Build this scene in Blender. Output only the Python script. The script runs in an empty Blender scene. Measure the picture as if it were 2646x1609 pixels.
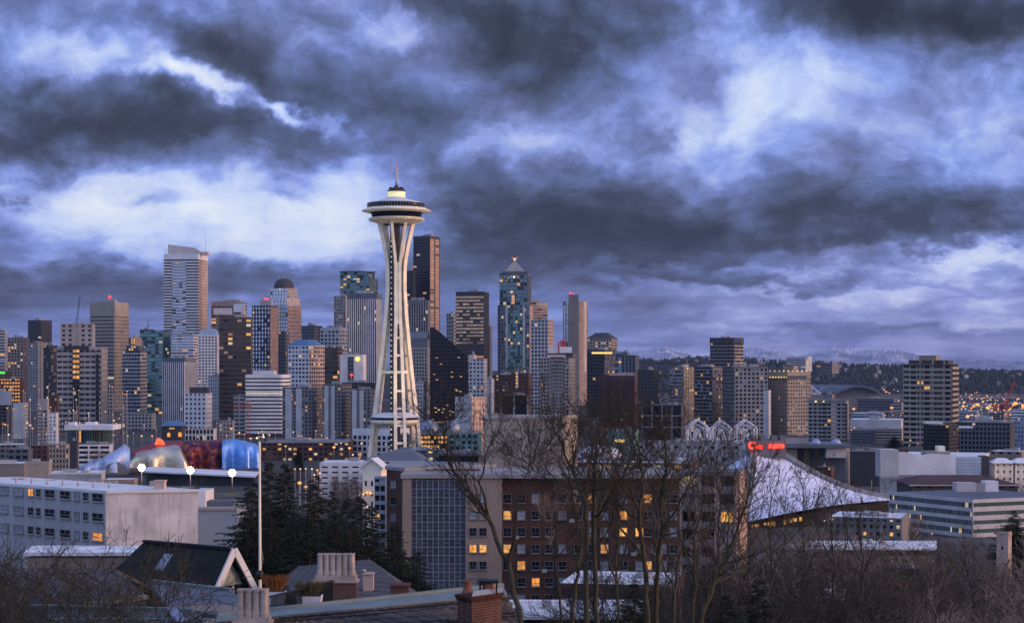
import bpy, math, random
from mathutils import Vector, Matrix
R = math.radians
rng = random.Random(7)
SC = bpy.context.scene
COL = SC.collection

# ------------------------------------------------------------------ camera
FPX, PW, PH, HZ, CZ = 4690.0, 2646.0, 1609.0, 950.0, 95.0   # focal length / frame / horizon row / eye height
cam_d = bpy.data.cameras.new('camera')
cam = bpy.data.objects.new('camera', cam_d)
COL.objects.link(cam)
cam.location = (0, 0, CZ)
cam.rotation_euler = (R(90), 0, 0)
cam_d.sensor_width = 36.0
cam_d.lens = 36.0 * FPX / PW
cam_d.shift_y = (HZ - PH / 2) / PW
cam_d.clip_start = 0.5
cam_d.clip_end = 150000
SC.camera = cam
SC.view_settings.view_transform = 'Standard'
SC.view_settings.look = 'None'
SC.view_settings.exposure = 0.0
SC.view_settings.gamma = 1.0
SC.cycles.max_bounces = 5
SC.cycles.diffuse_bounces = 2
SC.cycles.glossy_bounces = 3
SC.cycles.volume_bounces = 0
SC.cycles.use_denoising = True
SC.cycles.sample_clamp_indirect = 4.0

# ------------------------------------------------------------------ node helper
class NT:
    def __init__(s, tree):
        s.t = tree; s.n = tree.nodes; s.l = tree.links
    def new(s, typ, **kw):
        n = s.n.new(typ)
        for k, v in kw.items(): setattr(n, k, v)
        return n
    def put(s, sock, v):
        if hasattr(v, 'is_linked') or isinstance(v, bpy.types.NodeSocket): s.l.new(v, sock)
        else: sock.default_value = v
    def math(s, op, a, b=None, c=None):
        n = s.new('ShaderNodeMath', operation=op)
        s.put(n.inputs[0], a)
        if b is not None: s.put(n.inputs[1], b)
        if c is not None: s.put(n.inputs[2], c)
        return n.outputs[0]
    def vec(s, op, a, b=None, scale=None):
        n = s.new('ShaderNodeVectorMath', operation=op)
        s.put(n.inputs[0], a)
        if b is not None: s.put(n.inputs[1], b)
        if scale is not None: s.put(n.inputs['Scale'], scale)
        return n.outputs['Value'] if op in ('DOT_PRODUCT', 'LENGTH') else n.outputs[0]
    def noise(s, v, scale, detail=4, rough=.55, col=False, dist=0.0):
        n = s.new('ShaderNodeTexNoise')
        s.put(n.inputs['Vector'], v); n.inputs['Scale'].default_value = scale
        n.inputs['Detail'].default_value = detail; n.inputs['Roughness'].default_value = rough
        n.inputs['Distortion'].default_value = dist
        return n.outputs['Color'] if col else n.outputs[0]
    def maprange(s, v, a, b, c, d, smooth=True):
        n = s.new('ShaderNodeMapRange', interpolation_type='SMOOTHSTEP' if smooth else 'LINEAR')
        s.put(n.inputs[0], v)
        for i, x in enumerate((a, b, c, d)): n.inputs[i + 1].default_value = x
        return n.outputs[0]
    def ramp(s, v, stops, interp='LINEAR'):
        n = s.new('ShaderNodeValToRGB')
        cr = n.color_ramp; cr.interpolation = interp
        while len(cr.elements) < len(stops): cr.elements.new(.5)
        for e, (p, c) in zip(cr.elements, stops):
            e.position = p; e.color = (*c, 1)
        s.put(n.inputs[0], v)
        return n.outputs[0]
    def mix(s, f, a, b, blend='MIX'):
        n = s.new('ShaderNodeMix', data_type='RGBA', blend_type=blend)
        s.put(n.inputs[0], f)
        for k, v in ((6, a), (7, b)):
            if isinstance(v, tuple): n.inputs[k].default_value = (*v, 1) if len(v) == 3 else v
            else: s.put(n.inputs[k], v)
        return n.outputs[2]

# ------------------------------------------------------------------ world: storm clouds at dusk
SUN_EL, SUN_AZ = R(4), R(98)          # low in the west, to the right of and behind the viewer
world = bpy.data.worlds.new('World')
SC.world = world
world.use_nodes = True
w = NT(world.node_tree)
w.n.clear()
tc = w.new('ShaderNodeTexCoord').outputs['Generated']
sep = w.new('ShaderNodeSeparateXYZ'); w.l.new(tc, sep.inputs[0])
dx, dy, dz = sep.outputs
ax = w.math('MULTIPLY', w.math('ARCTAN2', dx, dy), 4.69)
hyp = w.math('SQRT', w.math('ADD', w.math('MULTIPLY', dx, dx), w.math('MULTIPLY', dy, dy)))
ay = w.math('MULTIPLY', w.math('ARCTAN2', dz, hyp), 4.69)
ayc = w.math('MAXIMUM', ay, -0.02)
flat = w.math('LOGARITHM', w.math('ADD', ayc, 0.28), 2.71828)      # cloud deck flattens towards the horizon
cq = w.new('ShaderNodeCombineXYZ'); w.l.new(ax, cq.inputs[0]); w.l.new(w.math('MULTIPLY', flat, 1.0), cq.inputs[1])
Q = cq.outputs[0]
cp = w.new('ShaderNodeCombineXYZ'); w.l.new(ax, cp.inputs[0]); w.l.new(ay, cp.inputs[1])
warp0 = w.vec('SUBTRACT', w.noise(Q, 2.2, 5, .6, col=True), (.5, .5, .5))
warp1 = w.vec('SUBTRACT', w.noise(Q, 7.5, 4, .6, col=True), (.5, .5, .5))
warp = w.vec('ADD', w.vec('MULTIPLY', warp0, (.40, .24, 0)), w.vec('MULTIPLY', warp1, (.20, .13, 0)))
Pw = w.vec('ADD', cp.outputs[0], warp)
# large cloud masses: x, y (pixels of the view), half-width, half-height, strength, tilt
BLOBS = [
 (450,510,640,170,.70,0),(160,480,300,95,.42,0),(640,520,330,95,.34,0),(790,425,230,95,.36,0),(330,560,460,75,.22,0),(880,500,180,120,.22,0),
 (470,208,150,40,.95,-3),(655,252,95,34,1.05,-24),(775,290,100,24,.45,-22),(300,140,120,50,.2,0),(400,195,120,30,.2,0),
 (270,150,230,75,.30,0),(50,110,190,130,.28,0),(980,75,110,50,.55,0),(900,110,120,60,.1,0),
 (1740,60,170,110,.34,0),(1760,20,90,50,.15,0),(1900,230,380,190,.36,0),(2120,330,520,200,.20,0),(2360,240,250,180,.26,0),
 (1660,320,90,80,.42,0),(1850,250,140,80,.2,10),(2260,330,180,90,.16,0),(1300,345,290,60,.34,0),(1450,150,140,60,.14,0),
 (2260,622,560,38,.62,0),(2440,600,220,40,.30,0),(1950,740,800,60,.26,0),(2300,700,500,40,.2,0),(1900,660,600,20,.20,0),(2250,662,400,30,.26,0),(2000,700,500,14,.20,0),(2300,765,500,22,.24,0),(1800,800,500,14,.14,0),(1700,700,400,22,.12,0),
 (2000,838,900,45,.16,0),(150,620,400,60,.12,0),(880,560,200,80,.25,0),(700,600,260,40,.18,0),(720,780,900,90,.10,0),
 (1250,50,430,125,-.42,0),(2180,35,560,85,-.62,0),(2330,80,240,70,-.25,0),(190,330,560,110,-.50,0),(430,285,300,60,-.16,8),
 (640,170,300,100,-.34,-14),(520,110,200,60,-.25,0),(1270,210,190,150,-.26,0),(950,240,260,90,-.14,-20),
 (1280,520,420,150,-.42,0),(1620,555,600,130,-.52,0),(2020,575,560,72,-.36,0),(2430,530,260,90,-.42,0),(1950,480,380,90,-.14,0),
 (120,695,620,58,-.42,0),(720,655,460,38,-.26,0),(150,770,420,60,-.16,0),(600,715,360,50,-.20,0),(660,465,110,28,-.42,0),(405,500,110,34,-.40,0),(8,485,50,26,-.5,0),
 (1650,630,700,22,-.22,0),(1750,672,600,16,-.22,0),(2200,775,700,26,-.16,0),(1500,760,400,40,-.08,0),(60,240,260,60,-.18,0),
]
K = PW / 2464.0
tot = None
for (bx, by, rx, ry, amp, rot) in BLOBS:
    m = w.new('ShaderNodeMapping', vector_type='TEXTURE')
    w.l.new(Pw, m.inputs[0])
    px = (bx * K - PW / 2) / FPX; py = (HZ - by * K) / FPX
    m.inputs['Location'].default_value = (math.atan(px) * 4.69, math.atan(py) * 4.69, 0)
    m.inputs['Rotation'].default_value = (0, 0, R(rot))
    m.inputs['Scale'].default_value = (rx * K / 1000 * 1.15, ry * K / 1000 * 1.25, 1)
    g = w.new('ShaderNodeTexGradient', gradient_type='SPHERICAL'); w.l.new(m.outputs[0], g.inputs[0])
    v = w.maprange(g.outputs["Fac"], 0, 1, 0, amp * .72)
    tot = v if tot is None else w.math('ADD', tot, v)
Qw = w.vec('ADD', Q, w.vec('MULTIPLY', warp0, (.26, .22, 0)))
f1 = w.noise(Qw, 2.2, 9, .56)
f2 = w.noise(w.vec('MULTIPLY', Qw, (1.0, 1.35, 1)), 5.2, 8, .60)
f3 = w.noise(w.vec('MULTIPLY', Q, (.30, 3.6, 1)), 4.2, 5, .55)      # thin level streaks, low in the sky
f4 = w.noise(w.vec('ADD', w.vec('MULTIPLY', Qw, (.75, 1.6, 1)), (3.1, 5.7, 1.2)), 6.5, 8, .58, dist=.35)   # broken lumps of cloud
low = w.maprange(ay, .0, .42, 1.0, 0.0)
fine = w.math('SUBTRACT', 1.0, w.math('MULTIPLY', low, .55))
bil = w.math('ABSOLUTE', w.math('SUBTRACT', w.noise(w.vec('ADD', Qw, (7.3, 2.1, 4.4)), 3.1, 8, .55, dist=.25), .5))   # billowing undersides
bil2 = w.math('ABSOLUTE', w.math('SUBTRACT', w.noise(w.vec('ADD', Qw, (1.3, 9.1, 2.4)), 8.5, 6, .6, dist=.3), .5))
L = w.math('ADD', tot, .55)
L = w.math('ADD', L, w.math('MULTIPLY', w.math('SUBTRACT', f1, .5), 1.05))
L = w.math('ADD', L, w.math('MULTIPLY', fine, w.math('MULTIPLY', w.math('SUBTRACT', f2, .5), .50)))
L = w.math('ADD', L, w.math('MULTIPLY', fine, w.math('MULTIPLY', w.math('SUBTRACT', bil, .085), .75)))
L = w.math('ADD', L, w.math('MULTIPLY', fine, w.math('MULTIPLY', w.math('SUBTRACT', bil2, .09), .30)))
L = w.math('ADD', L, w.math('MULTIPLY', fine, w.math('MULTIPLY', w.math('SUBTRACT', w.maprange(f4, .32, .68, 0, 1), .5), .17)))
L = w.math('ADD', L, w.math('MULTIPLY', w.math('MULTIPLY', w.math('SUBTRACT', f3, .5), low), .52))
skyc = w.ramp(w.math('MULTIPLY', L, .70), [(0.0, (.024, .031, .045)), (.14, (.044, .058, .095)), (.28, (.088, .123, .240)), (.41, (.150, .212, .50)), (.54, (.28, .385, .85)), (.70, (.56, .68, .98)), (1.0, (.90, .95, 1.0))])
gv = w.maprange(w.noise(Q, 3.3, 4, .55), .42, .66, 0, .28)
skyc = w.mix(gv, skyc, w.ramp(w.math('MULTIPLY', L, .70), [(0.0, (.030, .032, .042)), (.28, (.115, .120, .20)), (.54, (.33, .36, .62)), (1.0, (.92, .93, 1.0))]))   # greyer, heavier cloud in places
tint = w.math('MULTIPLY', w.maprange(ax, -.1, .5, 0, 1), w.math('MULTIPLY', low, w.maprange(L, .35, .75, .1, .55)))
skyc = w.mix(tint, skyc, w.ramp(L, [(0.0, (.045, .045, .075)), (.4, (.135, .135, .26)), (.6, (.25, .25, .47)), (.78, (.42, .41, .66)), (1.0, (.82, .80, .95))]))   # lilac light low on the right
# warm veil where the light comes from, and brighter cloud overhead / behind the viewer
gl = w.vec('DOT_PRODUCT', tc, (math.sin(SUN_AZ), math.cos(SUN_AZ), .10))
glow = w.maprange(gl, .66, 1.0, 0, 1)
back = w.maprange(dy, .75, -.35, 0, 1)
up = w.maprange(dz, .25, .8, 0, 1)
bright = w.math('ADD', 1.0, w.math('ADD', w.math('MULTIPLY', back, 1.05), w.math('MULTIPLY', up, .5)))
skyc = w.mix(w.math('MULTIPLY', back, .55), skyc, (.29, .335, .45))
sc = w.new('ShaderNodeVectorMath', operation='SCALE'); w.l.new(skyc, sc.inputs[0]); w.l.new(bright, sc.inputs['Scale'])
skyn = w.new('ShaderNodeTexSky', sky_type='NISHITA')
skyn.sun_disc = False; skyn.sun_elevation = SUN_EL; skyn.sun_rotation = SUN_AZ; skyn.air_density = 1.4; skyn.dust_density = 3.0
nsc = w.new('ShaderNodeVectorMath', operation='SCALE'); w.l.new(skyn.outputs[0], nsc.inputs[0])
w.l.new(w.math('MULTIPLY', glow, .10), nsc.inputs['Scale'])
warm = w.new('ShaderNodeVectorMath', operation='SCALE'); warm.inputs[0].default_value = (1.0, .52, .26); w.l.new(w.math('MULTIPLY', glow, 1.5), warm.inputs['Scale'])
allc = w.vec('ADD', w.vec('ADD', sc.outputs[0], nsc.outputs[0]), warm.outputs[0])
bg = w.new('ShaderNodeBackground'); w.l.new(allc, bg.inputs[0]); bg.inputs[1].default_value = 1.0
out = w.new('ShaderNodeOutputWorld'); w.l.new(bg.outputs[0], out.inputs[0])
world.cycles.sampling_method = 'MANUAL'; world.cycles.sample_map_resolution = 512

# ------------------------------------------------------------------ sun, nearly set, veiled by cloud
sd = bpy.data.lights.new('sun', 'SUN'); sd.energy = 1.8; sd.angle = R(10); sd.color = (1.0, .60, .36)
so = bpy.data.objects.new('sun', sd); COL.objects.link(so)
sdir = Vector((math.sin(SUN_AZ) * math.cos(SUN_EL), math.cos(SUN_AZ) * math.cos(SUN_EL), math.sin(SUN_EL)))
so.rotation_euler = sdir.to_track_quat('Z', 'Y').to_euler()
so.location = (300, -200, 200)

# ------------------------------------------------------------------ helpers: position, things, meshes
def P(px, py, Y):
    return Vector(((px - PW / 2) / FPX * Y, Y, CZ - (py - HZ) / FPX * Y))
def U(px): return (px - PW / 2) / FPX
def lerp(a, b, t): return a + (b - a) * t
def smooth(a, b, x):
    t = max(0.0, min(1.0, (x - a) / (b - a))); return t * t * (3 - 2 * t)
def interp(pts, x):
    if x <= pts[0][0]: return pts[0][1]
    for (a, va), (b, vb) in zip(pts, pts[1:]):
        if x <= b: return lerp(va, vb, (x - a) / (b - a))
    return pts[-1][1]
ELEV = [(-300, 104), (-60, 97), (0, 93.2), (8, 92.6), (30, 82), (70, 76), (110, 70), (200, 56), (350, 46), (600, 39), (700, 35), (1000, 32), (1500, 32), (2300, 37), (3200, 38), (4500, 16), (7000, 6), (90000, 0)]
def ground(x, y):
    e = interp(ELEV, y)
    u = x / max(y, 60.0)
    if y > 900:
        e = lerp(e, 5.0, smooth(.12, .22, u) * smooth(1700, 2700, y))
        e += 30 * smooth(-.05, -.28, u) * smooth(2300, 3600, y) * (1 - smooth(4500, 9000, y))
    return e

def tag(o, label=None, cat=None, group=None, kind=None):
    if label: o['label'] = label
    if cat: o['category'] = cat
    if group: o['group'] = group
    if kind: o['kind'] = kind
    return o
def thing(name, loc, label, cat, group=None):
    o = bpy.data.objects.new(name, None); COL.objects.link(o)
    o.location = loc; o.empty_display_size = .5
    return tag(o, label, cat, group)

class MB:
    """collects faces in world space; build() links them as one mesh object"""
    def __init__(s): s.v = []; s.f = []; s.m = []; s.sm = []
    def quad(s, a, b, c, d, mi=0, smooth=False):
        i = len(s.v); s.v += [tuple(a), tuple(b), tuple(c), tuple(d)]; s.f.append((i, i + 1, i + 2, i + 3)); s.m.append(mi); s.sm.append(smooth)
    def poly(s, pts, mi=0):
        i = len(s.v); s.v += [tuple(p) for p in pts]; s.f.append(tuple(range(i, i + len(pts)))); s.m.append(mi); s.sm.append(False)
    def hexa(s, lo, hi, mi=0):
        """lo, hi: four points each, counter-clockwise seen from above"""
        i = len(s.v); s.v += [tuple(p) for p in lo] + [tuple(p) for p in hi]
        s.f += [(i + 3, i + 2, i + 1, i), (i + 4, i + 5, i + 6, i + 7)] + [(i + k, i + (k + 1) % 4, i + 4 + (k + 1) % 4, i + 4 + k) for k in range(4)]
        s.m += [mi] * 6; s.sm += [False] * 6
    def box(s, x0, x1, y0, y1, z0, z1, mi=0):
        c = ((x0, y0), (x1, y0), (x1, y1), (x0, y1))
        s.hexa([(x, y, z0) for x, y in c], [(x, y, z1) for x, y in c], mi)
    def obox(s, O, d, n, a, b, p, q, z0, z1, mi=0):
        """box on a wall: from a to b along d, from p to q along the outward normal n, z0 to z1"""
        c = [(O.x + d.x * t + n.x * k, O.y + d.y * t + n.y * k) for t, k in ((a, q), (b, q), (b, p), (a, p))]
        s.hexa([(x, y, z0) for x, y in c], [(x, y, z1) for x, y in c], mi)
    def prism(s, pts, z0, z1, mi=0):
        n = len(pts); i = len(s.v)
        s.v += [(p[0], p[1], z0) for p in pts] + [(p[0], p[1], z1) for p in pts]
        s.f.append(tuple(range(i + n - 1, i - 1, -1))); s.f.append(tuple(range(i + n, i + 2 * n)))
        s.f += [(i + k, i + (k + 1) % n, i + n + (k + 1) % n, i + n + k) for k in range(n)]
        s.m += [mi] * (n + 2); s.sm += [False] * (n + 2)
    def tube(s, pts, rad, sides=6, mi=0, cap=True, smooth=True):
        pts = [Vector(p) for p in pts]; n = len(pts)
        if not hasattr(rad, '__len__'): rad = [rad] * n
        i0 = len(s.v); ref = None
        for k in range(n):
            t = (pts[min(k + 1, n - 1)] - pts[max(k - 1, 0)])
            if t.length < 1e-9: t = Vector((0, 0, 1))
            t.normalize()
            if ref is None: ref = Vector((1, 0, 0)) if abs(t.x) < .8 else Vector((0, 1, 0))
            a = (ref - t * ref.dot(t)).normalized(); b = t.cross(a); ref = a
            for j in range(sides):
                an = 2 * math.pi * j / sides
                s.v.append(tuple(pts[k] + (a * math.cos(an) + b * math.sin(an)) * rad[k]))
        for k in range(n - 1):
            for j in range(sides):
                p = i0 + k * sides + j; q = i0 + k * sides + (j + 1) % sides
                s.f.append((p, q, q + sides, p + sides)); s.m.append(mi); s.sm.append(smooth)
        if cap:
            s.f.append(tuple(range(i0 + sides - 1, i0 - 1, -1))); s.f.append(tuple(range(i0 + (n - 1) * sides, i0 + n * sides))); s.m += [mi, mi]; s.sm += [False, False]
    def bar(s, a, b, wd, ht, mi=0):
        """rectangular beam between two points; ht measured upwards, wd sideways"""
        a = Vector(a); b = Vector(b); t = (b - a).normalized()
        r = t.cross(Vector((0, 0, 1)))
        r = Vector((1, 0, 0)) if r.length < 1e-4 else r.normalized()
        q = r.cross(t)
        f = lambda p: [p - r * wd / 2 - q * ht / 2, p + r * wd / 2 - q * ht / 2, p + r * wd / 2 + q * ht / 2, p - r * wd / 2 + q * ht / 2]
        s.hexa(f(b), f(a), mi)
    def lathe(s, c, prof, n=32, mi=0, smooth=True, a0=0.0, closed=False):
        i0 = len(s.v)
        for r, z in prof:
            for j in range(n):
                an = a0 + 2 * math.pi * j / n
                s.v.append((c[0] + r * math.cos(an), c[1] + r * math.sin(an), c[2] + z))
        for k in range(len(prof) - 1):
            for j in range(n):
                p = i0 + k * n + j; q = i0 + k * n + (j + 1) % n
                s.f.append((p, q, q + n, p + n)); s.m.append(mi); s.sm.append(smooth)
        if closed:
            s.f.append(tuple(range(i0 + n - 1, i0 - 1, -1))); s.f.append(tuple(range(i0 + (len(prof) - 1) * n, i0 + len(prof) * n))); s.m += [mi, mi]; s.sm += [False, False]
    def ball(s, c, r, n=10, mi=0, sz=1.0):
        prof = [(max(.001, r * math.sin(math.pi * k / (n // 2 + 1))), -r * sz * math.cos(math.pi * k / (n // 2 + 1))) for k in range(n // 2 + 2)]
        s.lathe(c, prof, n, mi)
    def grid(s, rows, mi=0, smooth=True):
        """rows of equally many points"""
        i0 = len(s.v); n = len(rows[0])
        for r in rows: s.v += [tuple(p) for p in r]
        for a in range(len(rows) - 1):
            for b in range(n - 1):
                p = i0 + a * n + b
                s.f.append((p, p + 1, p + n + 1, p + n)); s.m.append(mi); s.sm.append(smooth)
    def build(s, name, mats, parent=None, label=None, at=None):
        me = bpy.data.meshes.new(name)
        L = at if at is not None else (parent_origin(parent) if parent else None)
        vs = s.v if L is None else [(x - L[0], y - L[1], z - L[2]) for x, y, z in s.v]
        me.from_pydata(vs, [], s.f)
        if not isinstance(mats, (list, tuple)): mats = [mats]
        for m in mats: me.materials.append(m)
        if len(mats) > 1: me.polygons.foreach_set('material_index', s.m)
        me.polygons.foreach_set('use_smooth', s.sm)
        me.update()
        o = bpy.data.objects.new(name, me); COL.objects.link(o)
        if parent is not None: o.parent = parent
        elif at is not None: o.location = at
        if label: o['label'] = label
        return o
def parent_origin(p):
    v = Vector(p.location)
    while p.parent is not None:
        p = p.parent; v += Vector(p.location)
    return v
def solo(name, mb, mats, loc, label, cat, group=None, kind=None):
    return tag(mb.build(name, mats, at=Vector(loc)), label, cat, group, kind)
def copy_tree(o, parent=None):
    c = o.copy(); COL.objects.link(c)
    if parent is not None: c.parent = parent
    for ch in list(o.children): copy_tree(ch, c)
    return c

# ------------------------------------------------------------------ materials
MATS = {}
def mat(name, col, rough=.8, metal=0.0, var=.18, scale=.08, bump=0.0, streak=0.0, spec=.3, fine=0.0):
    """weathered surface: two sizes of noise over the colour, optional vertical rain streaks and bump"""
    if name in MATS: return MATS[name]
    m = bpy.data.materials.new(name); m.use_nodes = True; t = NT(m.node_tree); t.n.clear()
    b = t.new('ShaderNodeBsdfPrincipled'); o = t.new('ShaderNodeOutputMaterial'); t.l.new(b.outputs[0], o.inputs[0])
    p = t.new('ShaderNodeTexCoord').outputs['Object']
    f = t.maprange(t.noise(p, scale, 5, .6), .3, .7, 0, 1)
    g = t.noise(p, scale * 11, 3, .6)
    c = t.mix(f, tuple(x * (1 - var) for x in col), tuple(min(1, x * (1 + var * .6)) for x in col))
    c = t.mix(t.math('MULTIPLY', g, var + fine), c, tuple(x * .55 for x in col))
    if streak:
        sv = t.vec('MULTIPLY', p, (1, 1, .06))
        k = t.maprange(t.noise(sv, scale * 14, 4, .6), .5, .75, 0, streak)
        c = t.mix(k, c, tuple(x * .45 for x in col))
    t.l.new(c, b.inputs['Base Color'])
    b.inputs['Metallic'].default_value = metal
    t.l.new(t.maprange(g, 0, 1, max(.02, rough - .12), min(1, rough + .12), False), b.inputs['Roughness'])
    b.inputs['Specular IOR Level'].default_value = spec
    if bump:
        bn = t.new('ShaderNodeBump'); bn.inputs['Strength'].default_value = bump; bn.inputs['Distance'].default_value = .3
        t.l.new(g, bn.inputs['Height']); t.l.new(bn.outputs[0], b.inputs['Normal'])
    MATS[name] = m; return m
def emit(name, col, strength, base=(.05, .05, .05)):
    if name in MATS: return MATS[name]
    m = bpy.data.materials.new(name); m.use_nodes = True; t = NT(m.node_tree)
    b = t.n['Principled BSDF']; b.inputs['Base Color'].default_value = (*base, 1); b.inputs['Roughness'].default_value = .4
    oi = t.new('ShaderNodeObjectInfo')
    b.inputs['Emission Color'].default_value = (*col, 1)
    p = t.new('ShaderNodeTexCoord').outputs['Object']
    q = t.vec('ADD', p, t.vec('MULTIPLY', t.vec('ADD', oi.outputs['Random'], oi.outputs['Random']), (37, 11, 53)))
    n = t.maprange(t.noise(q, 1.1, 2), .3, .7, .55, 1.25)          # curtains and furniture break up the light of a room
    st = t.math('MULTIPLY_ADD', oi.outputs['Random'], strength * .7, strength * .65)
    t.l.new(t.math('MULTIPLY', st, n) if 'window' in name else st, b.inputs['Emission Strength'])
    MATS[name] = m; return m
def glass(name, col, rough=.1, metal=0.0, spec=.5):
    if name in MATS: return MATS[name]
    m = bpy.data.materials.new(name); m.use_nodes = True; t = NT(m.node_tree)
    b = t.n['Principled BSDF']
    p = t.new('ShaderNodeTexCoord').outputs['Object']
    oi = t.new('ShaderNodeObjectInfo')
    k = t.math('ADD', t.math('MULTIPLY', t.noise(p, .35, 3), .8), t.math('MULTIPLY', oi.outputs['Random'], .5))
    t.l.new(t.mix(k, tuple(x * .5 for x in col), tuple(min(1, x * 1.5) for x in col)), b.inputs['Base Color'])
    b.inputs['Roughness'].default_value = rough; b.inputs['Metallic'].default_value = metal; b.inputs['Specular IOR Level'].default_value = spec
    bn = t.new('ShaderNodeBump'); bn.inputs['Strength'].default_value = .06; bn.inputs['Distance'].default_value = .2
    t.l.new(t.noise(p, .25, 2), bn.inputs['Height']); t.l.new(bn.outputs[0], b.inputs['Normal'])
    MATS[name] = m; return m
def brick(name, c1, c2, mortar, sx, bump=.4, w_=.5, h_=.25, ms=.012, rough=.85):
    """brick, tile or shingle courses laid in the object's own space on whichever side a face looks"""
    if name in MATS: return MATS[name]
    m = bpy.data.materials.new(name); m.use_nodes = True; t = NT(m.node_tree)
    b = t.n['Principled BSDF']; b.inputs['Roughness'].default_value = rough; b.inputs['Specular IOR Level'].default_value = .2
    p = t.new('ShaderNodeTexCoord').outputs['Object']
    sp = t.new('ShaderNodeSeparateXYZ'); t.l.new(p, sp.inputs[0])
    cb = t.new('ShaderNodeCombineXYZ'); t.l.new(t.math('ADD', sp.outputs[0], sp.outputs[1]), cb.inputs[0]); t.l.new(sp.outputs[2], cb.inputs[1])
    br = t.new('ShaderNodeTexBrick'); t.l.new(cb.outputs[0], br.inputs['Vector'])
    br.inputs['Color1'].default_value = (*c1, 1); br.inputs['Color2'].default_value = (*c2, 1); br.inputs['Mortar'].default_value = (*mortar, 1)
    br.inputs['Scale'].default_value = sx; br.inputs['Brick Width'].default_value = w_; br.inputs['Row Height'].default_value = h_
    br.inputs['Mortar Size'].default_value = ms
    n = t.noise(p, .5, 4, .6)
    t.l.new(t.mix(t.maprange(n, .35, .75, 0, .55), br.outputs['Color'], tuple(x * .5 for x in c1)), b.inputs['Base Color'])
    bn = t.new('ShaderNodeBump'); bn.inputs['Strength'].default_value = bump; bn.inputs['Distance'].default_value = .03; bn.invert = True
    t.l.new(br.outputs['Fac'], bn.inputs['Height']); t.l.new(bn.outputs[0], b.inputs['Normal'])
    MATS[name] = m; return m

M = dict(
    conc=mat('concrete', (.29, .29, .30), .85, streak=.3), pale=mat('pale stone', (.48, .49, .52), .8, streak=.25), white=mat('white cladding', (.68, .69, .74), .7, streak=.2),
    beige=mat('beige stone', (.31, .285, .26), .85, streak=.25), brown=mat('brown cladding', (.075, .065, .06), .7), dark=mat('dark metal cladding', (.020, .022, .028), .45, spec=.5),
    slate=mat('slate blue cladding', (.11, .13, .165), .6), blue=mat('blue grey metal', (.30, .37, .48), .5, metal=.3), redb=mat('far red brick', (.095, .052, .046), .9),
    pink=mat('pink and sunset tinted stone', (.50, .38, .34), .85, streak=.2), grey=mat('grey concrete', (.18, .18, .19), .85, streak=.35), charcoal=mat('charcoal panel', (.055, .056, .064), .7),  # pink is some walls' own stone, on right-hand walls painted sunset glow
    roof=mat('roof gravel', (.19, .19, .20), .95, scale=.3), roofw=mat('pale membrane roof', (.70, .72, .76), .6, scale=.2), mech=mat('mechanical grey metal', (.30, .31, .33), .6),
    tealm=mat('teal panel', (.14, .30, .32), .6), bluer=mat('blue metal roof', (.10, .20, .36), .45, metal=.2), copper=mat('weathered copper', (.17, .225, .24), .6, scale=1.2, streak=.3),
    tan=mat('tan stucco', (.28, .225, .195), .9, streak=.3), green=mat('green glass panel', (.09, .17, .16), .4), mull=mat('aluminium mullion', (.42, .44, .47), .45, metal=.5),
    cream=mat('cream painted steel', (.90, .83, .68), .55, scale=.15), black=mat('black iron', (.015, .015, .018), .5), steel=mat('galvanised steel', (.40, .41, .43), .45, metal=.6),
    redp=mat('red painted steel', (.45, .05, .04), .5), rust=mat('rust red cladding', (.085, .05, .052), .85, streak=.3), gold=mat('sunset tinted mirror', (.8, .55, .25), .2, metal=1),
)
GL = dict(
    dk=glass('dark window', (.012, .016, .026), .12, spec=.3), dk2=glass('black window', (.006, .008, .012), .18, spec=.25), bl=glass('blue reflecting window', (.16, .20, .27), .10, metal=.75),
    gr=glass('green reflecting window', (.10, .17, .18), .10, metal=.7), pa=glass('pale blind and sheen window', (.24, .26, .31), .35), br=glass('bronze window', (.055, .040, .030), .15, metal=.3),  # pale panes: blinds, plus sky reflection painted into the colour
    li=emit('lit window', (1, .48, .12), .85), lw=emit('pale lit window', (1, .80, .52), .60), lo=emit('orange lit window', (1, .38, .07), .95),
    or_=glass('sunset tinted window', (.75, .42, .22), .16, metal=.9), sv=glass('silver reflecting window', (.42, .46, .54), .12, metal=.85),  # or_ has the orange sunset reflection put into its tint
)
PAL = dict(
    std=[('dk', .76), ('dk2', .16), ('pa', .05), ('li', .018), ('lw', .012)], dark=[('dk2', .80), ('dk', .165), ('li', .02), ('lw', .015)],
    apt=[('dk', .60), ('dk2', .25), ('pa', .11), ('li', .025), ('lw', .015)], blue=[('bl', .70), ('dk', .24), ('lw', .03), ('li', .03)],
    green=[('gr', .68), ('dk', .26), ('lw', .04), ('li', .02)], lit=[('dk', .78), ('li', .14), ('lw', .08)], bronze=[('br', .84), ('dk2', .12), ('li', .025), ('lw', .015)],
    gold=[('or_', .85), ('br', .15)], silver=[('sv', .86), ('dk', .12), ('lw', .02)], litx=[('li', .6), ('lo', .25), ('dk', .15)], dull=[('dk', .82), ('dk2', .17), ('lw', .01)],
    warmr=[('or_', .45), ('br', .40), ('dk', .15)],  # gold and warmr paint the reflected sunset into the panes
)
for _k in GL: PAL.setdefault(_k, [(_k, 1.0)])
prng = random.Random(11)
def pick(p):
    r = prng.random(); t = 0
    for k, wt in PAL[p]:
        t += wt
        if r < t: return k
    return PAL[p][0][0]

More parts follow.
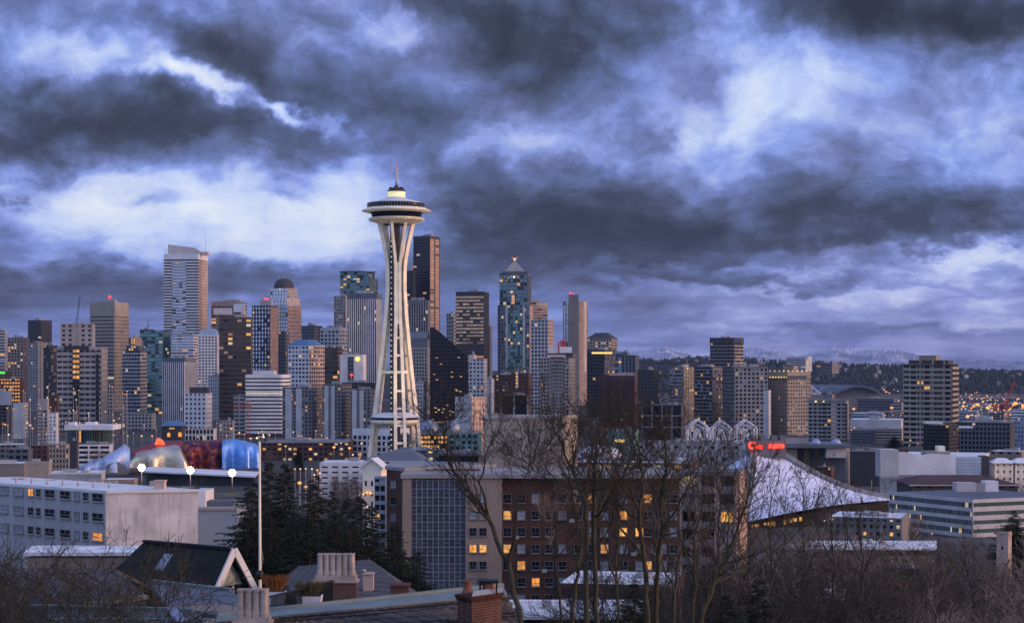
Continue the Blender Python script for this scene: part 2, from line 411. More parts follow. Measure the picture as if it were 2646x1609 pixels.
# ------------------------------------------------------------------ buildings
PANE = {}
def pane_mesh(wd, ht, key):
    k = (round(wd, 2), round(ht, 2), key)
    if k not in PANE:
        me = bpy.data.meshes.new('window'); a, b = wd / 2, ht / 2
        me.from_pydata([(-a, 0, -b), (a, 0, -b), (a, 0, b), (-a, 0, b)], [], [(0, 1, 2, 3)])
        me.materials.append(GL[key]); PANE[k] = me
    return PANE[k]

class St:
    """facade style, pitches given in picture pixels: floor, bay, window share of each, wall, glass mix"""
    def __init__(s, fp, bp, wr=.6, hr=.55, pal='std', pp=.35, sp=.22, top=0, bot=0, skip=None, smat=None, pmat=None, part='window'):
        s.__dict__.update(locals())

class Bld:
    def __init__(s, name, label, cat, loc, group=None):
        s.root = thing(name, loc, label, cat, group)
        s.panes = []      # (area, face key, centre, angle, w, h, glass)
        s.wall = MB(); s.wm = []
    def mi(s, m):
        if m not in s.wm: s.wm.append(m)
        return s.wm.index(m)
    def facade(s, O, d, W, z0, z1, st, wmat, Y):
        n = Vector((d.y, -d.x, 0)) if d.x > 0 or True else None
        if n.dot(Vector((O.x, O.y, 0))) > 0: n = -n
        px = Y / FPX
        a0 = O if n.cross(Vector((0, 0, 1))).dot(d) < 0 else O      # run direction does not matter for boxes
        fp, bp = st.fp * px, st.bp * px
        zt, zb = z1 - st.top * px, z0 + st.bot * px
        nf = max(1, round((zt - zb) / fp)); nb = max(1, round(W / bp)) if st.bp else 1
        fh = (zt - zb) / nf; bw = W / nb
        mw = s.mi(wmat); ms = s.mi(st.smat or wmat); mp = s.mi(st.pmat or wmat)
        flip = n.cross(Vector((0, 0, 1))).dot(d) > 0
        def ob(a, b, p, q, zz0, zz1, m):
            if flip: s.wall.obox(O + d * W, -d, n, W - b, W - a, p, q, zz0, zz1, m)
            else: s.wall.obox(O, d, n, a, b, p, q, zz0, zz1, m)
        sh = fh * (1 - st.hr)
        for i in range(nf):
            if sh > .02: ob(0, W, -.2, st.sp, zb + i * fh, zb + i * fh + sh, ms)
        if st.wr < .995:
            pw = bw * (1 - st.wr)
            for j in range(nb + 1):
                a, b = max(0, j * bw - pw / 2), min(W, j * bw + pw / 2)
                ob(a, b, -.2, st.pp, z0, z1 - .06, mp)
        ob(-.02, W + .02, -.2, max(st.pp, st.sp) + .04, zt, z1, mw) if st.top else ob(-.02, W + .02, -.2, max(st.pp, st.sp) + .04, z1 - .5, z1, mw)
        if st.bot: ob(-.01, W + .01, -.2, max(st.pp, st.sp) + .03, z0, zb, mw)
        ang = math.atan2(n.x, -n.y)
        pw, ph = bw * st.wr * .999, fh * st.hr
        for i in range(nf):
            for j in range(nb):
                if st.skip and st.skip(i, j, nf, nb): continue
                c = O + d * ((j + .5) * bw) + n * .06
                pal = st.pal(i, j, nf, nb) if callable(st.pal) else st.pal
                s.panes.append((pw * ph / px / px, Vector((c.x, c.y, zb + i * fh + sh + ph / 2)), ang, pw, ph, pick(pal), st.part))
    def finish(s, small=11.0):
        if s.wall.f: s.wall.build('wall', s.wm, s.root)
        L = parent_origin(s.root)
        big = [p for p in s.panes if p[0] >= small]
        prng.shuffle(big) if len(big) > 100 else None
        one, rest = big[:100], big[100:] + [p for p in s.panes if p[0] < small]
        for a, c, ang, pw, ph, g, nm in one:
            o = bpy.data.objects.new(nm, pane_mesh(pw, ph, g)); COL.objects.link(o)
            o.location = c - L; o.rotation_euler = (0, 0, ang); o.parent = s.root
        if rest:
            mb = MB(); ms = []
            for a, c, ang, pw, ph, g, nm in rest:
                if g not in ms: ms.append(g)
                e = Vector((math.cos(ang), math.sin(ang), 0)) * pw / 2; h = Vector((0, 0, ph / 2))
                mb.quad(c - e - h, c + e - h, c + e + h, c - e + h, ms.index(g))
            o = mb.build('windows', [GL[g] for g in ms], s.root); o['kind'] = 'stuff'
        return s

PLAIN = None
def corner_dirs(xl, xc, xr, Y, asp=1.0):
    """near corner and the two wall directions (left wall, right wall) with their lengths"""
    C = Vector((U(xc) * Y, Y, 0)); e = Vector((U(xc), 1, 0)).normalized(); r = Vector((e.y, -e.x, 0))
    fa, fb = max(xc - xl, 0), max(xr - xc, 0)
    if fb <= 0: th = R(-1.5)
    elif fa <= 0: th = R(91.5)
    else: th = math.atan2(fb, fa * asp)
    dA = -r * math.cos(th) + e * math.sin(th); dB = r * math.sin(th) + e * math.cos(th)
    def ln(d, px):
        u0 = U(px); return (u0 * C.y - C.x) / (d.x - u0 * d.y)
    wA = ln(dA, xl) if fa > 0 else None; wB = ln(dB, xr) if fb > 0 else None
    if wA is None: wA = wB * asp
    if wB is None: wB = wA * .8
    return C, dA, dB, wA, wB

def tower(name, label, Y, tiers, cat='office tower', group=None, roof='roof', mech=None, yb=None, asp=1.0, small=11.0):
    """tiers: (xl, xc, xr, ytop, wall, styleA, styleB) stacked front to back, all from the ground up"""
    x0 = tiers[0]
    C, dA, dB, wA, wB = corner_dirs(*x0[:3], Y, asp)
    mid = C + dA * wA / 2 + dB * wB / 2
    zg = min(ground(mid.x, mid.y), ground(C.x, C.y)) - 2
    if yb is not None: zg = CZ - (yb - HZ) / FPX * Y
    B = Bld(name, label, cat, Vector((mid.x, mid.y, zg)), group)
    rf = MB()
    prevtop = None
    for k, (xl, xc, xr, yt, wm, sa, sb) in enumerate(tiers):
        Yk = Y + k * 3.0
        C, dA, dB, wA, wB = corner_dirs(xl, xc, xr, Yk, asp)
        z1 = CZ - (yt - HZ) / FPX * Yk
        z0 = zg
        if k and tiers[k - 1][3] > yt and tiers[k - 1][0] <= xl + 2 and tiers[k - 1][2] >= xr - 2:
            z0 = prevtop - 1.0
        A_, B_ = C + dA * wA, C + dB * wB
        D = A_ + dB * wB
        pts = [A_, C, B_, D]
        ma = M[wm]
        B.wall.prism([(p.x, p.y) for p in pts], z0, z1 - .35, B.mi(ma))
        if sa: B.facade(C, dA, wA, z0, z1, sa, ma, Yk)
        if sb: B.facade(C, dB, wB, z0, z1, sb, ma, Yk)
        c0 = (A_ + B_) / 2
        q = [c0 + (p - c0) * .97 for p in pts]
        rf.prism([(p.x, p.y) for p in q], z1 - .5, z1 - .1, 0)
        # parapet at the plain faces
        if not sa: B.wall.obox(C, dA, -dB, 0, wA, -.2, .12, z1 - .9, z1, B.mi(ma))
        if not sb: B.wall.obox(C, dB, -dA, 0, wB, -.2, .12, z1 - .9, z1, B.mi(ma))
        prevtop = z1
        B.last = (C, dA, dB, wA, wB, z1, Yk)
        if k == 0: B.first = B.last
    C, dA, dB, wA, wB, z1, Yk = B.last
    rf.build('roof', M[roof], B.root)
    # rooftop plant: stair heads, chillers and ducts
    if mech is None: mech = 3
    if mech:
        mm = MB(); px = Yk / FPX
        for q in range(mech):
            a, b = prng.uniform(.12, .6), prng.uniform(.15, .6); l, t = prng.uniform(.12, .3), prng.uniform(.15, .3)
            h = prng.uniform(3, 8) * px
            O = C + dA * wA * a + dB * wB * b
            mm.hexa([(p.x, p.y, z1 - .3) for p in (O + dA * wA * l, O, O + dB * wB * t, O + dA * wA * l + dB * wB * t)],
                    [(p.x, p.y, z1 + h) for p in (O + dA * wA * l, O, O + dB * wB * t, O + dA * wA * l + dB * wB * t)])
        mm.build('roof_plant', M['mech'], B.root)
        for q in range(prng.choice((0, 1, 1, 2))):
            c = C + dA * wA * prng.uniform(.2, .8) + dB * wB * prng.uniform(.2, .6); c.z = z1
            am = MB(); am.tube([c - Vector((0, 0, .4)), c + Vector((0, 0, prng.uniform(6, 16) * Yk / FPX))], [.22 * Yk / 2000, .10 * Yk / 2000], 5); am.build('antenna', M['steel'], B.root)
    B.zg = zg
    B.finish(small)
    return B
def add_block(B, name, x0, x1, y0, y1, Y, dep, m, front=None, label=None):
    """a plain upright block given by its picture rectangle, as a part of B"""
    mb = MB(); a, b = P(x0, y1, Y), P(x1, y0, Y)
    mb.box(a.x, b.x, Y, Y + dep, a.z, b.z)
    return mb.build(name, M[m] if isinstance(m, str) else m, B.root if isinstance(B, Bld) else B, label)
def beacon(B, px, py, Y, r=1.2, col='red'):
    mb = MB(); p = P(px, py, Y)
    mb.ball(p, r, 8); o = mb.build('beacon_light', LAMP[col], B.root)
    mb = MB(); mb.tube([p - Vector((0, 0, r * 4)), p - Vector((0, 0, r * .8))], r * .2, 5); mb.build('mast', M['steel'], B.root)
def antenna(B, px, y0, y1, Y, r=.35):
    mb = MB(); mb.tube([P(px, y1, Y), P(px, y0, Y)], [r, r * .4], 5); mb.build('antenna', M['steel'], B.root)
LAMP = dict(red=emit('red beacon', (1, .05, .06), 1.6), warm=emit('sodium lamp', (1, .40, .10), 1.5), white=emit('white lamp', (1, .80, .55), 1.5),
            flood=emit('stadium flood lamp', (1, .72, .34), 30.0), yellow=emit('yellow lamp', (1, .68, .16), 1.2), neon=emit('red neon', (1, .045, .02), 2.4), green=emit('green neon', (.1, 1, .08), 1.4))

# ------------------------------------------------------------------ downtown, from left to right
def strip(B, side, x0, x1, yt, yb, st, wm, proud=.5, tier='first'):
    """an extra strip of glazing standing proud of one wall of B, given by its picture rectangle"""
    C, dA, dB, wA, wB, z1, Y = getattr(B, tier)
    d = dA if side == 'A' else dB
    other = dB if side == 'A' else dA
    n = Vector((d.y, -d.x, 0))
    if n.dot(Vector((C.x, C.y, 0))) > 0: n = -n
    def ln(px): return (U(px) * C.y - C.x) / (d.x - U(px) * d.y)
    a, b = sorted((ln(x0), ln(x1)))
    O = C + d * a + n * proud
    za, zb = CZ - (yt - HZ) / FPX * Y, CZ - (yb - HZ) / FPX * Y
    if n.cross(Vector((0, 0, 1))).dot(d) > 0: B.wall.obox(O + d * (b - a), -d, n, 0, b - a, -proud - .3, 0, zb, za, B.mi(M[wm]))
    else: B.wall.obox(O, d, n, 0, b - a, -proud - .3, 0, zb, za, B.mi(M[wm]))
    if st: B.facade(O, d, b - a, zb, za, st, M[wm], Y)

def T(*a, pre=None, **k):
    B = tower(*a, **k); return B
# tower() finishes at once, so towers with extra strips are built through this small hook
_fin = Bld.finish
HOOK = []
def finish(s, small=11.0):
    for h in HOOK: h(s)
    HOOK.clear()
    return _fin(s, small)
Bld.finish = finish

g_band = lambda fp, hr=.5, pal='std', bp=12, **k: St(fp, bp, 1.0, hr, pal, pp=.1, **k)

# far left edge
T('apartment_tower', 'pale banded apartment tower cut by the left edge of the view', 2500, [(-30, 12, 20, 853, 'pale', g_band(7.5, .5), St(7.5, 8))], cat='apartment tower')
T('apartment_tower', 'brownish apartment block with many lit balconies near the left edge', 2450, [(20, 60, 76, 872, 'tan', St(8, 8, .6, .6, 'lit'), St(8, 7, .6, .6, 'apt'))], cat='apartment tower')
T('office_tower', 'small black banded tower standing highest near the left edge', 2900, [(72, 106, 134, 827, 'dark', g_band(7, .55, 'dull', 8, smat=M['charcoal']), g_band(7, .55, 'dull', 8, smat=M['charcoal']))], mech=4)
T('apartment_tower', 'grey slab tower in front of the small black banded tower', 2350, [(73, 98, 122, 884, 'conc', St(7.5, 9, .55, .5), St(7.5, 14, .25, .5))], cat='apartment tower')
T('apartment_tower', 'dark brown balcony tower beside the stepped concrete tower', 2000, [(113, 132, 150, 892, 'charcoal', St(9, 9, .7, .6, 'apt', sp=1.0), St(9, 8, .7, .6, 'apt'))], cat='apartment tower')

def h(B):
    strip(B, 'A', 188, 206, 902, 1092, St(14, 9, .85, .6, lambda i, j, nf, nb: 'litx' if i > nf - 7 else 'dull'), 'dark', .9)
    strip(B, 'A', 166, 230, 893, 903, None, 'dark', 1.6)
    strip(B, 'A', 248, 256, 915, 1090, St(14, 8, .8, .6, 'dull'), 'dark', .5)
HOOK.append(h)
B = T('office_tower', 'stepped concrete tower with paired window bands and a dark lit centre strip', 1700,
  [(147, 262, 277, 896, 'conc', St(14, 14, .86, .44, 'dull', top=8), St(14, 12, .5, .5, 'dull')),
   (156, 240, 246, 836, 'conc', St(13, 16, .45, .5, lambda i, j, nf, nb: 'dull', top=3, skip=lambda i, j, nf, nb: j in (nb // 2,)), None)], roof='roof', mech=2)
T('office_tower', 'tall beige tower with a dark crown band and a red beacon on its roof', 2400,
  [(233, 296, 332, 780, 'beige', St(9.3, 60, .96, .5, 'bronze', top=36, pp=.5), St(9.3, 6.2, .62, .5, 'warmr', top=36, pp=.5))], mech=3)
Bb = B
HOOK.append(lambda B: (strip(B, 'A', 234, 295.5, 794, 802, None, 'dark', .75), strip(B, 'B', 297, 331, 794, 802, None, 'dark', .75), beacon(B, 283, 767, 2410, 2.2)))
T('office_tower', 'lower rear wing with dark bands beside the tall beige tower', 2480, [(275, 300, 338, 1010, 'beige', g_band(9, .5), g_band(9, .5, 'bronze'))])
B = T('apartment_tower', 'slim glass apartment tower with pale balconies and a lit crown', 1800,
  [(316, 362, 379, 905, 'slate', St(9.5, 8.5, .7, .72, 'blue', sp=.5, smat=M['pale']), St(9.5, 8, .6, .6, 'blue', smat=M['pale'])),
   (326, 358, 375, 893, 'slate', St(9, 7, .7, .7, 'lit'), St(9, 7, .6, .6, 'lit')),
   (333, 350, 366, 872, 'tan', St(18, 9, .5, .7, 'litx'), None)], cat='apartment tower', mech=1)
T('apartment_tower', 'pale podium block under the slim glass apartment tower', 1790, [(330, 392, 402, 1068, 'pale', St(9, 9, .6, .55, 'apt'), St(9, 8))], cat='apartment block')
T('office_tower', 'dark glass office block with level bands behind the slim glass tower', 2300, [(362, 420, 444, 853, 'green', g_band(9, .62, 'green', 10), g_band(9, .62, 'green', 10)), (362, 392, 400, 851, 'charcoal', None, None)])
# tall white banded tower with the slanted top
def h(B):
    C, dA, dB, wA, wB, z1, Y = B.last
    for a, b in ((441, 463), (484, 497)): pass
    strip(B, 'A', 446, 480, 676, 1000, g_band(7.6, .72, 'silver', 9), 'slate', .35)
    strip(B, 'B', 514, 521, 668, 1000, None, 'dark', .3)
    mb = MB(); zz = lambda y: CZ - (y - HZ) / FPX * Y
    a = P(434, 632, Y + 6); b = P(500, 632, Y + 6); c = P(516, 640, Y + 6)
    mb.hexa([(a.x, a.y, z1 - 1), (b.x, b.y, z1 - 1), (b.x, b.y + 9, z1 - 1), (a.x, a.y + 9, z1 - 1)],
            [(a.x, a.y, zz(631)), (b.x, b.y, zz(638.5)), (b.x, b.y + 9, zz(638.5)), (a.x, a.y + 9, zz(631))])
    mb.hexa([(b.x + .1, b.y, z1 - 1), (c.x, c.y, z1 - 1), (c.x, c.y + 9, z1 - 1), (b.x + .1, b.y + 9, z1 - 1)],
            [(b.x + .1, b.y, zz(638.5)), (c.x, c.y, zz(648)), (c.x, c.y + 9, zz(648)), (b.x + .1, b.y + 9, zz(638.5))])
    mb.build('slanted_screen', M['pale'], B.root)
    mb = MB(); a = P(517, 648, Y + 6); mb.box(a.x, P(535, 648, Y).x, Y + 6, Y + 18, z1 - 1, zz(650)); mb.build('lift_head', M['pink'], B.root)
    antenna(B, 531, 598, 652, Y + 12)
HOOK.append(h)
T('office_tower', 'tallest white banded tower at left with a slanted screen on its roof', 2700,
  [(423, 513, 537, 656, 'white', St(7.6, 200, .995, .5, lambda i, j, nf, nb: 'std', top=14, sp=.5), St(7.6, 7, .55, .5, 'warmr', top=14, pmat=M['pink'], smat=M['pale']))], mech=0)
T('office_tower', 'white and blue banded block in front of the tallest white tower', 2300, [(442, 500, 513, 866, 'white', St(7.4, 14, .97, .52, 'blue', sp=.4), g_band(7.4, .5))])
T('office_tower', 'dark pinstriped block with white vertical fins near the blue roofed restaurant', 1750,
  [(420, 477, 505, 924, 'slate', St(10, 5.6, .62, .9, 'dark', pp=.8, pmat=M['white'], top=11), St(10, 5.2, .6, .9, 'dark', pp=.8, pmat=M['pale'], top=11))], small=30)
B = T('office_building', 'white eight sided low tower with square windows and a dark roof house', 1700,
  [(477, 532, 547, 1016, 'white', St(12, 10.5, .46, .50, 'dull'), St(12, 9, .46, .5, 'dull')), (489, 535, 541, 1000, 'charcoal', None, None)], cat='office block', mech=2)
B = T('office_tower', 'white gridded tower with a pale blue sloping roof', 2150, [(512, 562, 568, 866, 'white', St(7.6, 8, .62, .5, 'dull', top=3), St(7.6, 6))], mech=0)
C, dA, dB, wA, wB, z1, Y = B.last
mb = MB(); q = [C + dA * wA, C, C + dB * wB, C + dA * wA + dB * wB]; c0 = (q[0] + q[2]) / 2
mb.hexa([(p.x, p.y, z1 + .05) for p in (q[0], q[1], q[2], q[3])], [(lerp(p.x, c0.x, .35), lerp(p.y, c0.y, .35), z1 + 8) for p in (q[0], q[1], q[2], q[3])])
mb.build('sloping_roof', M['blue'], B.root)
T('apartment_tower', 'pale dotted lower block beside the brown glass tower', 2050, [(538, 566, 582, 972, 'pale', St(9, 7, .45, .45, 'dull'), St(9, 7, .45, .45, 'dull'))], cat='apartment block')
HOOK.append(lambda B: (strip(B, 'A', 552, 600, 796, 812, None, 'white', .8), strip(B, 'A', 604, 632, 785, 806, g_band(8, .4, 'pale' if 0 else 'silver'), 'white', 1.2)))
T('office_tower', 'light office block with a curved white top behind the brown glass tower', 2750, [(546, 622, 638, 779, 'beige', St(8, 12, .95, .5, 'bronze', top=12), g_band(8, .5))], mech=4)
T('office_tower', 'brown glass tower with pale upright corners and level bands', 2000,
  [(566, 648, 653, 819, 'brown', St(11.5, 11, .96, .56, lambda i, j, nf, nb: 'bronze' if i < nf - 14 else 'warmr' if (i * 7 + j * 3) % 5 == 0 else 'bronze', top=6, smat=M['brown']), None)], mech=1)
HOOK.append(lambda B: (strip(B, 'A', 565, 571, 819, 1060, None, 'conc', .6), add_block(B, 'roof_plant', 672, 700, 774, 789, 2260, 14, 'mech'), beacon(B, 686, 773, 2262, 2.0), beacon(B, 692, 774, 2262, 1.6)))
T('office_tower', 'dark round cornered tower with pale window columns and a red roof light', 2250,
  [(651, 698, 719, 789, 'charcoal', St(10.5, 9, .5, .62, 'silver', top=4, sp=-.05, smat=M['dark'], pmat=M['dark']), St(10.5, 6.5, .7, .68, 'warmr', pp=.6, pmat=M['pink'], smat=M['brown'], top=4))], mech=1)
# domed tower
def h(B):
    C, dA, dB, wA, wB, z1, Y = B.last
    c0 = C + dA * wA / 2 + dB * wB / 2; r = 26 / FPX * Y
    mb = MB(); mb.lathe((c0.x, c0.y, z1), [(r, -.3), (r, 1.5), (r * .97, 5), (r * .85, 9.5), (r * .6, 13), (r * .3, 14.5), (.01, 15)], 20); mb.build('dome', M['charcoal'], B.root)
    for k in (-.5, .1, .6):
        mb = MB(); p = Vector((c0.x + r * k, c0.y, z1 + 12)); mb.tube([p, p + Vector((0, 0, 7))], .25, 5); mb.build('antenna', M['steel'], B.root)
HOOK.append(h)
T('office_tower', 'stepped tower with a black dome and a golden lit right side', 2600,
  [(700, 744, 778, 790, 'beige', St(9.5, 8, .62, .68, 'silver', pp=.6, smat=M['slate']), St(9.5, 7, .66, .68, 'gold', pp=.6, pmat=M['pink'], smat=M['pink'])),  # gold panes and pink trim paint the low sun on the right side
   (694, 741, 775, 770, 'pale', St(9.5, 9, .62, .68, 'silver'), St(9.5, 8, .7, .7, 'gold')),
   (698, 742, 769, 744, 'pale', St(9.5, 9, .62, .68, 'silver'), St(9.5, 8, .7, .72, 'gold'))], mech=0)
T('office_tower', 'blue grey gridded block between the round cornered tower and the blue roofed one', 2050, [(720, 738, 748, 856, 'slate', St(9, 7, .6, .6), St(9, 7, .6, .6))])
B = T('office_tower', 'white gridded tower with a blue hipped roof', 1950, [(745, 798, 838, 893, 'white', St(11, 10.5, .68, .55, 'apt', top=2), St(11, 9.5, .70, .55, 'warmr' if 0 else 'apt', top=2, pmat=M['pink'], smat=M['pink']))], mech=0)
C, dA, dB, wA, wB, z1, Y = B.last
mb = MB(); q = [C + dA * wA, C, C + dB * wB, C + dA * wA + dB * wB]; c0 = (q[0] + q[2]) / 2
mb.hexa([(lerp(c0.x, p.x, 1.03), lerp(c0.y, p.y, 1.03), z1 + .05) for p in q], [(lerp(p.x, c0.x, .5), lerp(p.y, c0.y, .5), z1 + 7) for p in q]); mb.build('hipped_roof', M['bluer'], B.root)
T('office_tower', 'dark blue gridded block far behind the blue hipped roof', 2900, [(776, 812, 833, 841, 'slate', St(8, 7, .62, .6, 'dull'), St(8, 6, .6, .6, 'dull'))])
T('office_tower', 'white framed block left of the pinstriped tower', 2500, [(828, 876, 902, 846, 'pale', St(10, 10, .66, .6, 'std', top=8), St(10, 9, .6, .55, 'std', top=8))])
T('office_tower', 'dark band windowed block below the white framed block', 2200, [(837, 872, 884, 898, 'brown', g_band(12, .55, 'bronze'), g_band(12, .55, 'bronze'))])
T('office_tower', 'small pale tower left of and behind the pinstriped tower', 2850, [(863, 893, 900, 764, 'conc', St(8, 6, .6, .55, 'apt', top=3), None)])
# blue green glass tower with the flared crown
def h(B):
    C, dA, dB, wA, wB, z1, Y = B.last
    mb = MB()
    pts = [P(878, 742, Y - 4), P(974, 742, Y - 4), P(974, 742, Y + 34), P(878, 742, Y + 34)]; top = [P(879, 700, Y - 4), P(967, 703, Y - 4), P(967, 703, Y + 34), P(879, 700, Y + 34)]
    for p in pts: p.z = z1 + .1
    mb.hexa(pts, top); mb.build('glass_crown', M['green'], B.root)
HOOK.append(h)
T('office_tower', 'blue green glass tower with a flared glass crown behind the pinstriped tower', 2900, [(879, 955, 976, 718, 'green', St(7, 9, .94, .66, 'green', sp=.12, pp=.2), St(7, 8, .9, .6, 'warmr')), (879, 950, 968, 702, 'green', St(9, 9, .93, .8, 'green', sp=.1, pp=.2), St(7, 7, .9, .7, 'green'))], mech=2)
T('office_tower', 'broad pinstriped tower with white fins beside the needle tower', 2400,
  [(897, 973, 985, 757, 'slate', St(10, 5.4, .6, .80, 'bronze', pp=.9, pmat=M['white'], top=15, bot=0, smat=M['charcoal']), St(10, 6, .5, .8, 'dull', pp=.8, pmat=M['pale'], top=15))], roof='roofw', mech=2, small=30)
HOOK.append(lambda B: (strip(B, 'A', 899, 914, 921, 1010, St(10, 7, .7, .6, 'dull'), 'slate', .4), beacon(B, 908, 968, 1990, 1.6)))
B = T('office_building', 'blank pale slab block with a round lit disc below the pinstriped tower', 2000, [(878, 938, 947, 916, 'white', None, None)], mech=2)
mb = MB(); p = P(924, 927, 1996); mb.tube([p, p + Vector((0, -1.6, 0))], 2.6, 16); mb.build('lit_disc', LAMP['yellow'], B.root)
T('apartment_tower', 'dark low block under the lit disc slab', 1980, [(872, 968, 985, 988, 'charcoal', St(10, 9, .5, .5, 'dark'), None)], cat='apartment block')
# residential slab row left of the needle's foot
def slabrow(xl, xc, xr, yt, lab, Y):
    def h(B):
        L_ = xc - xl
        for a, b in ((.10, .32), (.46, .66)):
            strip(B, 'A', xl + L_ * a, xl + L_ * b, yt + 4, 1140, None, 'pale', .55)
    HOOK.append(h)
    T('apartment_tower', lab, Y, [(xl, xc, xr, yt, 'grey', St(9.6, 10.5, .55, .52, 'apt'), St(9.6, 9, .6, .52, 'dark'))], cat='apartment tower', group='slab apartment towers left of the needle', mech=2)
slabrow(730, 806, 836, 1000, 'grey slab apartment tower with white upright strips, first of the row left of the needle', 1560)
slabrow(834, 882, 908, 992, 'grey slab apartment tower with white upright strips in the middle of its row', 1545)
slabrow(905, 958, 972, 1004, 'grey slab apartment tower with white upright strips directly behind the needle leg', 1530)
# curved white banded block
B = Bld('office_building', 'white banded block with rounded corner and long dark window bands', 'office block', Vector((P(670, 1100, 1650).x, 1670, 30)))
Yc = 1640; z1 = CZ - (976 - HZ) / FPX * Yc; px = Yc / FPX
a, b = P(634, 0, Yc), P(722, 0, Yc); rad = 15 * px
arc = [(a.x, Yc)] + [(b.x + rad * math.sin(t), Yc + rad - rad * math.cos(t)) for t in [k * math.pi / 2 / 8 for k in range(9)]] + [(b.x + rad, Yc + 40), (a.x, Yc + 40)]
flo = MB(); win = []
nf = 15; fh = (z1 - 36) / nf
for i in range(nf):
    zz = 36 + i * fh
    flo.prism(arc, zz, zz + fh * .60)
    core = [(x + (0.5 if k == 0 else -.3 if k > 1 else 0), y + .45) for k, (x, y) in enumerate(arc[:-2])] + [(arc[-2][0] - .4, arc[-2][1] - .4), (arc[-1][0] + .4, arc[-1][1] - .4)]
    wmb = MB(); wmb.prism(core, zz + fh * .6, zz + fh); win.append((wmb, i))
flo.prism(arc, z1, z1 + 3)
flo.build('wall', M['white'], B.root)
for wmb, i in win: wmb.build('window_band', GL['lw'] if i == 10 else GL['dk2'], B.root)
add_block(B, 'roof_house', 653, 708, 957, 976, Yc + 10, 18, 'pale')
L_ = MB(); q0, q1 = P(604, 1020, Yc + 2), P(633, 1020, Yc + 2); L_.box(q0.x, q1.x, Yc + 2, Yc + 30, 34, q0.z); L_.build('side_wing', M['conc'], B.root)
C = Vector((q1.x, Yc + 2, 0)); B.facade(C, Vector((-1, 0, 0)), q1.x - q0.x, 34, q0.z, St(10.5, 14, .8, .4, 'dull'), M['conc'], Yc)
B.finish()

# ------------------------------------------------------------------ right of the needle
HOOK.append(lambda B: (antenna(B, 1076, 600, 610, 2960), antenna(B, 1115, 598, 612, 2960, .8)))
T('office_tower', 'tallest black tower behind the needle with an orange lit right side', 2950,
  [(1068, 1110, 1136, 609, 'dark', St(7.6, 10, .985, .6, 'dark', sp=.1, pp=.12, top=8), St(7.6, 26, .80, .52, 'gold', pp=.5, sp=.45, smat=M['tan'], top=8)),  # gold panes and tan bands paint the sunset on the right side
   ], mech=3)
T('office_tower', 'black shoulder wing left of the tallest black tower', 2930, [(1050, 1068, 1074, 699, 'dark', St(7.6, 9, .96, .6, 'dark', sp=.1), None)])
T('office_tower', 'dark pinstriped wing at the foot of the tallest black tower', 2650, [(1050, 1106, 1112, 775, 'slate', St(9, 6.2, .55, .82, 'dark', pp=.7, pmat=M['conc']), None)], small=30)
B = T('office_building', 'grey gridded block with a rounded blue roof behind the needle', 2250, [(1046, 1104, 1112, 898, 'conc', St(9, 7.6, .62, .55, 'dull', top=4), St(9, 8)), (1048, 1104, 1110, 876, 'slate', None, None)], cat='office block', mech=0)
C, dA, dB, wA, wB, z1, Y = B.last
mb = MB(); n = 8; A_ = C + dA * wA
rows = [[(p.x + dB.x * wB * t, p.y + dB.y * wB * t, z1 + 11 * math.sin(math.pi * (.08 + .84 * t)) - 2) for p in (A_, C)] for t in [k / n for k in range(n + 1)]]
mb.grid(rows); mb.build('rounded_roof', M['slate'], B.root)
T('office_building', 'small pale gridded block seen between the needle legs', 1900, [(1058, 1092, 1101, 986, 'pale', St(10, 7.5, .55, .5, 'dull'), St(10, 7))], cat='office block')
# black glass wedge
B = Bld('office_tower', 'black glass tower with a steep sloping top right of the needle', 'office tower', P(1160, 1080, 1900) * 1.0)
Yw = 1900; mb = MB(); z0 = 38; dep = 40
f0 = [P(1111, 1090, Yw), P(1206, 1090, Yw + 10)]
prof = [(1111, 846), (1120, 845), (1208, 918)]
bot = [Vector((P(x, 0, Yw).x, Yw, z0)) for x, _ in prof]; top = [P(x, y, Yw) for x, y in prof]
for k in range(2):
    mb.hexa([bot[k], bot[k + 1], bot[k + 1] + Vector((0, dep, 0)), bot[k] + Vector((0, dep, 0))], [top[k], top[k + 1], top[k + 1] + Vector((0, dep, 0)), top[k] + Vector((0, dep, 0))])
mb.build('glass_wall', GL['dk2'], B.root)
mm = MB(); px = Yw / FPX
for i in range(24):
    z = z0 + i * 10.2 * px + 2
    xr = top[2].x
    if z > top[2].z: xr = lerp(top[2].x, top[1].x, (z - top[2].z) / (top[1].z - top[2].z))
    if z < top[1].z - 1: mm.box(bot[0].x + .2, xr - .3, Yw - .14, Yw - .01, z, z + .35)
for j in range(1, 13):
    x = lerp(bot[0].x, bot[2].x, j / 13)
    zt = top[1].z if x < top[1].x else lerp(top[1].z, top[2].z, (x - top[1].x) / (top[2].x - top[1].x))
    mm.box(x - .1, x + .1, Yw - .10, Yw - .01, z0, zt - .4)
mm.build('mullions', M['charcoal'], B.root)
for i in range(40):
    r = prng.random(); x = lerp(bot[0].x + 2, bot[2].x - 3, prng.random())
    z = lerp(z0, top[2].z, prng.random() ** (2.2 if i < 44 else .8))
    c = Vector((x, Yw - .2, z)); o = bpy.data.objects.new('window', pane_mesh(2.4, .9, 'li' if i % 3 else 'lw')); COL.objects.link(o); o.parent = B.root; o.location = c - parent_origin(B.root)
B.finish()
T('office_tower', 'small pale gridded tower left of the black tower with orange bands', 2900, [(1154, 1172, 1181, 810, 'conc', St(10, 7, .65, .6), St(9, 6))])
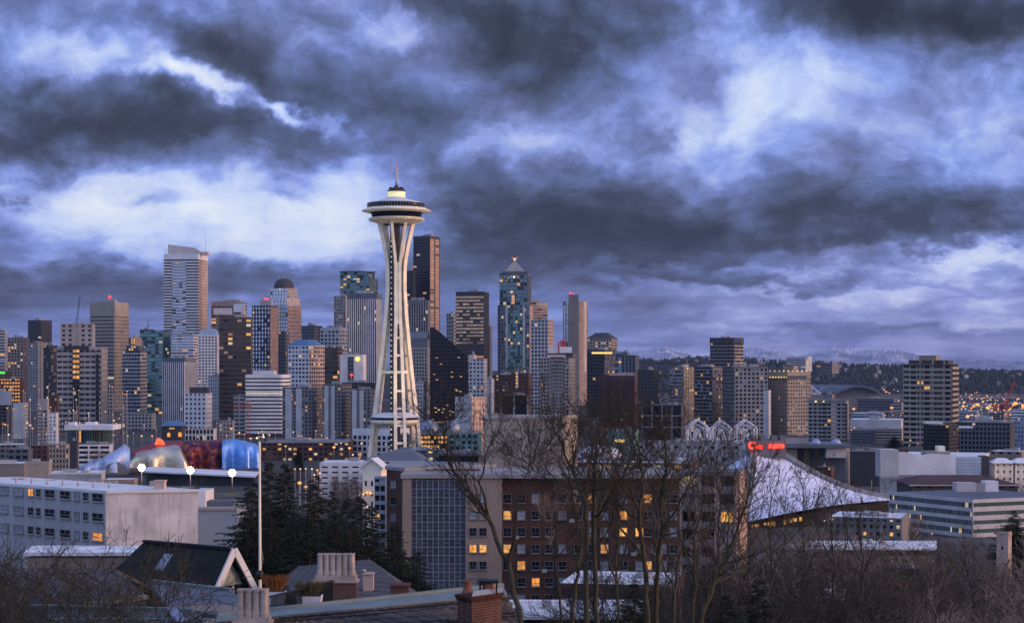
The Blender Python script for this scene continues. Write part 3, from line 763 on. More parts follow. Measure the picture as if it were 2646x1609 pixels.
# black tower with lit bands
def pal35(i, j, nf, nb):
    t = i / nf
    return 'gold' if t > .55 else 'dark' if t > .47 else 'litx' if t > .40 else 'lit' if t > .18 else 'dark'
T('office_tower', 'black tower with copper coloured window bands above and yellow lit ones below', 2450,
  [(1178, 1250, 1263, 753, 'dark', St(9.2, 9.4, .93, .50, pal35, sp=.5, pp=.3, top=12, smat=M['charcoal'], skip=lambda i, j, nf, nb: .47 < i / nf < .55), St(9.2, 14, .3, .4, 'dull', top=12))], roof='charcoal', mech=2)
T('office_tower', 'narrow dark tower squeezed right of the black copper banded tower', 2700, [(1255, 1266, 1272, 843, 'slate', St(9, 6, .6, .6, 'dark'), None)])
# glass tower with a pyramid
def h(B):
    C, dA, dB, wA, wB, z1, Y = B.last
    strip(B, 'A', 1313, 1350, 800, 948, St(9.5, 6.5, .86, .7, 'green'), 'green', .9, 'first')
    strip(B, 'A', 1307, 1312, 788, 950, None, 'pale', 1.1, 'first'); strip(B, 'A', 1351, 1356, 788, 950, None, 'pale', 1.1, 'first')
    c = P(1330, 700, Y + 16); r = 25 / FPX * Y; mb = MB()
    zb = CZ - (700 - HZ) / FPX * Y; za = CZ - (672 - HZ) / FPX * Y
    mb.box(c.x - r * 1.35, c.x + r * 1.35, Y + 2, Y + 30, z1 - .2, zb); mb.build('crown_block', M['slate'], B.root)
    mb = MB(); lo = [(c.x - r, c.y - r, zb), (c.x + r, c.y - r, zb), (c.x + r, c.y + r, zb), (c.x - r, c.y + r, zb)]
    mb.hexa(lo, [(c.x + sx * .8, c.y + sy * .8, za) for sx, sy in ((-1, -1), (1, -1), (1, 1), (-1, 1))]); mb.build('pyramid_roof', M['conc'], B.root)
    mb = MB(); mb.ball((c.x, c.y, za + 2.2), 1.9, 8); mb.build('roof_lantern', LAMP['yellow'], B.root)
    for k in (-1, 1):
        mb = MB(); mb.ball((c.x + k * 3.2, c.y, za + 4.5), 1.0, 8); mb.build('beacon_light', LAMP['red'], B.root)
    # arched gable lights below the pyramid
    mb = MB(); p = P(1328, 713, Y + 1.6)
    for k in range(9):
        t = -math.pi * .42 + k * math.pi * .84 / 8; mb.ball((p.x + 10 * math.sin(t), p.y, p.z - 9 + 9 * math.cos(t)), .5, 6)
    mb.build('arch_lights', LAMP['yellow'], B.root)
    mb = MB(); mb.ball((p.x, p.y, p.z - 1.5), 1.3, 8); mb.build('crown_lamp', LAMP['white'], B.root)
    strip(B, 'A', 1322, 1330, 762, 786, St(8, 4, .8, .8, 'litx'), 'pale', .8)
HOOK.append(h)
T('office_tower', 'blue green glass tower with pale edges, stepped shoulders and a lit pyramid top', 2550,
  [(1286, 1368, 1377, 788, 'slate', St(9.5, 8.4, .62, .64, 'green', pp=.5, smat=M['grey']), St(9.5, 5, .5, .6, 'gold', smat=M['pink'], pmat=M['pink'])),
   (1291, 1362, 1372, 705, 'slate', St(9.5, 8.5, .84, .70, 'green', pp=.4, top=6, pmat=M['slate']), St(9.5, 5, .5, .6, 'green', top=6))], mech=0)
T('office_tower', 'block glowing bright orange in the last light right of the pyramid tower', 2900, [(1364, 1373, 1415, 780, 'tan', St(7.5, 15, .94, .6, 'gold', sp=.15, top=2, smat=M['gold']), St(7.5, 15, .94, .62, 'gold', sp=.15, top=2, smat=M['pink'], pmat=M['pink']))], mech=1)  # orange of the last light is painted with gold bands and pink trim
T('apartment_tower', 'white gridded tower with dark square windows below the orange glowing block', 2300, [(1372, 1416, 1430, 826, 'pale', St(10, 9, .66, .6, 'dull', pp=.5), St(10, 6, .6, .6, 'warmr', pp=.5, pmat=M['pink']))], cat='apartment tower', mech=2)
HOOK.append(lambda B: (add_block(B, 'service_core', 1470, 1495, 761, 1000, 2748, 14, 'grey'), beacon(B, 1473, 757, 2755, 1.8), beacon(B, 1481, 759, 2755, 1.2),
   strip(B, 'B', 1508, 1514, 779, 960, None, 'pale', .8)))
T('office_tower', 'pale upright ribbed tower with a taller grey core and red roof lights', 2760,
  [(1455, 1497, 1518, 778, 'conc', St(12, 8, .5, .85, 'silver', pp=.9, pmat=M['pale']), St(12, 7, .55, .85, 'warmr', pp=.9, pmat=M['pink']))], mech=2)
B = T('office_tower', 'beige block with a black hipped roof right of the ribbed tower', 2500, [(1517, 1580, 1595, 874, 'beige', St(8, 7.5, .6, .5, 'lit', top=2), St(8, 7))], mech=0)
C, dA, dB, wA, wB, z1, Y = B.last
mb = MB(); q = [C + dA * wA, C, C + dB * wB, C + dA * wA + dB * wB]; c0 = (q[0] + q[2]) / 2
mb.hexa([(lerp(c0.x, p.x, 1.04), lerp(c0.y, p.y, 1.04), z1 + .05) for p in q], [(lerp(p.x, c0.x, .55), lerp(p.y, c0.y, .55), z1 + 8) for p in q]); mb.build('hipped_roof', M['charcoal'], B.root)
def h(B):
    C, dA, dB, wA, wB, z1, Y = B.last
    mb = MB(); a, b = P(1529, 909, Y - 1), P(1582, 914, Y - 1); mb.box(a.x, b.x, Y - 1.2, Y - .2, b.z, a.z); mb.build('light_strip', LAMP['yellow'], B.root)
HOOK.append(h)
T('office_tower', 'dark glass tower with a glowing yellow strip along its top', 2150, [(1517, 1562, 1590, 903, 'charcoal', St(9, 9, .9, .6, 'dark', top=10), St(9, 8, .85, .6, 'blue', top=10))])
T('office_tower', 'blue glass block right of the yellow strip tower', 2350, [(1555, 1606, 1614, 908, 'slate', St(8, 8, .8, .62, 'blue'), St(8, 7))])
T('office_tower', 'grey blue block with upright ribs at the edge of the skyline', 2300, [(1606, 1642, 1651, 917, 'slate', St(9, 9, .45, .8, 'dull', pp=.5), St(9, 7, .4, .8, 'dull')), (1606, 1620, 1626, 909, 'slate', None, None)])
T('office_building', 'rust red windowless block with a pink cornice', 1850, [(1547, 1640, 1662, 968, 'rust', St(9, 14, .25, .3, 'dull', top=12, sp=.05, pp=.05), None)], cat='block', mech=2)
HOOK.append(lambda B: strip(B, 'A', 1575, 1640, 963, 970, None, 'pink', 1.0))
T('apartment_tower', 'low dark apartment block with lit dots right of the rust red block', 1700, [(1648, 1690, 1702, 955, 'charcoal', St(9, 8, .6, .6, 'apt'), St(9, 8))], cat='apartment block')
# beige residential tower with a brown middle
def h(B):
    strip(B, 'A', 1424, 1456, 922, 1090, St(9.4, 8, .6, .6, 'apt', sp=.9, smat=M['beige']), 'brown', .4)
    add_block(B, 'roof_house', 1414, 1462, 916, 924, 1510, 10, 'pink')
HOOK.append(h)
T('apartment_tower', 'beige apartment tower with a brown balcony column up its middle', 1500, [(1396, 1470, 1485, 925, 'beige', St(9.4, 8.5, .55, .55, 'apt', sp=.7), St(9.4, 7))], cat='apartment tower', mech=2)
HOOK.append(lambda B: (add_block(B, 'white_screen', 1418, 1440, 896, 911, 1795, 2, 'white'), add_block(B, 'white_screen', 1446, 1478, 896, 911, 1795, 2, 'white'), add_block(B, 'hoist', 1442, 1445.5, 882, 912, 1794, 3, 'redp'), add_block(B, 'hoist', 1448, 1462, 880, 895, 1797, 3, 'redp')))
T('unfinished_tower', 'unfinished tower topped with white screens and a red hoist', 1800, [(1412, 1480, 1490, 912, 'grey', St(9, 9, .7, .6, 'dull', sp=.6), St(9, 8, .7, .6, 'dull'))], cat='tower', mech=0)
T('apartment_tower', 'white slab apartment tower with a roof house beside the black glass wedge', 1750, [(1212, 1250, 1258, 927, 'pale', St(10, 9, .6, .5, 'apt'), St(10, 6)), (1213, 1226, 1230, 916, 'pale', None, None)], cat='apartment tower', mech=1)
T('apartment_tower', 'small stepped white block right of the white slab tower', 1800, [(1254, 1270, 1277, 978, 'pale', St(9, 7, .5, .5, 'dull'), None)], cat='apartment block')
T('apartment_tower', 'old brown brick block with small dark windows', 1850, [(1273, 1322, 1330, 968, 'redb', St(9.5, 8, .5, .5, 'apt'), St(9, 8))], cat='apartment block')
HOOK.append(lambda B: strip(B, 'A', 1332, 1340, 953, 1004, St(8, 8, .5, .6, 'litx'), 'conc', .8))
T('apartment_tower', 'old red brick block with a lit stair column', 1650, [(1324, 1366, 1374, 964, 'redb', St(9.5, 9, .45, .45, 'dull'), None)], cat='apartment block')
T('parking_building', 'black open framed building with pale posts behind the big beige block', 1200, [(1293, 1364, 1371, 1020, 'charcoal', St(55, 34, .86, .86, 'dark', pp=.6, pmat=M['conc'], top=4), None)], cat='building', mech=2)
HOOK.append(lambda B: strip(B, 'B', 1226, 1236, 1032, 1080, St(10, 9, .5, .5, 'litx'), 'pink', .4))
T('apartment_tower', 'blank pale block with a pinkish right side and a lit stair', 1350, [(1177, 1219, 1252, 1025, 'pale', St(16, 14, .2, .25, 'dull'), St(16, 14, .3, .4, 'dull', pmat=M['pink'], smat=M['pink']))], cat='apartment block', mech=2)

# condominiums on the right
HOOK.append(lambda B: strip(B, 'A', 1837, 1917, 876, 886, None, 'grey', .9))
T('apartment_tower', 'dark balconied tower rising behind the long grid of apartments', 1950, [(1835, 1896, 1920, 872, 'charcoal', St(9, 9, .55, .55, 'dark', sp=1.1, smat=M['grey'], top=14), St(9, 9, .6, .6, 'apt', sp=.9, smat=M['beige'], top=14))], cat='apartment tower', mech=2)
T('apartment_tower', 'grey rounded balcony tower at the left end of the apartment grid', 1750, [(1731, 1766, 1800, 948, 'grey', St(9.4, 9, .8, .58, 'blue', sp=1.0, smat=M['conc']), St(9.4, 9, .6, .55, 'dark', sp=.8))], cat='apartment tower', mech=3)
T('apartment_tower', 'dark middle apartment tower with pale balcony slabs in the grid row', 1700, [(1795, 1840, 1872, 947, 'charcoal', St(9.4, 9.5, .72, .6, 'apt', sp=1.1, smat=M['grey']), St(9.4, 9, .7, .6, 'blue', sp=1, smat=M['grey']))], cat='apartment tower', mech=3)
HOOK.append(lambda B: antenna(B, 1968, 922, 946, 1650, .8))
T('apartment_tower', 'broad pale framed apartment tower with a grid of dark square windows', 1640, [(1868, 1898, 1984, 947, 'grey', St(10.5, 9, .7, .6, 'apt', sp=.8), St(10.5, 10.5, .62, .58, 'apt', pp=.6, sp=.5, smat=M['conc'], pmat=M['conc'], top=5))], cat='apartment tower', mech=4, asp=.6)
T('apartment_tower', 'low white annex at the right foot of the pale framed tower', 1600, [(1972, 1986, 1992, 1008, 'pale', None, None)], cat='apartment block', mech=0)
def h(B):
    strip(B, 'A', 1984, 2088, 970, 979, None, 'tan', 1.6)
    C, dA, dB, wA, wB, z1, Y = B.first
    for (y, k) in ((974, 14), (958, 9)):
        for q in range(k):
            p = P(lerp(1990, 2084, q / (k - 1)), y, Y - 1.5); mb = MB(); mb.ball(p, .75 if k > 9 else .6, 6); mb.build('cornice_lamp', LAMP['yellow'], B.root)
HOOK.append(h)
T('apartment_tower', 'beige tower with a ring of yellow lamps under its crown', 1660, [(1984, 2034, 2094, 958, 'beige', St(9.6, 9, .42, .45, 'apt', sp=.3, top=20), St(9.6, 8.5, .55, .5, 'apt', sp=.6, top=20)), (2022, 2050, 2062, 944, 'tan', None, None)], cat='apartment tower', mech=0)
def h(B):
    strip(B, 'A', 2124, 2137, 1042, 1150, St(10.8, 7, .8, .7, 'dark'), 'dark', .6)
    strip(B, 'A', 2176, 2190, 1042, 1150, None, 'brown', .4)
    strip(B, 'A', 2148, 2160, 1036, 1150, None, 'pink', .8)
    strip(B, 'A', 2086, 2194, 1030, 1036, None, 'conc', 1.4)
    for x in (2108, 2128):
        mb = MB(); mb.ball(P(x, 1037, 1545), .9, 6); mb.build('roof_lamp', LAMP['yellow'], B.root)
HOOK.append(h)
T('apartment_tower', 'apartment block with dark upright strips and pale balconies beside the lamp crowned tower', 1550, [(2088, 2186, 2193, 1032, 'conc', St(10.8, 12, .6, .55, 'dark', sp=.9), None), (2128, 2150, 2156, 1018, 'grey', None, None)], cat='apartment block', mech=2)
# big brown condominium
def h(B):
    strip(B, 'A', 2334, 2352, 942, 1160, St(13.4, 17, .8, .55, 'dark', sp=.8, smat=M['beige']), 'brown', -.4)
    strip(B, 'A', 2376, 2381, 932, 1160, None, 'tan', 1.2); strip(B, 'A', 2408, 2413, 926, 1160, None, 'tan', 1.2)
    strip(B, 'A', 2414, 2436, 938, 1160, St(13.4, 11, .35, .3, 'dull'), 'brown', .5)
    strip(B, 'A', 2437, 2442, 932, 1160, None, 'tan', 1.2)
HOOK.append(h)
T('apartment_tower', 'big brown apartment tower with stacked balconies standing alone at right', 1450,
  [(2334, 2458, 2474, 940, 'brown', St(13.4, 17, .82, .56, 'dark', sp=1.5, smat=M['beige'], pp=.6, pmat=M['beige'], top=4), St(13.4, 10, .7, .5, 'apt', sp=1.2, smat=M['beige'])),
   (2348, 2450, 2463, 930, 'brown', St(12, 17, .7, .5, 'dull', top=4, smat=M['beige']), None), (2375, 2418, 2430, 918, 'tan', None, None)], cat='apartment tower', mech=0)
HOOK.append(lambda B: add_block(B, 'roof_canopy', 2390, 2436, 1089, 1094, 1290, 8, 'roofw'))
T('apartment_block', 'black low apartment block with a bright canopy in front of the brown tower', 1300, [(2386, 2452, 2476, 1098, 'charcoal', St(10, 9, .8, .6, 'dark', smat=M['dark']), St(10, 9, .7, .6, 'dark'))], cat='apartment block', mech=2)
HOOK.append(lambda B: add_block(B, 'roof_canopy', 2472, 2515, 1101, 1106, 1330, 8, 'roofw'))
T('apartment_block', 'long dark apartment block with pale posts at the right edge', 1340, [(2472, 2610, 2628, 1092, 'charcoal', St(13, 10, .72, .6, 'dark', smat=M['slate'], pmat=M['grey'], sp=.6), None)], cat='apartment block', mech=4)
T('apartment_block', 'pale grey apartment block cut by the right edge of the view', 1320, [(2622, 2660, 2690, 1080, 'blue', St(11, 9, .5, .5, 'apt'), None)], cat='apartment block', mech=1)
T('hospital_building', 'white hospital block on the wooded ridge', 5200, [(2032, 2082, 2098, 924, 'pale', g_band(4.5, .5), None), (2080, 2088, 2098, 921, 'white', None, None)], cat='hospital', yb=960, mech=0)
T('hospital_building', 'grey stepped block on the wooded ridge right of the white hospital', 5400, [(2110, 2150, 2168, 937, 'grey', g_band(4, .5), None), (2118, 2130, 2136, 932, 'grey', None, None)], cat='hospital', yb=965, mech=0)

# ------------------------------------------------------------------ the ground, hills, mountains
ys = [-240, -120, -60, -20, 0, 15, 30, 50, 70, 90, 110, 140, 170, 200, 250, 300, 350, 420, 500, 600, 700, 850, 1000, 1200, 1400, 1600, 1800, 2000, 2200, 2400, 2600, 2900, 3200, 3600, 4000, 4500, 5200, 6000, 7000, 9000, 14000, 30000, 45000]
us = [-1.6, -1.0, -.6] + [-.44 + .04 * k for k in range(23)] + [.6, 1.0, 1.6]
mb = MB(); mb.grid([[(u * (abs(y) + 160), y, ground(u * (abs(y) + 160), y)) for u in us] for y in ys])
gm = bpy.data.materials.new('city ground'); gm.use_nodes = True; t = NT(gm.node_tree)
p = t.new('ShaderNodeTexCoord').outputs['Object']
n1 = t.noise(p, .004, 5, .6); n2 = t.noise(p, .04, 5, .65)
c = t.ramp(n2, [(.30, (.018, .020, .017)), (.46, (.035, .036, .036)), (.58, (.055, .052, .050)), (.70, (.12, .12, .13))])
t.l.new(t.mix(t.maprange(n1, .4, .6, 0, .6), c, (.030, .036, .026)), t.n['Principled BSDF'].inputs['Base Color'])
t.n['Principled BSDF'].inputs['Roughness'].default_value = .9
tag(mb.build('ground', gm), kind='structure')

def hnoise(x, s):
    return sum(math.sin(x * f * s + ph) * a for f, ph, a in ((1, .3, .5), (2.3, 1.7, .28), (5.1, 4.2, .16), (11.7, 2.2, .09), (23, 5.1, .05)))
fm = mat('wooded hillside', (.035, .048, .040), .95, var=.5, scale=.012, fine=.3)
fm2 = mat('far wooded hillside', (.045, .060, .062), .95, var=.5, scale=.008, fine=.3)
def ridge(name, Y, prof, depth, m, rough, seed):
    rows = []; rr = random.Random(seed)
    N = 240
    xs = [lerp(prof[0][0], prof[-1][0], k / N) for k in range(N + 1)]
    for j in range(9):
        t_ = j / 8; row = []
        for x in xs:
            top = P(x, interp(prof, x), Y + depth)
            zb = ground(U(x) * Y, Y) - 8
            z = lerp(zb, top.z, math.sin(t_ * math.pi / 2) ** .8)
            row.append((U(x) * (Y + depth * t_), Y + depth * t_, z + hnoise(x * .05 + j * 2.1, .9) * rough * t_ + rr.uniform(-.3, .5) * rough * t_))
        rows.append(row)
    rows.append([(x, y + depth * .6, z - 40) for x, y, z in rows[-1]])
    mb = MB(); mb.grid(rows)
    return tag(mb.build(name, m), kind='structure')
ridge('hills', 6200, [(1380, 962), (1560, 955), (1620, 936), (1700, 938), (1800, 932), (1900, 934), (1990, 940), (2040, 942), (2110, 944), (2180, 948), (2300, 952), (2500, 963), (2646, 968), (2900, 975)], 900, fm, 5, 3)
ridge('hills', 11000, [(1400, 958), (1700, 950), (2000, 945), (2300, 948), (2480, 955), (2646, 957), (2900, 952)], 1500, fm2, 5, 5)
ridge('hills', 4600, [(-400, 925), (0, 930), (300, 940), (600, 948), (1000, 955), (1400, 960)], 600, fm, 4, 8)
# snowy mountains beyond
mm_ = bpy.data.materials.new('snowy rock'); mm_.use_nodes = True; t = NT(mm_.node_tree)
p = t.new('ShaderNodeTexCoord').outputs['Object']
sp = t.new('ShaderNodeSeparateXYZ'); t.l.new(p, sp.inputs[0])
nz = t.noise(t.vec('MULTIPLY', p, (1, 1, 1.8)), .0013, 7, .65)
k = t.maprange(t.math('ADD', t.math('MULTIPLY', sp.outputs[2], .00045), nz), .52, .82, 0, 1)
t.l.new(t.mix(k, (.10, .13, .19), (.48, .52, .62)), t.n['Principled BSDF'].inputs['Base Color']); t.n['Principled BSDF'].inputs['Roughness'].default_value = .8
prof = [(1380, 950), (1480, 935), (1560, 922), (1640, 908), (1680, 900), (1720, 894), (1750, 905), (1800, 925), (1850, 912), (1900, 905), (1960, 898), (2010, 906), (2060, 918), (2110, 908), (2160, 896), (2210, 904), (2260, 899), (2320, 906), (2380, 920), (2470, 930), (2560, 928), (2646, 935), (2800, 930), (3000, 945)]
rows = []; Ym = 34000; N = 300
for j in range(12):
    t_ = j / 11; row = []
    for q in range(N + 1):
        x = lerp(1380, 3000, q / N); tz = P(x, interp(prof, x), Ym + 6000).z
        z = lerp(-50, tz, t_ ** 1.1) + hnoise(x * .035 + j * 1.3, 1) * 70 * t_ * (1 if j < 11 else .5) + rng.uniform(-1, 1) * 22 * t_
        row.append((U(x) * (Ym + 6000 * t_), Ym + 6000 * t_, z))
    rows.append(row)
rows.append([(x, y + 2500, z - 900) for x, y, z in rows[-1]])
mb = MB(); mb.grid(rows, smooth=False); tag(mb.build('mountains', mm_), kind='structure')
# trees of the far woods, too many to count
fmat = mat('far tree foliage', (.028, .042, .032), .95, var=.5, scale=.03)
mb = MB(); rr = random.Random(41)
for q in range(2600):
    x = rr.uniform(1500, 2700); t_ = rr.random(); Y = 6200 + 900 * t_ * .95
    prof1 = [(1380, 962), (1560, 955), (1620, 936), (1700, 938), (1800, 932), (1900, 934), (1990, 940), (2040, 942), (2110, 944), (2180, 948), (2300, 952), (2500, 963), (2646, 968), (2900, 975)]
    top = P(x, interp(prof1, x), 7100).z; zb = ground(U(x) * 6200, 6200) - 8
    z = lerp(zb, top, math.sin(t_ * math.pi / 2) ** .8)
    h = rr.uniform(8, 24); r = h * rr.uniform(.22, .42); c = (U(x) * Y, Y, z)
    mb.lathe(c, [(r * .6, 0), (r, h * .35), (r * .55, h * .75), (.2, h)], 5, smooth=False, a0=rr.random() * 6)
tag(mb.build('forest', fmat), 'dark wood covering the ridge beyond the harbour', 'woodland', kind='stuff')

# ------------------------------------------------------------------ the needle tower
YN = 1151.0
NB = P(1024.5, 1180, YN); S_ = YN / FPX
nd = thing('needle_tower', NB, 'tall white needle tower with three splayed legs and a flying saucer top', 'tower')
zz = lambda y: (1180 - y) * S_
RAD = [(-8, 18.0), (0, 17.0), (20, 14.6), (45, 11.2), (70, 8.2), (90, 6.3), (106, 5.2), (118, 5.2), (128, 6.0), (140, 7.9), (149, 9.8)]
SEP = [(0, 3.1), (30, 2.75), (60, 2.2), (80, 1.75), (88, 1.35), (122, 1.35), (128, 1.9), (140, 3.6), (149, 4.6)]
for fi in (12, 132, 252):
    rd = Vector((math.sin(R(fi)), -math.cos(R(fi)), 0)); tn = Vector((math.cos(R(fi)), math.sin(R(fi)), 0))
    mb = MB(); zs = [-8, 0, 8, 16, 24, 32, 40, 50, 60, 70, 78, 84, 90, 98, 106, 114, 120, 126, 132, 138, 144, 149]
    for sgn in (-1, 1):
        ring = []
        for z in zs:
            c = NB + rd * interp(RAD, z) + tn * sgn * interp(SEP, z); wt = .95 if z < 100 else .85
            dp = 1.3
            ring.append([c + Vector((0, 0, z)) + tn * a * wt + rd * b * dp for a, b in ((-1, 1), (1, 1), (1, -1), (-1, -1), (-1, 1))])
        mb.grid(ring, smooth=False)
    # web plates where the pair of beams joins
    for za, zb in ((84, 123),):
        zs2 = [za + (zb - za) * k / 8 for k in range(9)]
        for sg in (1, -1):
            mb.grid([[NB + rd * (interp(RAD, z) + sg * .8) + tn * s2 * 1.0 + Vector((0, 0, z)) for s2 in (-1, 1)] for z in zs2], smooth=False)
    for y in (873, 918, 961, 1009, 1054, 1097, 1142):
        z = zz(y); s2 = interp(SEP, z)
        a = NB + rd * interp(RAD, z) - tn * s2 + Vector((0, 0, z)); b = NB + rd * interp(RAD, z) + tn * s2 + Vector((0, 0, z))
        mb.bar(a, b, 1.6, 1.4)
    mb.build('leg', M['cream'], nd)
# lift core with its rows of lamps
mb = MB(); mb.prism([(NB.x - .8 + 3.4 * math.cos(R(60 * k + 20)), NB.y + 3.4 * math.sin(R(60 * k + 20))) for k in range(6)], NB.z, NB.z + 149)
for k in range(46):
    z = NB.z + 2 + k * 3.2
    mb.prism([(NB.x - .8 + 3.75 * math.cos(R(60 * j + 20)), NB.y + 3.75 * math.sin(R(60 * j + 20))) for j in range(6)], z, z + .35)
core = mb.build('lift_core', M['dark'], nd)
for k in range(44):
    mb2 = MB(); mb2.box(NB.x - 3.4, NB.x - 2.6, NB.y - 4.0, NB.y - 3.75, NB.z + 4 + k * 3.3, NB.z + 4.9 + k * 3.3)
    mb2.build('core_lamp', GL['lw'], core)
mb = MB(); z = NB.z + zz(961)
for k in range(3):
    pts = [NB + Vector((math.sin(R(f)), -math.cos(R(f)), 0)) * interp(RAD, zz(961)) + Vector((0, 0, zz(961))) for f in (12 + 120 * k, 132 + 120 * k)]
    mb.bar(pts[0], pts[1], 1.2, 1.8)
mb.build('tie_beam', M['cream'], nd)
# lower deck
def ngon(prof, n, a0): mb = MB(); mb.lathe(NB - Vector((1.0, 0, 0)), prof, n, smooth=False, a0=a0, closed=True); return mb
ngon([(15.6, zz(1078)), (15.9, zz(1076.5)), (9.5, zz(1066)), (3, zz(1065))], 12, R(8)).build('lower_deck_roof', M['white'], nd)
ngon([(15.0, zz(1084)), (15.2, zz(1077.6))], 12, R(8)).build('lower_deck_windows', GL['dk2'], nd)
ngon([(9.5, zz(1101)), (12.5, zz(1098)), (15.4, zz(1091)), (15.6, zz(1083.6))], 12, R(8)).build('lower_deck', M['cream'], nd)
# saucer
def lat(name, prof, m, n=48, smooth=True):
    mb = MB(); mb.lathe(NB, [(r * S_, zz(y)) for r, y in prof], n, 0, smooth); return mb.build(name, m, nd)
und = lat('saucer_underside', [(20, 580), (36, 577), (55, 572), (72, 567.5), (73, 566), (66, 563)], M['cream'])
mb = MB()
for k in range(48):
    a = 2 * math.pi * k / 48; e = Vector((math.cos(a), math.sin(a), 0))
    mb.bar(NB + e * 37 * S_ + Vector((0, 0, zz(577.6))), NB + e * 71 * S_ + Vector((0, 0, zz(568.2))), .45, 1.3)
mb.build('ribs', M['cream'], und)
mb = MB(); mb.lathe(NB, [(33 * S_, zz(581)), (36 * S_, zz(576.5))], 32); mb.build('hub', M['charcoal'], nd)
lat('restaurant_windows', [(62, 563.5), (67, 549)], GL['dk2'])
lat('halo_ring', [(66, 549.5), (74, 550), (89, 546.3), (90, 545.2), (86, 543), (76, 539), (72, 537)], M['cream'], 64)
lat('observation_deck', [(70, 538), (74.5, 537.5), (75, 526), (73.5, 525.5)], GL['dk2'])
mb = MB()
for k in range(64):
    a = 2 * math.pi * k / 64; e = Vector((math.cos(a), math.sin(a), 0)); mb.bar(NB + e * 75.6 * S_ + Vector((0, 0, zz(538))), NB + e * 75.6 * S_ + Vector((0, 0, zz(526))), .16, .16)
mb.lathe(NB + Vector((0, 0, zz(526.3))), [(75.9 * S_, 0), (75.9 * S_, .25)], 64); mb.build('railing', M['steel'], nd)
lat('saucer_roof', [(73.8, 526), (64, 524.2), (52, 521), (38, 516.5), (28, 513), (24.5, 510)], M['white'])
lat('lit_collar', [(24.5, 510), (22.3, 506), (22.3, 501), (24, 496)], emit('glowing pale yellow collar', (1, .86, .36), .62, (.7, .65, .4)))
lat('top_deck', [(24, 496.2), (22.5, 491), (10, 490), (8, 484), (5, 484), (4.5, 479), (.1, 478.6)], M['charcoal'])
for k in range(6):
    mb = MB(); a = k * 1.05 + .3; c = NB + Vector((math.cos(a) * 16 * S_, math.sin(a) * 16 * S_, zz(491))); mb.lathe(c, [(.5, 0), (1.0, .9), (1.0, 1.4), (.05, 1.9)], 8); mb.build('dish', M['charcoal'], nd)
mb = MB(); mb.tube([NB + Vector((0, 0, zz(484))), NB + Vector((0, 0, zz(466))), NB + Vector((0, 0, zz(440))), NB + Vector((0, 0, zz(431)))], [.85, .6, .42, .2], 8); mb.build('mast', M['steel'], nd)
mb = MB(); mb.ball(NB + Vector((0, 0, zz(430))), .6, 8); mb.build('beacon_light', LAMP['red'], nd)
LAMPS_DECK = emit('deck rim lamp', (1, .80, .4), 1.6)
for k in range(28):
    a = 2 * math.pi * (k + .5) / 28; e = Vector((math.cos(a), math.sin(a), 0)); 
    if e.y > .35: continue
    mb = MB(); mb.ball(NB + e * 77 * S_ + Vector((0, 0, zz(540.3))), .42, 6); mb.build('rim_lamp', LAMPS_DECK, nd)

# floodlights on the ground that wash the tower
for k, (fx, fy) in enumerate(((-26, -46), (34, -44), (4, -60))):
    q = NB + Vector((fx, fy, -4)); mb = MB(); mb.box(q.x - .6, q.x + .6, q.y - .4, q.y + .4, q.z - .6, q.z + .2); mb.build('flood_lamp', LAMP['flood'], nd)
    ld = bpy.data.lights.new('tower_flood', 'SPOT'); ld.energy = 52000; ld.color = (1, .80, .50); ld.spot_size = R(50); ld.spot_blend = .6; ld.shadow_soft_size = .6
    lo = bpy.data.objects.new('tower_flood', ld); COL.objects.link(lo); lo.location = q + Vector((0, 0, .9)); lo.rotation_euler = (NB + Vector((0, 0, 105)) - lo.location).to_track_quat('-Z', 'Y').to_euler()

# ------------------------------------------------------------------ arena with the four sloping roof planes
YA = 700.0
AP = P(1979, 1166, YA); zga = ground(AP.x, YA) - 1
ar = thing('arena', Vector((AP.x, YA, zga)), 'big arena with a pale four sided tent roof and red neon signs at its peak', 'arena')
panel = bpy.data.materials.new('pale standing seam roof'); panel.use_nodes = True; t = NT(panel.node_tree)
p = t.new('ShaderNodeTexCoord').outputs['Object']; sp = t.new('ShaderNodeSeparateXYZ'); t.l.new(p, sp.inputs[0])
seam = t.maprange(t.math('ABSOLUTE', t.math('SUBTRACT', t.math('FRACT', t.math('MULTIPLY', sp.outputs[0], .45)), .5)), .42, .5, 0, .35)
nn = t.maprange(t.noise(p, .12, 6, .65), .35, .75, 0, .55)
cc = t.mix(nn, (.64, .70, .90), (.42, .48, .66)); cc = t.mix(seam, cc, (.36, .40, .50))  # blue of the reflected sky is painted into the roof colour
t.l.new(cc, t.n['Principled BSDF'].inputs['Base Color']); t.n['Principled BSDF'].inputs['Roughness'].default_value = .45; t.n['Principled BSDF'].inputs['Specular IOR Level'].default_value = .5
corners = [P(1923, 1350, 655), P(2325, 1290, 700), P(2040, 1240, 765), P(1668, 1268, 720)]
apx = [AP + Vector((-3.4, -2, 0)), AP + Vector((3.4, -2, 0)), AP + Vector((3.4, 5, 0)), AP + Vector((-3.4, 5, 0))]
starts = [AP + Vector((-5.0, -4, -.5)), AP + Vector((5.5, -2, -.5)), AP + Vector((4, 6, -.5)), AP + Vector((-6.5, 2, -.5))]
def rcurve(k, t_):
    p = starts[k].lerp(corners[k], t_); p = Vector(p); p.z -= 4.2 * math.sin(math.pi * t_) * (.8 if k != 0 else .4); return p
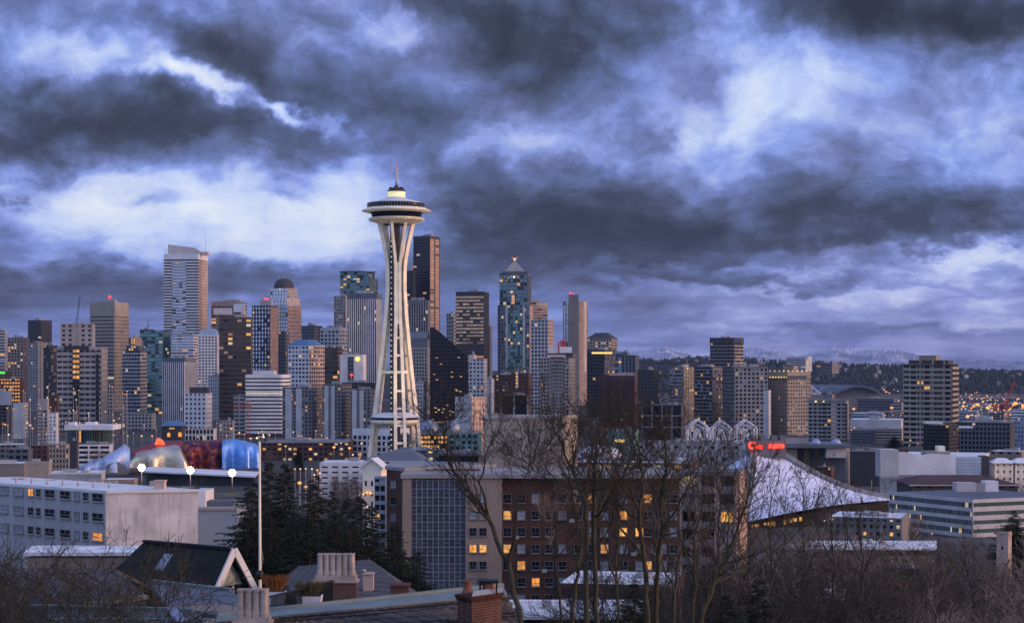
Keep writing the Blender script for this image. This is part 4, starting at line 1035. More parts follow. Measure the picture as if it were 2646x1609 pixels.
for k in range(4):
    j = (k + 1) % 4; rows = []
    for a in range(13):
        ta = a / 12; row = []
        A, B2 = rcurve(k, ta), rcurve(j, ta)
        for b in range(17):
            tb = b / 16; q = A.lerp(B2, tb)
            q = Vector(q); q.z += 1.5 * math.sin(math.pi * tb) * ta * (1 if True else 0)
            row.append(q)
        rows.append(row)
    mb = MB(); mb.grid(rows); mb.build('roof', panel, ar)
for k in range(4):
    mb = MB()
    for a in range(12): mb.bar(rcurve(k, a / 12) + Vector((0, 0, .4)), rcurve(k, (a + 1) / 12) + Vector((0, 0, .4)), 2.6, 1.7)
    mb.build('ridge_beam', M['conc'], ar)
mb = MB()
for k in range(4):
    A, B2 = rcurve(k, 1), rcurve((k + 1) % 4, 1)
    cc_ = (corners[0] + corners[1] + corners[2] + corners[3]) / 4
    A2, B3 = A.lerp(cc_, .09), B2.lerp(cc_, .09); A4, B5 = A.lerp(cc_, .11), B2.lerp(cc_, .11)
    for q_, o_ in ((A2, A), (B3, B2), (A4, A), (B5, B2)): q_.z = o_.z
    mb.hexa([(q.x, q.y, zga - 4) for q in (A2, B3, B5, A4)], [(q.x, q.y, q.z - .5) for q in (A2, B3, B5, A4)])
mb.build('wall', GL['dk'], ar)
for q in range(15):
    t_ = rng.uniform(.02, .38); A, B2 = rcurve(0, 1), rcurve(1, 1); c = A.lerp(cc_, .09).lerp(B2.lerp(cc_, .09), t_); c.z = A.lerp(B2, t_).z
    mb = MB(); mb.box(c.x, c.x + 1.2, c.y - .4, c.y - .2, c.z - rng.uniform(1.2, 2.4) - .8, c.z - 1.4); mb.build('window', GL['li'], ar)
mb = MB(); mb.box(AP.x - 7, AP.x + 7, YA - 5, YA + 6, AP.z - 2.2, AP.z + 4.4)
for x in (-6, -2.5, 1.8, 5): mb.box(AP.x + x, AP.x + x + 2.2, YA - 3, YA + 3, AP.z + 4.4, AP.z + 6.2)
mb.build('peak_housing', M['grey'], ar)
# red sign: a key shape left, illegible letters right
sg = MB(); y0 = YA - 6.2
def sq(x0, x1, ya, yb, r=.3): a, b = P(x0, yb, y0), P(x1, ya, y0); sg.box(a.x, b.x, y0, y0 + r, a.z, b.z)
c = P(1944, 1150, y0); sg.tube([c + Vector((1.25 * math.cos(a), 0, 1.25 * math.sin(a))) for a in [2 * math.pi * k / 14 for k in range(15)]], .42, 6)
sq(1950, 1971, 1149, 1154); sq(1955, 1960, 1154, 1159); sq(1963, 1970.5, 1154, 1160)
sg.build('neon_key_sign', LAMP['neon'], ar)
sg = MB()
for k, x in enumerate((1987, 1994, 2001, 2008, 2015)):
    sq(x, x + 1.8, 1146, 1158.5 - (k % 2)); sq(x + 3.6, x + 5.2, 1147, 1158 + k % 2); sq(x + 1.8, x + 3.6, 1146.5, 1148.6); sq(x + 1.8, x + 3.6, 1151, 1153)
sq(2021, 2026, 1147, 1156); sq(1984.5, 2022, 1153.4, 1155.4)
sg.build('neon_letter_sign', LAMP['neon'], ar)

# ------------------------------------------------------------------ the white gothic arches
def arch(px, w_, Y, ytop, lab):
    z0 = ground(U(px) * Y, Y) - 1; c = P(px, ytop, Y); H = c.z; s = Y / FPX * w_ / 2
    th = thing('lattice_arch', Vector((c.x, Y, z0)), lab, 'arch', 'white lattice arches in a row')
    hs = (H - z0)
    shoulder = H - 18 / FPX * Y
    for side in (0, 2):
        ang = side * math.pi / 2; ca, sa_ = math.cos(ang), math.sin(ang)
        def X(u, v, z): return Vector((c.x + ca * u - sa_ * v, Y + sa_ * u + ca * v, z))
        mb = MB()
        outer = [(-s, z0), (-s, lerp(z0, shoulder, .5)), (-s, shoulder - .6), (-s * .94, shoulder), (-s * .5, lerp(shoulder, H, .52)), (0, H)]
        outer += [(-u, z) for u, z in outer[-2::-1]]
        inn = []
        for k in range(25):
            t_ = k / 24; z = lerp(z0, H - 4.4, t_); u = .50 * s * (1 - max(0, (t_ - .58) / .42) ** 1.9)
            inn.append((-u, z))
        inner = inn + [(-u, z) for u, z in inn[-2::-1]]
        mb.tube([X(u, -s, z) for u, z in outer], .55, 5); mb.tube([X(u, -s, z) for u, z in inner], .50, 5)
        mid = [(-.76 * s, z0), (-.76 * s, shoulder - 2.4), (-.62 * s, shoulder - .8), (0, H - 2.3)]
        mb.tube([X(u, -s, z) for u, z in mid] + [X(-u, -s, z) for u, z in mid[-2::-1]], .22, 4)
        for sg_ in (-1, 1):
            for k in range(7):
                z = lerp(z0, H - 5.5, k / 6); ui = .50 * s * (1 - max(0, (k / 6 - .58) / .42) ** 1.9)
                uo = s if z < shoulder else interp([(shoulder, s * .86), (H, 0)], z)
                mb.bar(X(sg_ * ui, -s, z), X(sg_ * uo, -s, min(z + 2, H - .5)), .22, .22)
        mb.build('arch_side', M['white'], th)
arch(1802, 53, 960, 1084.5, 'leftmost of the three white lattice arches, half behind branches')
arch(1863, 48, 990, 1087, 'middle one of the three white lattice arches')
arch(1926, 51, 960, 1085, 'rightmost of the three white lattice arches, nearest the red neon sign')

# ------------------------------------------------------------------ the rippled metal museum
YE = 1080.0
ze = ground(U(430) * YE, YE) - 2
mu = thing('museum', Vector((U(430) * YE, YE, ze)), 'rippling metal museum in silver, red, gold, purple and blue blobs', 'museum')
def sheet(name, col, rough, c2=None, sc=.12):
    m = bpy.data.materials.new(name); m.use_nodes = True; t = NT(m.node_tree); b = t.n['Principled BSDF']
    p = t.new('ShaderNodeTexCoord').outputs['Object']; n = t.noise(p, sc, 5, .65)
    t.l.new(t.mix(t.maprange(n, .4, .65, 0, 1), col, c2 or tuple(x * .6 for x in col)), b.inputs['Base Color'])
    b.inputs['Metallic'].default_value = .75; b.inputs['Roughness'].default_value = rough
    bn = t.new('ShaderNodeBump'); bn.inputs['Strength'].default_value = .5; bn.inputs['Distance'].default_value = .8
    t.l.new(t.noise(p, sc * 5, 4, .7), bn.inputs['Height']); t.l.new(bn.outputs[0], b.inputs['Normal'])
    return m
def blob(name, prof, yb, Y, dep, m, ripple=.5, seed=1, tilt=0):
    """shell whose skyline is prof, rounded from front to back, with ripples"""
    rr = random.Random(seed); rows = []
    xs = [lerp(prof[0][0], prof[-1][0], k / 40) for k in range(41)]
    for j in range(19):
        a = math.pi * (j / 18); row = []
        for k, x in enumerate(xs):
            yt = interp(prof, x); base = P(x, yb, Y).z; top = P(x, yt, Y).z
            z = base + (top - base) * math.sin(a) ** .55
            q = dep * (1 - .25 * math.cos(k * .3 + seed)) / 2
            y = Y - math.cos(a) * q + tilt * (z - base)
            rp = ripple * (math.sin(k * .55 + j * .5 + seed) + .6 * math.sin(k * .21 - j * .9 + 2 * seed))
            row.append((U(x) * y, y - rp * math.sin(a), z + rp * .35 * math.sin(a)))
        rows.append(row)
    mb = MB(); mb.grid(rows)
    for e in (0, -1): mb.poly([r[e] for r in rows])
    return mb.build(name, m, mu)
blob('silver_wing', [(190, 1216), (205, 1207), (232, 1192), (262, 1182), (288, 1170), (312, 1153), (322, 1146), (334, 1156), (348, 1166), (352, 1176), (346, 1196), (336, 1207)], 1217, YE, 26, sheet('silver blue sheet', (.62, .68, .86), .38, (.45, .50, .66)), .7, 1)
mb = MB()
for k in range(13): pass
rows = [[P(301 + 31 * math.cos(a), 1226 - 29 * math.sin(a) * 1.05, YE - 15 + d) for a in [math.pi * q / 14 for q in range(15)]] for d in (0, 12)]
mb.grid(rows); mb.poly(rows[0]); mb.build('arched_mouth', mat('grey arch shell', (.30, .30, .30), .6), mu)
rows = [[P(301 + 34 * math.cos(a), 1226 - 31.5 * math.sin(a) * 1.05, YE - 15.5 + d) for a in [math.pi * q / 14 for q in range(15)]] for d in (0, 2)]
mb = MB(); mb.grid(rows); mb.build('arch_rim', M['pale'], mu)
blob('red_spine', [(338, 1172), (352, 1158), (370, 1150), (395, 1143), (420, 1138), (470, 1137), (476, 1142)], 1172, YE + 9, 16, sheet('red sheet', (.30, .05, .07), .35, (.42, .10, .09)), .25, 3)
blob('gold_silver_dome', [(335, 1196), (340, 1184), (352, 1172), (372, 1164), (398, 1157), (425, 1152), (450, 1150), (464, 1152), (474, 1166), (484, 1186), (488, 1205)], 1206, YE - 6, 24, sheet('gold and silver sheet', (.62, .55, .48), .25, (.70, .60, .40)), .8, 5)
blob('purple_wall', [(470, 1150), (478, 1139), (500, 1136), (530, 1136), (560, 1135), (575, 1137), (578, 1142)], 1208, YE, 22, sheet('purple and copper sheet', (.07, .010, .06), .3, (.50, .12, .04), .3), .35, 7)
blob('blue_wall', [(574, 1140), (584, 1135), (600, 1133), (612, 1134), (630, 1138), (650, 1143), (664, 1147), (668, 1152)], 1208, YE - 2, 22, sheet('sky blue sheet', (.20, .42, .80), .35, (.40, .58, .92)), .35, 9)
blob('blue_fold', [(622, 1160), (632, 1150), (648, 1148), (662, 1150), (669, 1158)], 1207, YE - 12, 14, sheet('pale blue fold', (.22, .46, .90), .4, (.40, .62, .95)), .4, 11)
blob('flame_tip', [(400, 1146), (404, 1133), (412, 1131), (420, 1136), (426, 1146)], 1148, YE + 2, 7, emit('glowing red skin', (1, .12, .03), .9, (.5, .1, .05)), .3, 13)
# stadium canopy with three flood light towers
zs0 = ground(U(500) * 980, 980)
st_ = thing('stadium_canopy', Vector((U(500) * 980, 980, zs0)), 'long white stadium canopy below the metal museum', 'stadium')
mb = MB(); a, b = P(372, 1212, 980), P(662, 1226, 960)
mb.hexa([(a.x, 975, a.z - 1.4), (b.x, 955, b.z - 1.2), (b.x, 972, b.z + .2), (a.x, 992, a.z)], [(a.x, 975, a.z - .6), (b.x, 955, b.z - .4), (b.x, 972, b.z + 1.0), (a.x, 992, a.z + .8)])
mb.build('canopy_roof', M['white'], st_)
mb = MB(); mb.hexa([(a.x + 1, 981, zs0 - 3), (b.x - 1, 961, zs0 - 3), (b.x - 1, 970, zs0 - 3), (a.x + 1, 990, zs0 - 3)], [(a.x + 1, 981, a.z - 1.5), (b.x - 1, 961, b.z - 1.3), (b.x - 1, 970, b.z - .1), (a.x + 1, 990, a.z - .2)])
mb.build('stand', M['charcoal'], st_)
for px_, py_, lab in ((366, 1207, 'leftmost stadium flood light mast, glowing under the silver dome'), (492, 1214, 'middle stadium flood light mast, below the purple wall'), (600, 1221, 'rightmost and brightest stadium flood light mast')):
    Yf = 905; p = P(px_, py_, Yf); g0 = ground(p.x, Yf)
    f = thing('flood_light_mast', Vector((p.x, Yf, g0)), lab, 'flood light', 'stadium flood lights')
    mb = MB(); mb.tube([Vector((p.x, Yf, g0 - 1)), Vector((p.x, Yf, p.z + .6))], [.35, .2], 8); mb.build('mast', M['steel'], f)
    mb = MB(); mb.tube([(p.x, Yf + .1, p.z), (p.x, Yf + .35, p.z)], [1.9, 1.9], 14); mb.build('lamp_rack', M['steel'], f)
    for k in range(7):
        an = k * math.pi / 3; q_ = 1.22 if k < 6 else 0
        mb = MB(); c = Vector((p.x + q_ * math.cos(an), Yf - .5, p.z + q_ * math.sin(an))); mb.tube([c, c + Vector((0, .5, 0))], [.58, .36], 10); mb.build('flood_lamp', LAMP['flood'], f)

# ------------------------------------------------------------------ low blocks of the middle distance
LB = 'low building'
def low(label, Y, xl, xc, xr, yt, wall, sa=None, sb=None, name='low_building', mech=1, roof='roof', cat=LB, **k):
    return T(name, label, Y, [(xl, xc, xr, yt, wall, sa, sb)], cat=cat, mech=mech, roof=roof, **k)
low('pale windowless block above the dark brown one at the left edge', 1900, -20, 27, 30, 1010, 'blue', None, None)
low('dark brown block at the left edge below the pale windowless one', 1700, -20, 34, 40, 1046, 'charcoal', St(9, 12, .8, .5, 'dull'), None)
low('brick block at the left edge with rows of orange lit windows', 2120, -20, 52, 60, 978, 'redb', St(9, 7, .7, .45, 'litx'), St(9, 8))
low('narrow white slab near the left edge below the grey slab tower', 1600, 35, 62, 72, 1040, 'pale', None, St(10, 10))
low('grey block with dark windows left of the stepped concrete tower', 1500, 97, 122, 127, 1030, 'conc', St(9.5, 13, .8, .5, 'dull', top=30), None)
low('brown brick block at the foot of the stepped concrete tower', 1620, 124, 148, 154, 1020, 'redb', St(10, 9, .4, .4, 'lit'), None)
low('small white block with tiny windows in front of the stepped concrete tower', 1430, 126, 146, 151, 1066, 'white', St(10, 10, .4, .4, 'dull'), None)
# pavilion with floating white roof
B = low('glass pavilion with an overhanging white roof in front of the stepped tower', 1300, 176, 238, 288, 1111, 'green', St(30, 9, .9, .86, 'green', pp=.25), St(30, 9, .9, .86, 'green', pp=.25), roof='roofw', mech=0, cat='pavilion')
mb = MB(); a, b = P(168, 1092, 1292), P(293, 1110, 1292); mb.box(a.x, b.x, 1290, 1318, b.z, a.z - 1.6); mb.box(P(172, 0, 1292).x, P(190, 0, 1292).x, 1296, 1304, a.z - 1.7, a.z + .3); mb.box(P(214, 0, 1292).x, P(240, 0, 1292).x, 1300, 1308, a.z - 1.7, a.z + .4); mb.build('overhanging_roof', M['white'], B.root)
low('grey low block with a snowy roof at the left edge', 1100, -30, 58, 68, 1148, 'grey', St(14, 14, .7, .5, 'dull'), None, roof='roofw')
low('low teal grey block with bare walls near the left edge', 1040, 20, 74, 86, 1160, 'slate', St(16, 18, .7, .5, 'dull'), None, mech=2)
low('brown brick block left of the warm lit beige one', 1080, 80, 122, 128, 1150, 'redb', St(14, 12, .5, .45, 'lit'), None)
low('beige block lit warm from the street beside a dark slab', 1050, 127, 178, 183, 1147, 'beige', St(13, 8, .5, .6, 'lit'), None)
low('narrow dark slab beside the warm lit beige block', 1020, 180, 198, 203, 1138, 'charcoal', None, None, mech=1)
low('white framed block with two rows of wide dark openings', 1150, 202, 284, 293, 1148, 'white', St(13, 25, .84, .52, 'dull', top=4), None, mech=3)
low('beige roof block with a purple strip behind the white apartment house', 640, 54, 126, 134, 1193, 'beige', None, None, mech=2)
low('long low beige wall building behind the white apartment house', 600, 124, 262, 272, 1221, 'pale', St(40, 24, .94, .7, 'pa', pp=.15, sp=.1), None, mech=2, roof='roofw')
low('grey flat roofed shed with white vents at the left edge', 560, -40, 62, 72, 1196, 'grey', None, None, mech=5, roof='roofw')
B = low('pale canopy roof right of the long beige wall', 520, 268, 346, 356, 1238, 'tan', None, None, roof='roofw', mech=0, cat='canopy')
# restaurant with blue roof and lit arches
B = low('small restaurant with a blue roof and two glowing arches', 1500, 418, 470, 480, 1100, 'charcoal', None, None, mech=0, cat='restaurant')
mb = MB(); C, dA, dB, wA, wB, z1, Y = B.last; q = [C + dA * wA, C, C + dB * wB, C + dA * wA + dB * wB]; c0 = (q[0] + q[2]) / 2
mb.hexa([(lerp(c0.x, p.x, 1.12), lerp(c0.y, p.y, 1.12), z1) for p in q], [(lerp(p.x, c0.x, .45), lerp(p.y, c0.y, .45), z1 + 4) for p in q]); mb.build('blue_roof', M['bluer'], B.root)
for x, y, r, kk in ((444, 1106, 5, 'yellow'), (436, 1121, 4, 'warm'), (465, 1120, 4.5, 'warm')):
    mb = MB(); c = P(x, y, 1498); rr_ = r * 1500 / FPX
    if kk == 'yellow': mb.prism([(c.x - rr_ * 1.4, 1497.6), (c.x + rr_ * 1.4, 1497.6), (c.x + rr_ * 1.4, 1498), (c.x - rr_ * 1.4, 1498)], c.z - .8, c.z + .6)
    else: mb.tube([c, c + Vector((0, .4, 0))], [rr_, rr_], 12); mb.box(c.x - rr_, c.x + rr_, 1498, 1498.4, c.z - rr_ * 1.8, c.z)
    mb.build('lit_arch', GL['lo'] if kk == 'warm' else GL['li'], B.root)
low('low white curved front with thin columns below the eight sided tower', 1450, 478, 552, 560, 1108, 'pale', St(16, 9, .7, .7, 'dark'), None)
low('grey low block left of the curved banded one', 1480, 566, 602, 606, 1086, 'conc', St(10, 9, .5, .5, 'lit'), None)
low('long low brick building behind bare trees left of the needle', 1240, 676, 902, 914, 1143, 'redb', St(12, 13, .6, .45, 'lit'), None, mech=4)
low('white building with big square windows behind the needle legs', 1290, 912, 1012, 1072, 1108, 'white', St(15, 14.5, .66, .66, 'std', top=18, pp=.5), St(15, 14.5, .66, .66, 'lit', top=18, pp=.5), mech=3)
low('low white bunker like building with dark slots behind the conifers', 850, 826, 958, 968, 1194, 'white', St(14, 24, .6, .3, 'dull', top=10), None, mech=1, roof='roofw')
# pale yellow gabled building
B = low('pale yellow narrow building with a low gable and white eaves', 560, 938, 986, 1000, 1212, 'cream', St(26, 16, .36, .5, 'dull', top=30), None, mech=0)
C, dA, dB, wA, wB, z1, Y = B.last; A_ = C + dA * wA
mb = MB(); up = Vector((0, 0, 3.0)); o_ = dA * .9; f_ = -dB * 1.2
a, b, m_ = A_ + o_, C - o_, (A_ + C) / 2
a, b, m_ = [Vector((p.x, p.y, z1)) for p in (a, b, m_)]
mb.poly([a + f_ * .4, b + f_ * .4, m_ + up + f_ * .4]); mb.build('gable', M['cream'], B.root)
mb = MB()
for e in (a, b): mb.hexa([e + f_, m_ + up + f_, m_ + up + dB * wB, e + dB * wB], [p + Vector((0, 0, .5)) for p in (e + f_, m_ + up + f_, m_ + up + dB * wB, e + dB * wB)])
mb.build('gable_roof', M['roofw'], B.root)
# dark hipped roof and the flat grey roofs right of the needle foot
def hip(label, Y, xl, xr, ye, xa, xb, ya, dep, wall, rm, yb_extra=6, name='hip_roofed_house', cat='house', st=None):
    a, b = P(xl, ye, Y), P(xr, ye, Y); z0 = ground(a.x, Y) - 2
    th = Bld(name, label, cat, Vector(((a.x + b.x) / 2, Y + dep / 2, z0)))
    px = Y / FPX; i_ = 1.2
    th.wall.box(a.x + i_, b.x - i_, Y + i_, Y + dep - i_, z0, a.z - .1, th.mi(M[wall]))
    if st: th.facade(Vector((a.x + i_, Y + i_, 0)), Vector((1, 0, 0)), b.x - a.x - 2 * i_, z0, a.z - .15, st, M[wall], Y)
    ra, rb = P(xa, ya, Y), P(xb, ya, Y); ym = Y + dep / 2; hgt = ra.z
    mb = MB(); q = [Vector((a.x, Y, a.z)), Vector((b.x, Y, a.z)), Vector((b.x, Y + dep, a.z)), Vector((a.x, Y + dep, a.z))]
    r0, r1 = Vector((ra.x, ym, hgt)), Vector((rb.x, ym, hgt))
    mb.quad(q[0], q[1], r1, r0); mb.poly([q[1], q[2], r1]); mb.quad(q[2], q[3], r0, r1); mb.poly([q[3], q[0], r0]); mb.quad(q[3], q[2], q[1], q[0])
    mb.build('roof', M[rm] if isinstance(rm, str) else rm, th.root)
    mb = MB(); mb.box(a.x - .15, b.x + .15, Y - .18, Y - .02, a.z - .35, a.z + .02); mb.build('eaves', M['pale'], th.root)
    th.finish(); return th
hip('house with a dark hipped roof at the foot of the needle', 640, 940, 1098, 1190, 1040, 1050, 1158, 22, 'tan', 'slate', st=St(20, 13, .5, .4, 'lit'))
low('flat grey blue roofed hall right of the dark hipped roof', 760, 1050, 1140, 1152, 1162, 'slate', St(20, 18, .6, .4, 'lit'), None, roof='blue', mech=2)
low('flat grey roofed hall further right below the teal building', 800, 1158, 1230, 1240, 1166, 'slate', None, None, roof='blue', mech=2)
B = low('dark glazed roof pavilion with an overhanging roof beside the big beige block', 420, 1134, 1236, 1248, 1176, 'charcoal', St(40, 12, .8, .8, 'dull', pp=.2), None, mech=0, cat='pavilion')
C, dA, dB, wA, wB, z1, Y = B.last; q = [C + dA * wA, C, C + dB * wB, C + dA * wA + dB * wB]; c0 = (q[0] + q[2]) / 2
mb = MB(); mb.hexa([(lerp(c0.x, p.x, 1.15), lerp(c0.y, p.y, 1.3), z1) for p in q], [(lerp(c0.x, p.x, 1.15), lerp(c0.y, p.y, 1.3), z1 + .5) for p in q]); mb.build('overhanging_roof', M['slate'], B.root)
for x0, x1, yt, lab in ((1084, 1136, 1085, 'blue grey dome behind the lit arcade, nearer the needle'), (1148, 1190, 1085, 'blue grey dome behind the lit arcade, nearer the big beige block')):
    Yd = 1260; a, b = P(x0, 1110, Yd), P(x1, 1110, Yd); r = (b.x - a.x) / 2; z0 = ground(a.x, Yd) - 1; c = Vector(((a.x + b.x) / 2, Yd, 0))
    th = thing('domed_building', Vector((c.x, Yd, z0)), lab, 'dome')
    mb = MB(); mb.lathe((c.x, Yd, a.z), [(r * math.cos(t_), (P(0, yt, Yd).z - a.z) * math.sin(t_)) for t_ in [math.pi / 2 * k / 8 for k in range(9)]], 24); mb.build('dome', M['blue'], th)
    mb = MB(); mb.lathe((c.x, Yd, z0), [(r * .96, 0), (r * .96, a.z - z0)], 24); mb.build('wall', M['conc'], th)
low('pale teal building with a row of square windows left of the big beige block', 1150, 1160, 1236, 1246, 1119, 'tealm', St(15, 14, .6, .55, 'std', top=4), None, mech=3)
low('low arcade glowing yellow right of the needle foot', 1180, 1078, 1156, 1164, 1122, 'charcoal', St(11, 9, .8, .6, 'litx', top=4), None)
low('grey low terrace block just right of the needle foot', 1230, 1012, 1080, 1086, 1122, 'grey', St(12, 12, .6, .5, 'lit'), None)
# white tent dome
Yd = 800; a, b = P(1490, 1183, Yd), P(1612, 1183, Yd); r = (b.x - a.x) / 2
th = thing('white_dome', Vector(((a.x + b.x) / 2, Yd, ground(a.x, Yd))), 'bright white shallow dome behind the branches right of the beige block', 'dome')
mb = MB(); h = P(0, 1150, Yd).z - a.z
mb.lathe(((a.x + b.x) / 2, Yd, a.z), [(r * math.cos(t_), h * math.sin(t_)) for t_ in [math.pi / 2 * k / 8 for k in range(9)]], 32); mb.build('dome', M['white'], th)
mb = MB(); mb.lathe(((a.x + b.x) / 2, Yd, 30), [(r * 1.02, 0), (r * 1.02, a.z - 30)], 32); mb.build('wall', M['grey'], th)
low('long low building with a pale flat roof and lit windows below the white dome', 560, 1480, 1790, 1806, 1196, 'grey', St(18, 26, .7, .5, 'lit', top=6), None, mech=5, roof='roofw')
B = low('teal fronted building with an unreadable lit sign behind the branches', 1050, 1562, 1640, 1650, 1112, 'tealm', None, None, mech=1)
for k in range(6):
    mb = MB(); c = P(1588 + k * 4.6, 1138, 1047); mb.box(c.x, c.x + .75, 1046.6, 1047, c.z - .8, c.z + .8)
    if k % 2: mb.box(c.x - .5, c.x, 1046.6, 1047, c.z - .1 * k, c.z + .25)
    mb.build('sign_letter', LAMP['yellow'], B.root)
low('dark trellised low block left of the white arches', 1120, 1660, 1762, 1772, 1046, 'charcoal', St(28, 26, .9, .9, 'dull', pp=.5, pmat=M['conc'], smat=M['conc']), None, mech=1)
low('pale flat roofed building hiding the feet of the white arches', 925, 1640, 1950, 1958, 1150, 'pale', St(30, 30, .3, .3, 'dull'), None, mech=1)
# theatre box behind the arena
B = low('long theatre block under a thin dark roof slab right of the neon signs', 880, 1990, 2185, 2196, 1158, 'grey', None, None, mech=0)
HOOK.clear()
mb = MB(); a, b = P(1975, 1148, 872), P(2198, 1156, 872); mb.box(a.x, b.x, 868, 912, b.z, a.z); mb.build('roof_slab', M['slate'], B.root)
for x0, x1, y0_, y1_, m in ((2135, 2186, 1158, 1182, 'white'), (2010, 2060, 1160, 1200, 'conc'), (2076, 2092, 1158, 1230, 'brown'), (2030, 2088, 1132, 1146, 'conc')): add_block(B, 'panel', x0, x1, y0_, y1_, 874, 5, m)
for x in (2108, 2160):
    c = P(x, 1147, 890); mb = MB(); mb.lathe(c, [(2.6, 0), (2.4, 1.2), (1.5, 2.3), (.05, 2.7)], 16); mb.build('roof_dome', M['blue'], B.root)
low('small brick house glowing reddish beside the arena roof', 800, 2108, 2148, 2156, 1206, 'redb', St(14, 10, .5, .5, 'lit'), None)
low('dark walled hall between the theatre and the white sheeted building', 960, 2192, 2272, 2278, 1166, 'charcoal', None, None, mech=2)
# white wrapped building
B = low('white sheeted long building with a wavy top edge at right', 840, 2275, 2536, 2556, 1180, 'white', St(8, 300, .999, .12, 'pa', sp=.12, pp=.1), None, mech=0, roof='roofw')
C, dA, dB, wA, wB, z1, Y = B.last
mb = MB(); pts = []
for k in range(25):
    x = lerp(2318, 2470, k / 24); pts.append((x, 1174 - 4 * math.sin(k * .52) * (1 - k / 30) - (3 if k < 10 else 0)))
rows = [[P(x, y, Y - 3) for x, y in pts], [P(x, 1192, Y - 3.4) for x, y in pts], [P(x, 1226, Y - 3.2) for x, y in pts]]
mb.grid(rows); mb.grid([[p + Vector((0, 3, 0)) for p in rows[0]], rows[0]]); mb.build('white_sheeting', M['white'], B.root)
add_block(B, 'end_tower', 2275, 2322, 1161, 1232, Y - 4, 12, 'pale'); add_block(B, 'dark_end_wall', 2538, 2557, 1178, 1232, Y - 1, 8, 'charcoal')
add_block(B, 'orange_hut', 2325, 2347, 1158, 1168, Y + 6, 6, 'rust'); add_block(B, 'roof_house', 2392, 2456, 1166, 1180, Y + 8, 10, 'beige'); add_block(B, 'roof_house', 2424, 2442, 1152, 1167, Y + 10, 6, 'cream')
for x0, lab in ((2572, 'cream house with blue windows right of the white sheeted building'), (2624, 'cream house cut by the right edge of the view')):
    hip(lab, 880, x0 - 6, x0 + 54, 1196, x0 + 12, x0 + 36, 1184, 12, 'cream', 'roofw', st=St(20, 17, .36, .34, 'bl'))
low('green tinted low terrace above the cream houses', 980, 2556, 2640, 2660, 1166, 'tan', St(18, 20, .5, .4, 'dull'), None, mech=3, roof='roofw')
hip('brown walled hall with a wide brown hipped roof in front of the white sheeted building', 700, 2350, 2640, 1252, 2400, 2560, 1232, 30, 'brown', 'rust', name='hip_roofed_hall', cat='hall', st=St(14, 30, .5, .5, 'dull'))
# long low glass office
B = low('long low grey office with glass bands and a big flat roof at right', 600, 2300, 2512, 2760, 1290, 'pale', St(24, 6.5, .86, .56, 'green', pp=.2, top=9, pmat=M['mull']), St(24, 300, .99, .46, 'gr', sp=.2, top=9), mech=0, roof='slate', asp=1.0)
for x0, x1, y0_, y1_, m, d_ in ((2472, 2522, 1247, 1284, 'pale', 6), (2522, 2546, 1250, 1276, 'mech', 4), (2546, 2580, 1243, 1274, 'white', 6)): add_block(B, 'roof_house', x0, x1, y0_, y1_, 640, d_, m)
low('pink beige stair tower block near the right edge below the office', 400, 2576, 2606, 2614, 1374, 'pink', St(40, 30, .2, .2, 'dull'), None, mech=0)
low('dull apartment house with a snowy roof behind the bare trees', 480, 2140, 2330, 2350, 1338, 'grey', St(18, 18, .5, .5, 'lit'), None, mech=3, roof='roofw')
# flats left of the arena, sunset light painted pink on the piers
B = low('concrete apartment house with tall piers painted pink for the last sun', 345, 1756, 1906, 1926, 1217, 'conc', St(44, 50, .7, .6, 'apt', pp=1.2, sp=1.0, pmat=M['pink'], top=12), St(44, 20, .3, .3, 'dull', pmat=M['pink'], smat=M['pink']), name='apartment_house', cat='apartment house', mech=2)
low('snowy roofed garage block below the brick residence', 250, 1440, 1740, 1770, 1512, 'redb', None, None, mech=3, roof='roofw')

# ------------------------------------------------------------------ harbour side, far right
# stadium with an arched roof
Ys = 3600
st2 = thing('stadium', Vector((U(2210) * Ys, Ys, 4)), 'far stadium with a wide arched roof beside the harbour', 'stadium')
n = 20; A0, A1 = P(2155, 1022, Ys), P(2276, 1022, Ys); hz = P(0, 997, Ys).z
arcp = [Vector((lerp(A0.x, A1.x, k / n), Ys, A0.z + (hz - A0.z) * math.sin(math.pi * (.06 + .88 * k / n)))) for k in range(n + 1)]
mb = MB(); mb.poly([Vector((A0.x, Ys, 4))] + arcp[:] + [Vector((A1.x, Ys, 4))]); mb.build('end_wall', M['grey'], st2)
mb = MB(); mb.grid([[p + Vector((0, -14, 2)) for p in arcp], [p + Vector((-120, 230, 2)) for p in arcp]])
mb.grid([[p + Vector((0, -14, 2)) for p in arcp], [p + Vector((0, -14, -2.2)) for p in arcp]]); mb.build('arched_roof', M['slate'], st2)
mb = MB(); a, b = P(2120, 1000, Ys + 40), P(2196, 1020, Ys + 40); mb.box(a.x, b.x, Ys + 40, Ys + 200, 4, a.z); mb.build('side_hall', M['blue'], st2)
tri = thing('truss_roof', P(2106, 1018, 3300), 'bright triangular truss roof above the dark strip apartment block', 'roof')
mb = MB(); a, b, c = P(2090, 992, 3300), P(2122, 1017, 3300), P(2090, 1017, 3300)
for d_ in (0, 26):
    o_ = Vector((0, d_, 0)); mb.bar(a + o_, b + o_, 2.2, 2.4); mb.bar(b + o_, c + o_, 2.2, 2); mb.bar(c + o_, a + o_, 2, 2)
    for t_ in (.3, .6): mb.bar(a.lerp(b, t_) + o_, c.lerp(b, t_) + o_, 1.2, 1.2); mb.bar(a.lerp(b, t_) + o_, c.lerp(b, t_ - .25) + o_, 1, 1)
mb.quad(a, b, b + Vector((0, 26, 0)), a + Vector((0, 26, 0))); mb.build('truss', M['white'], tri)
mb = MB(); mb.box(c.x - 2, b.x + 4, 3300, 3326, 4, c.z - 1.2); mb.build('stand', M['grey'], tri)
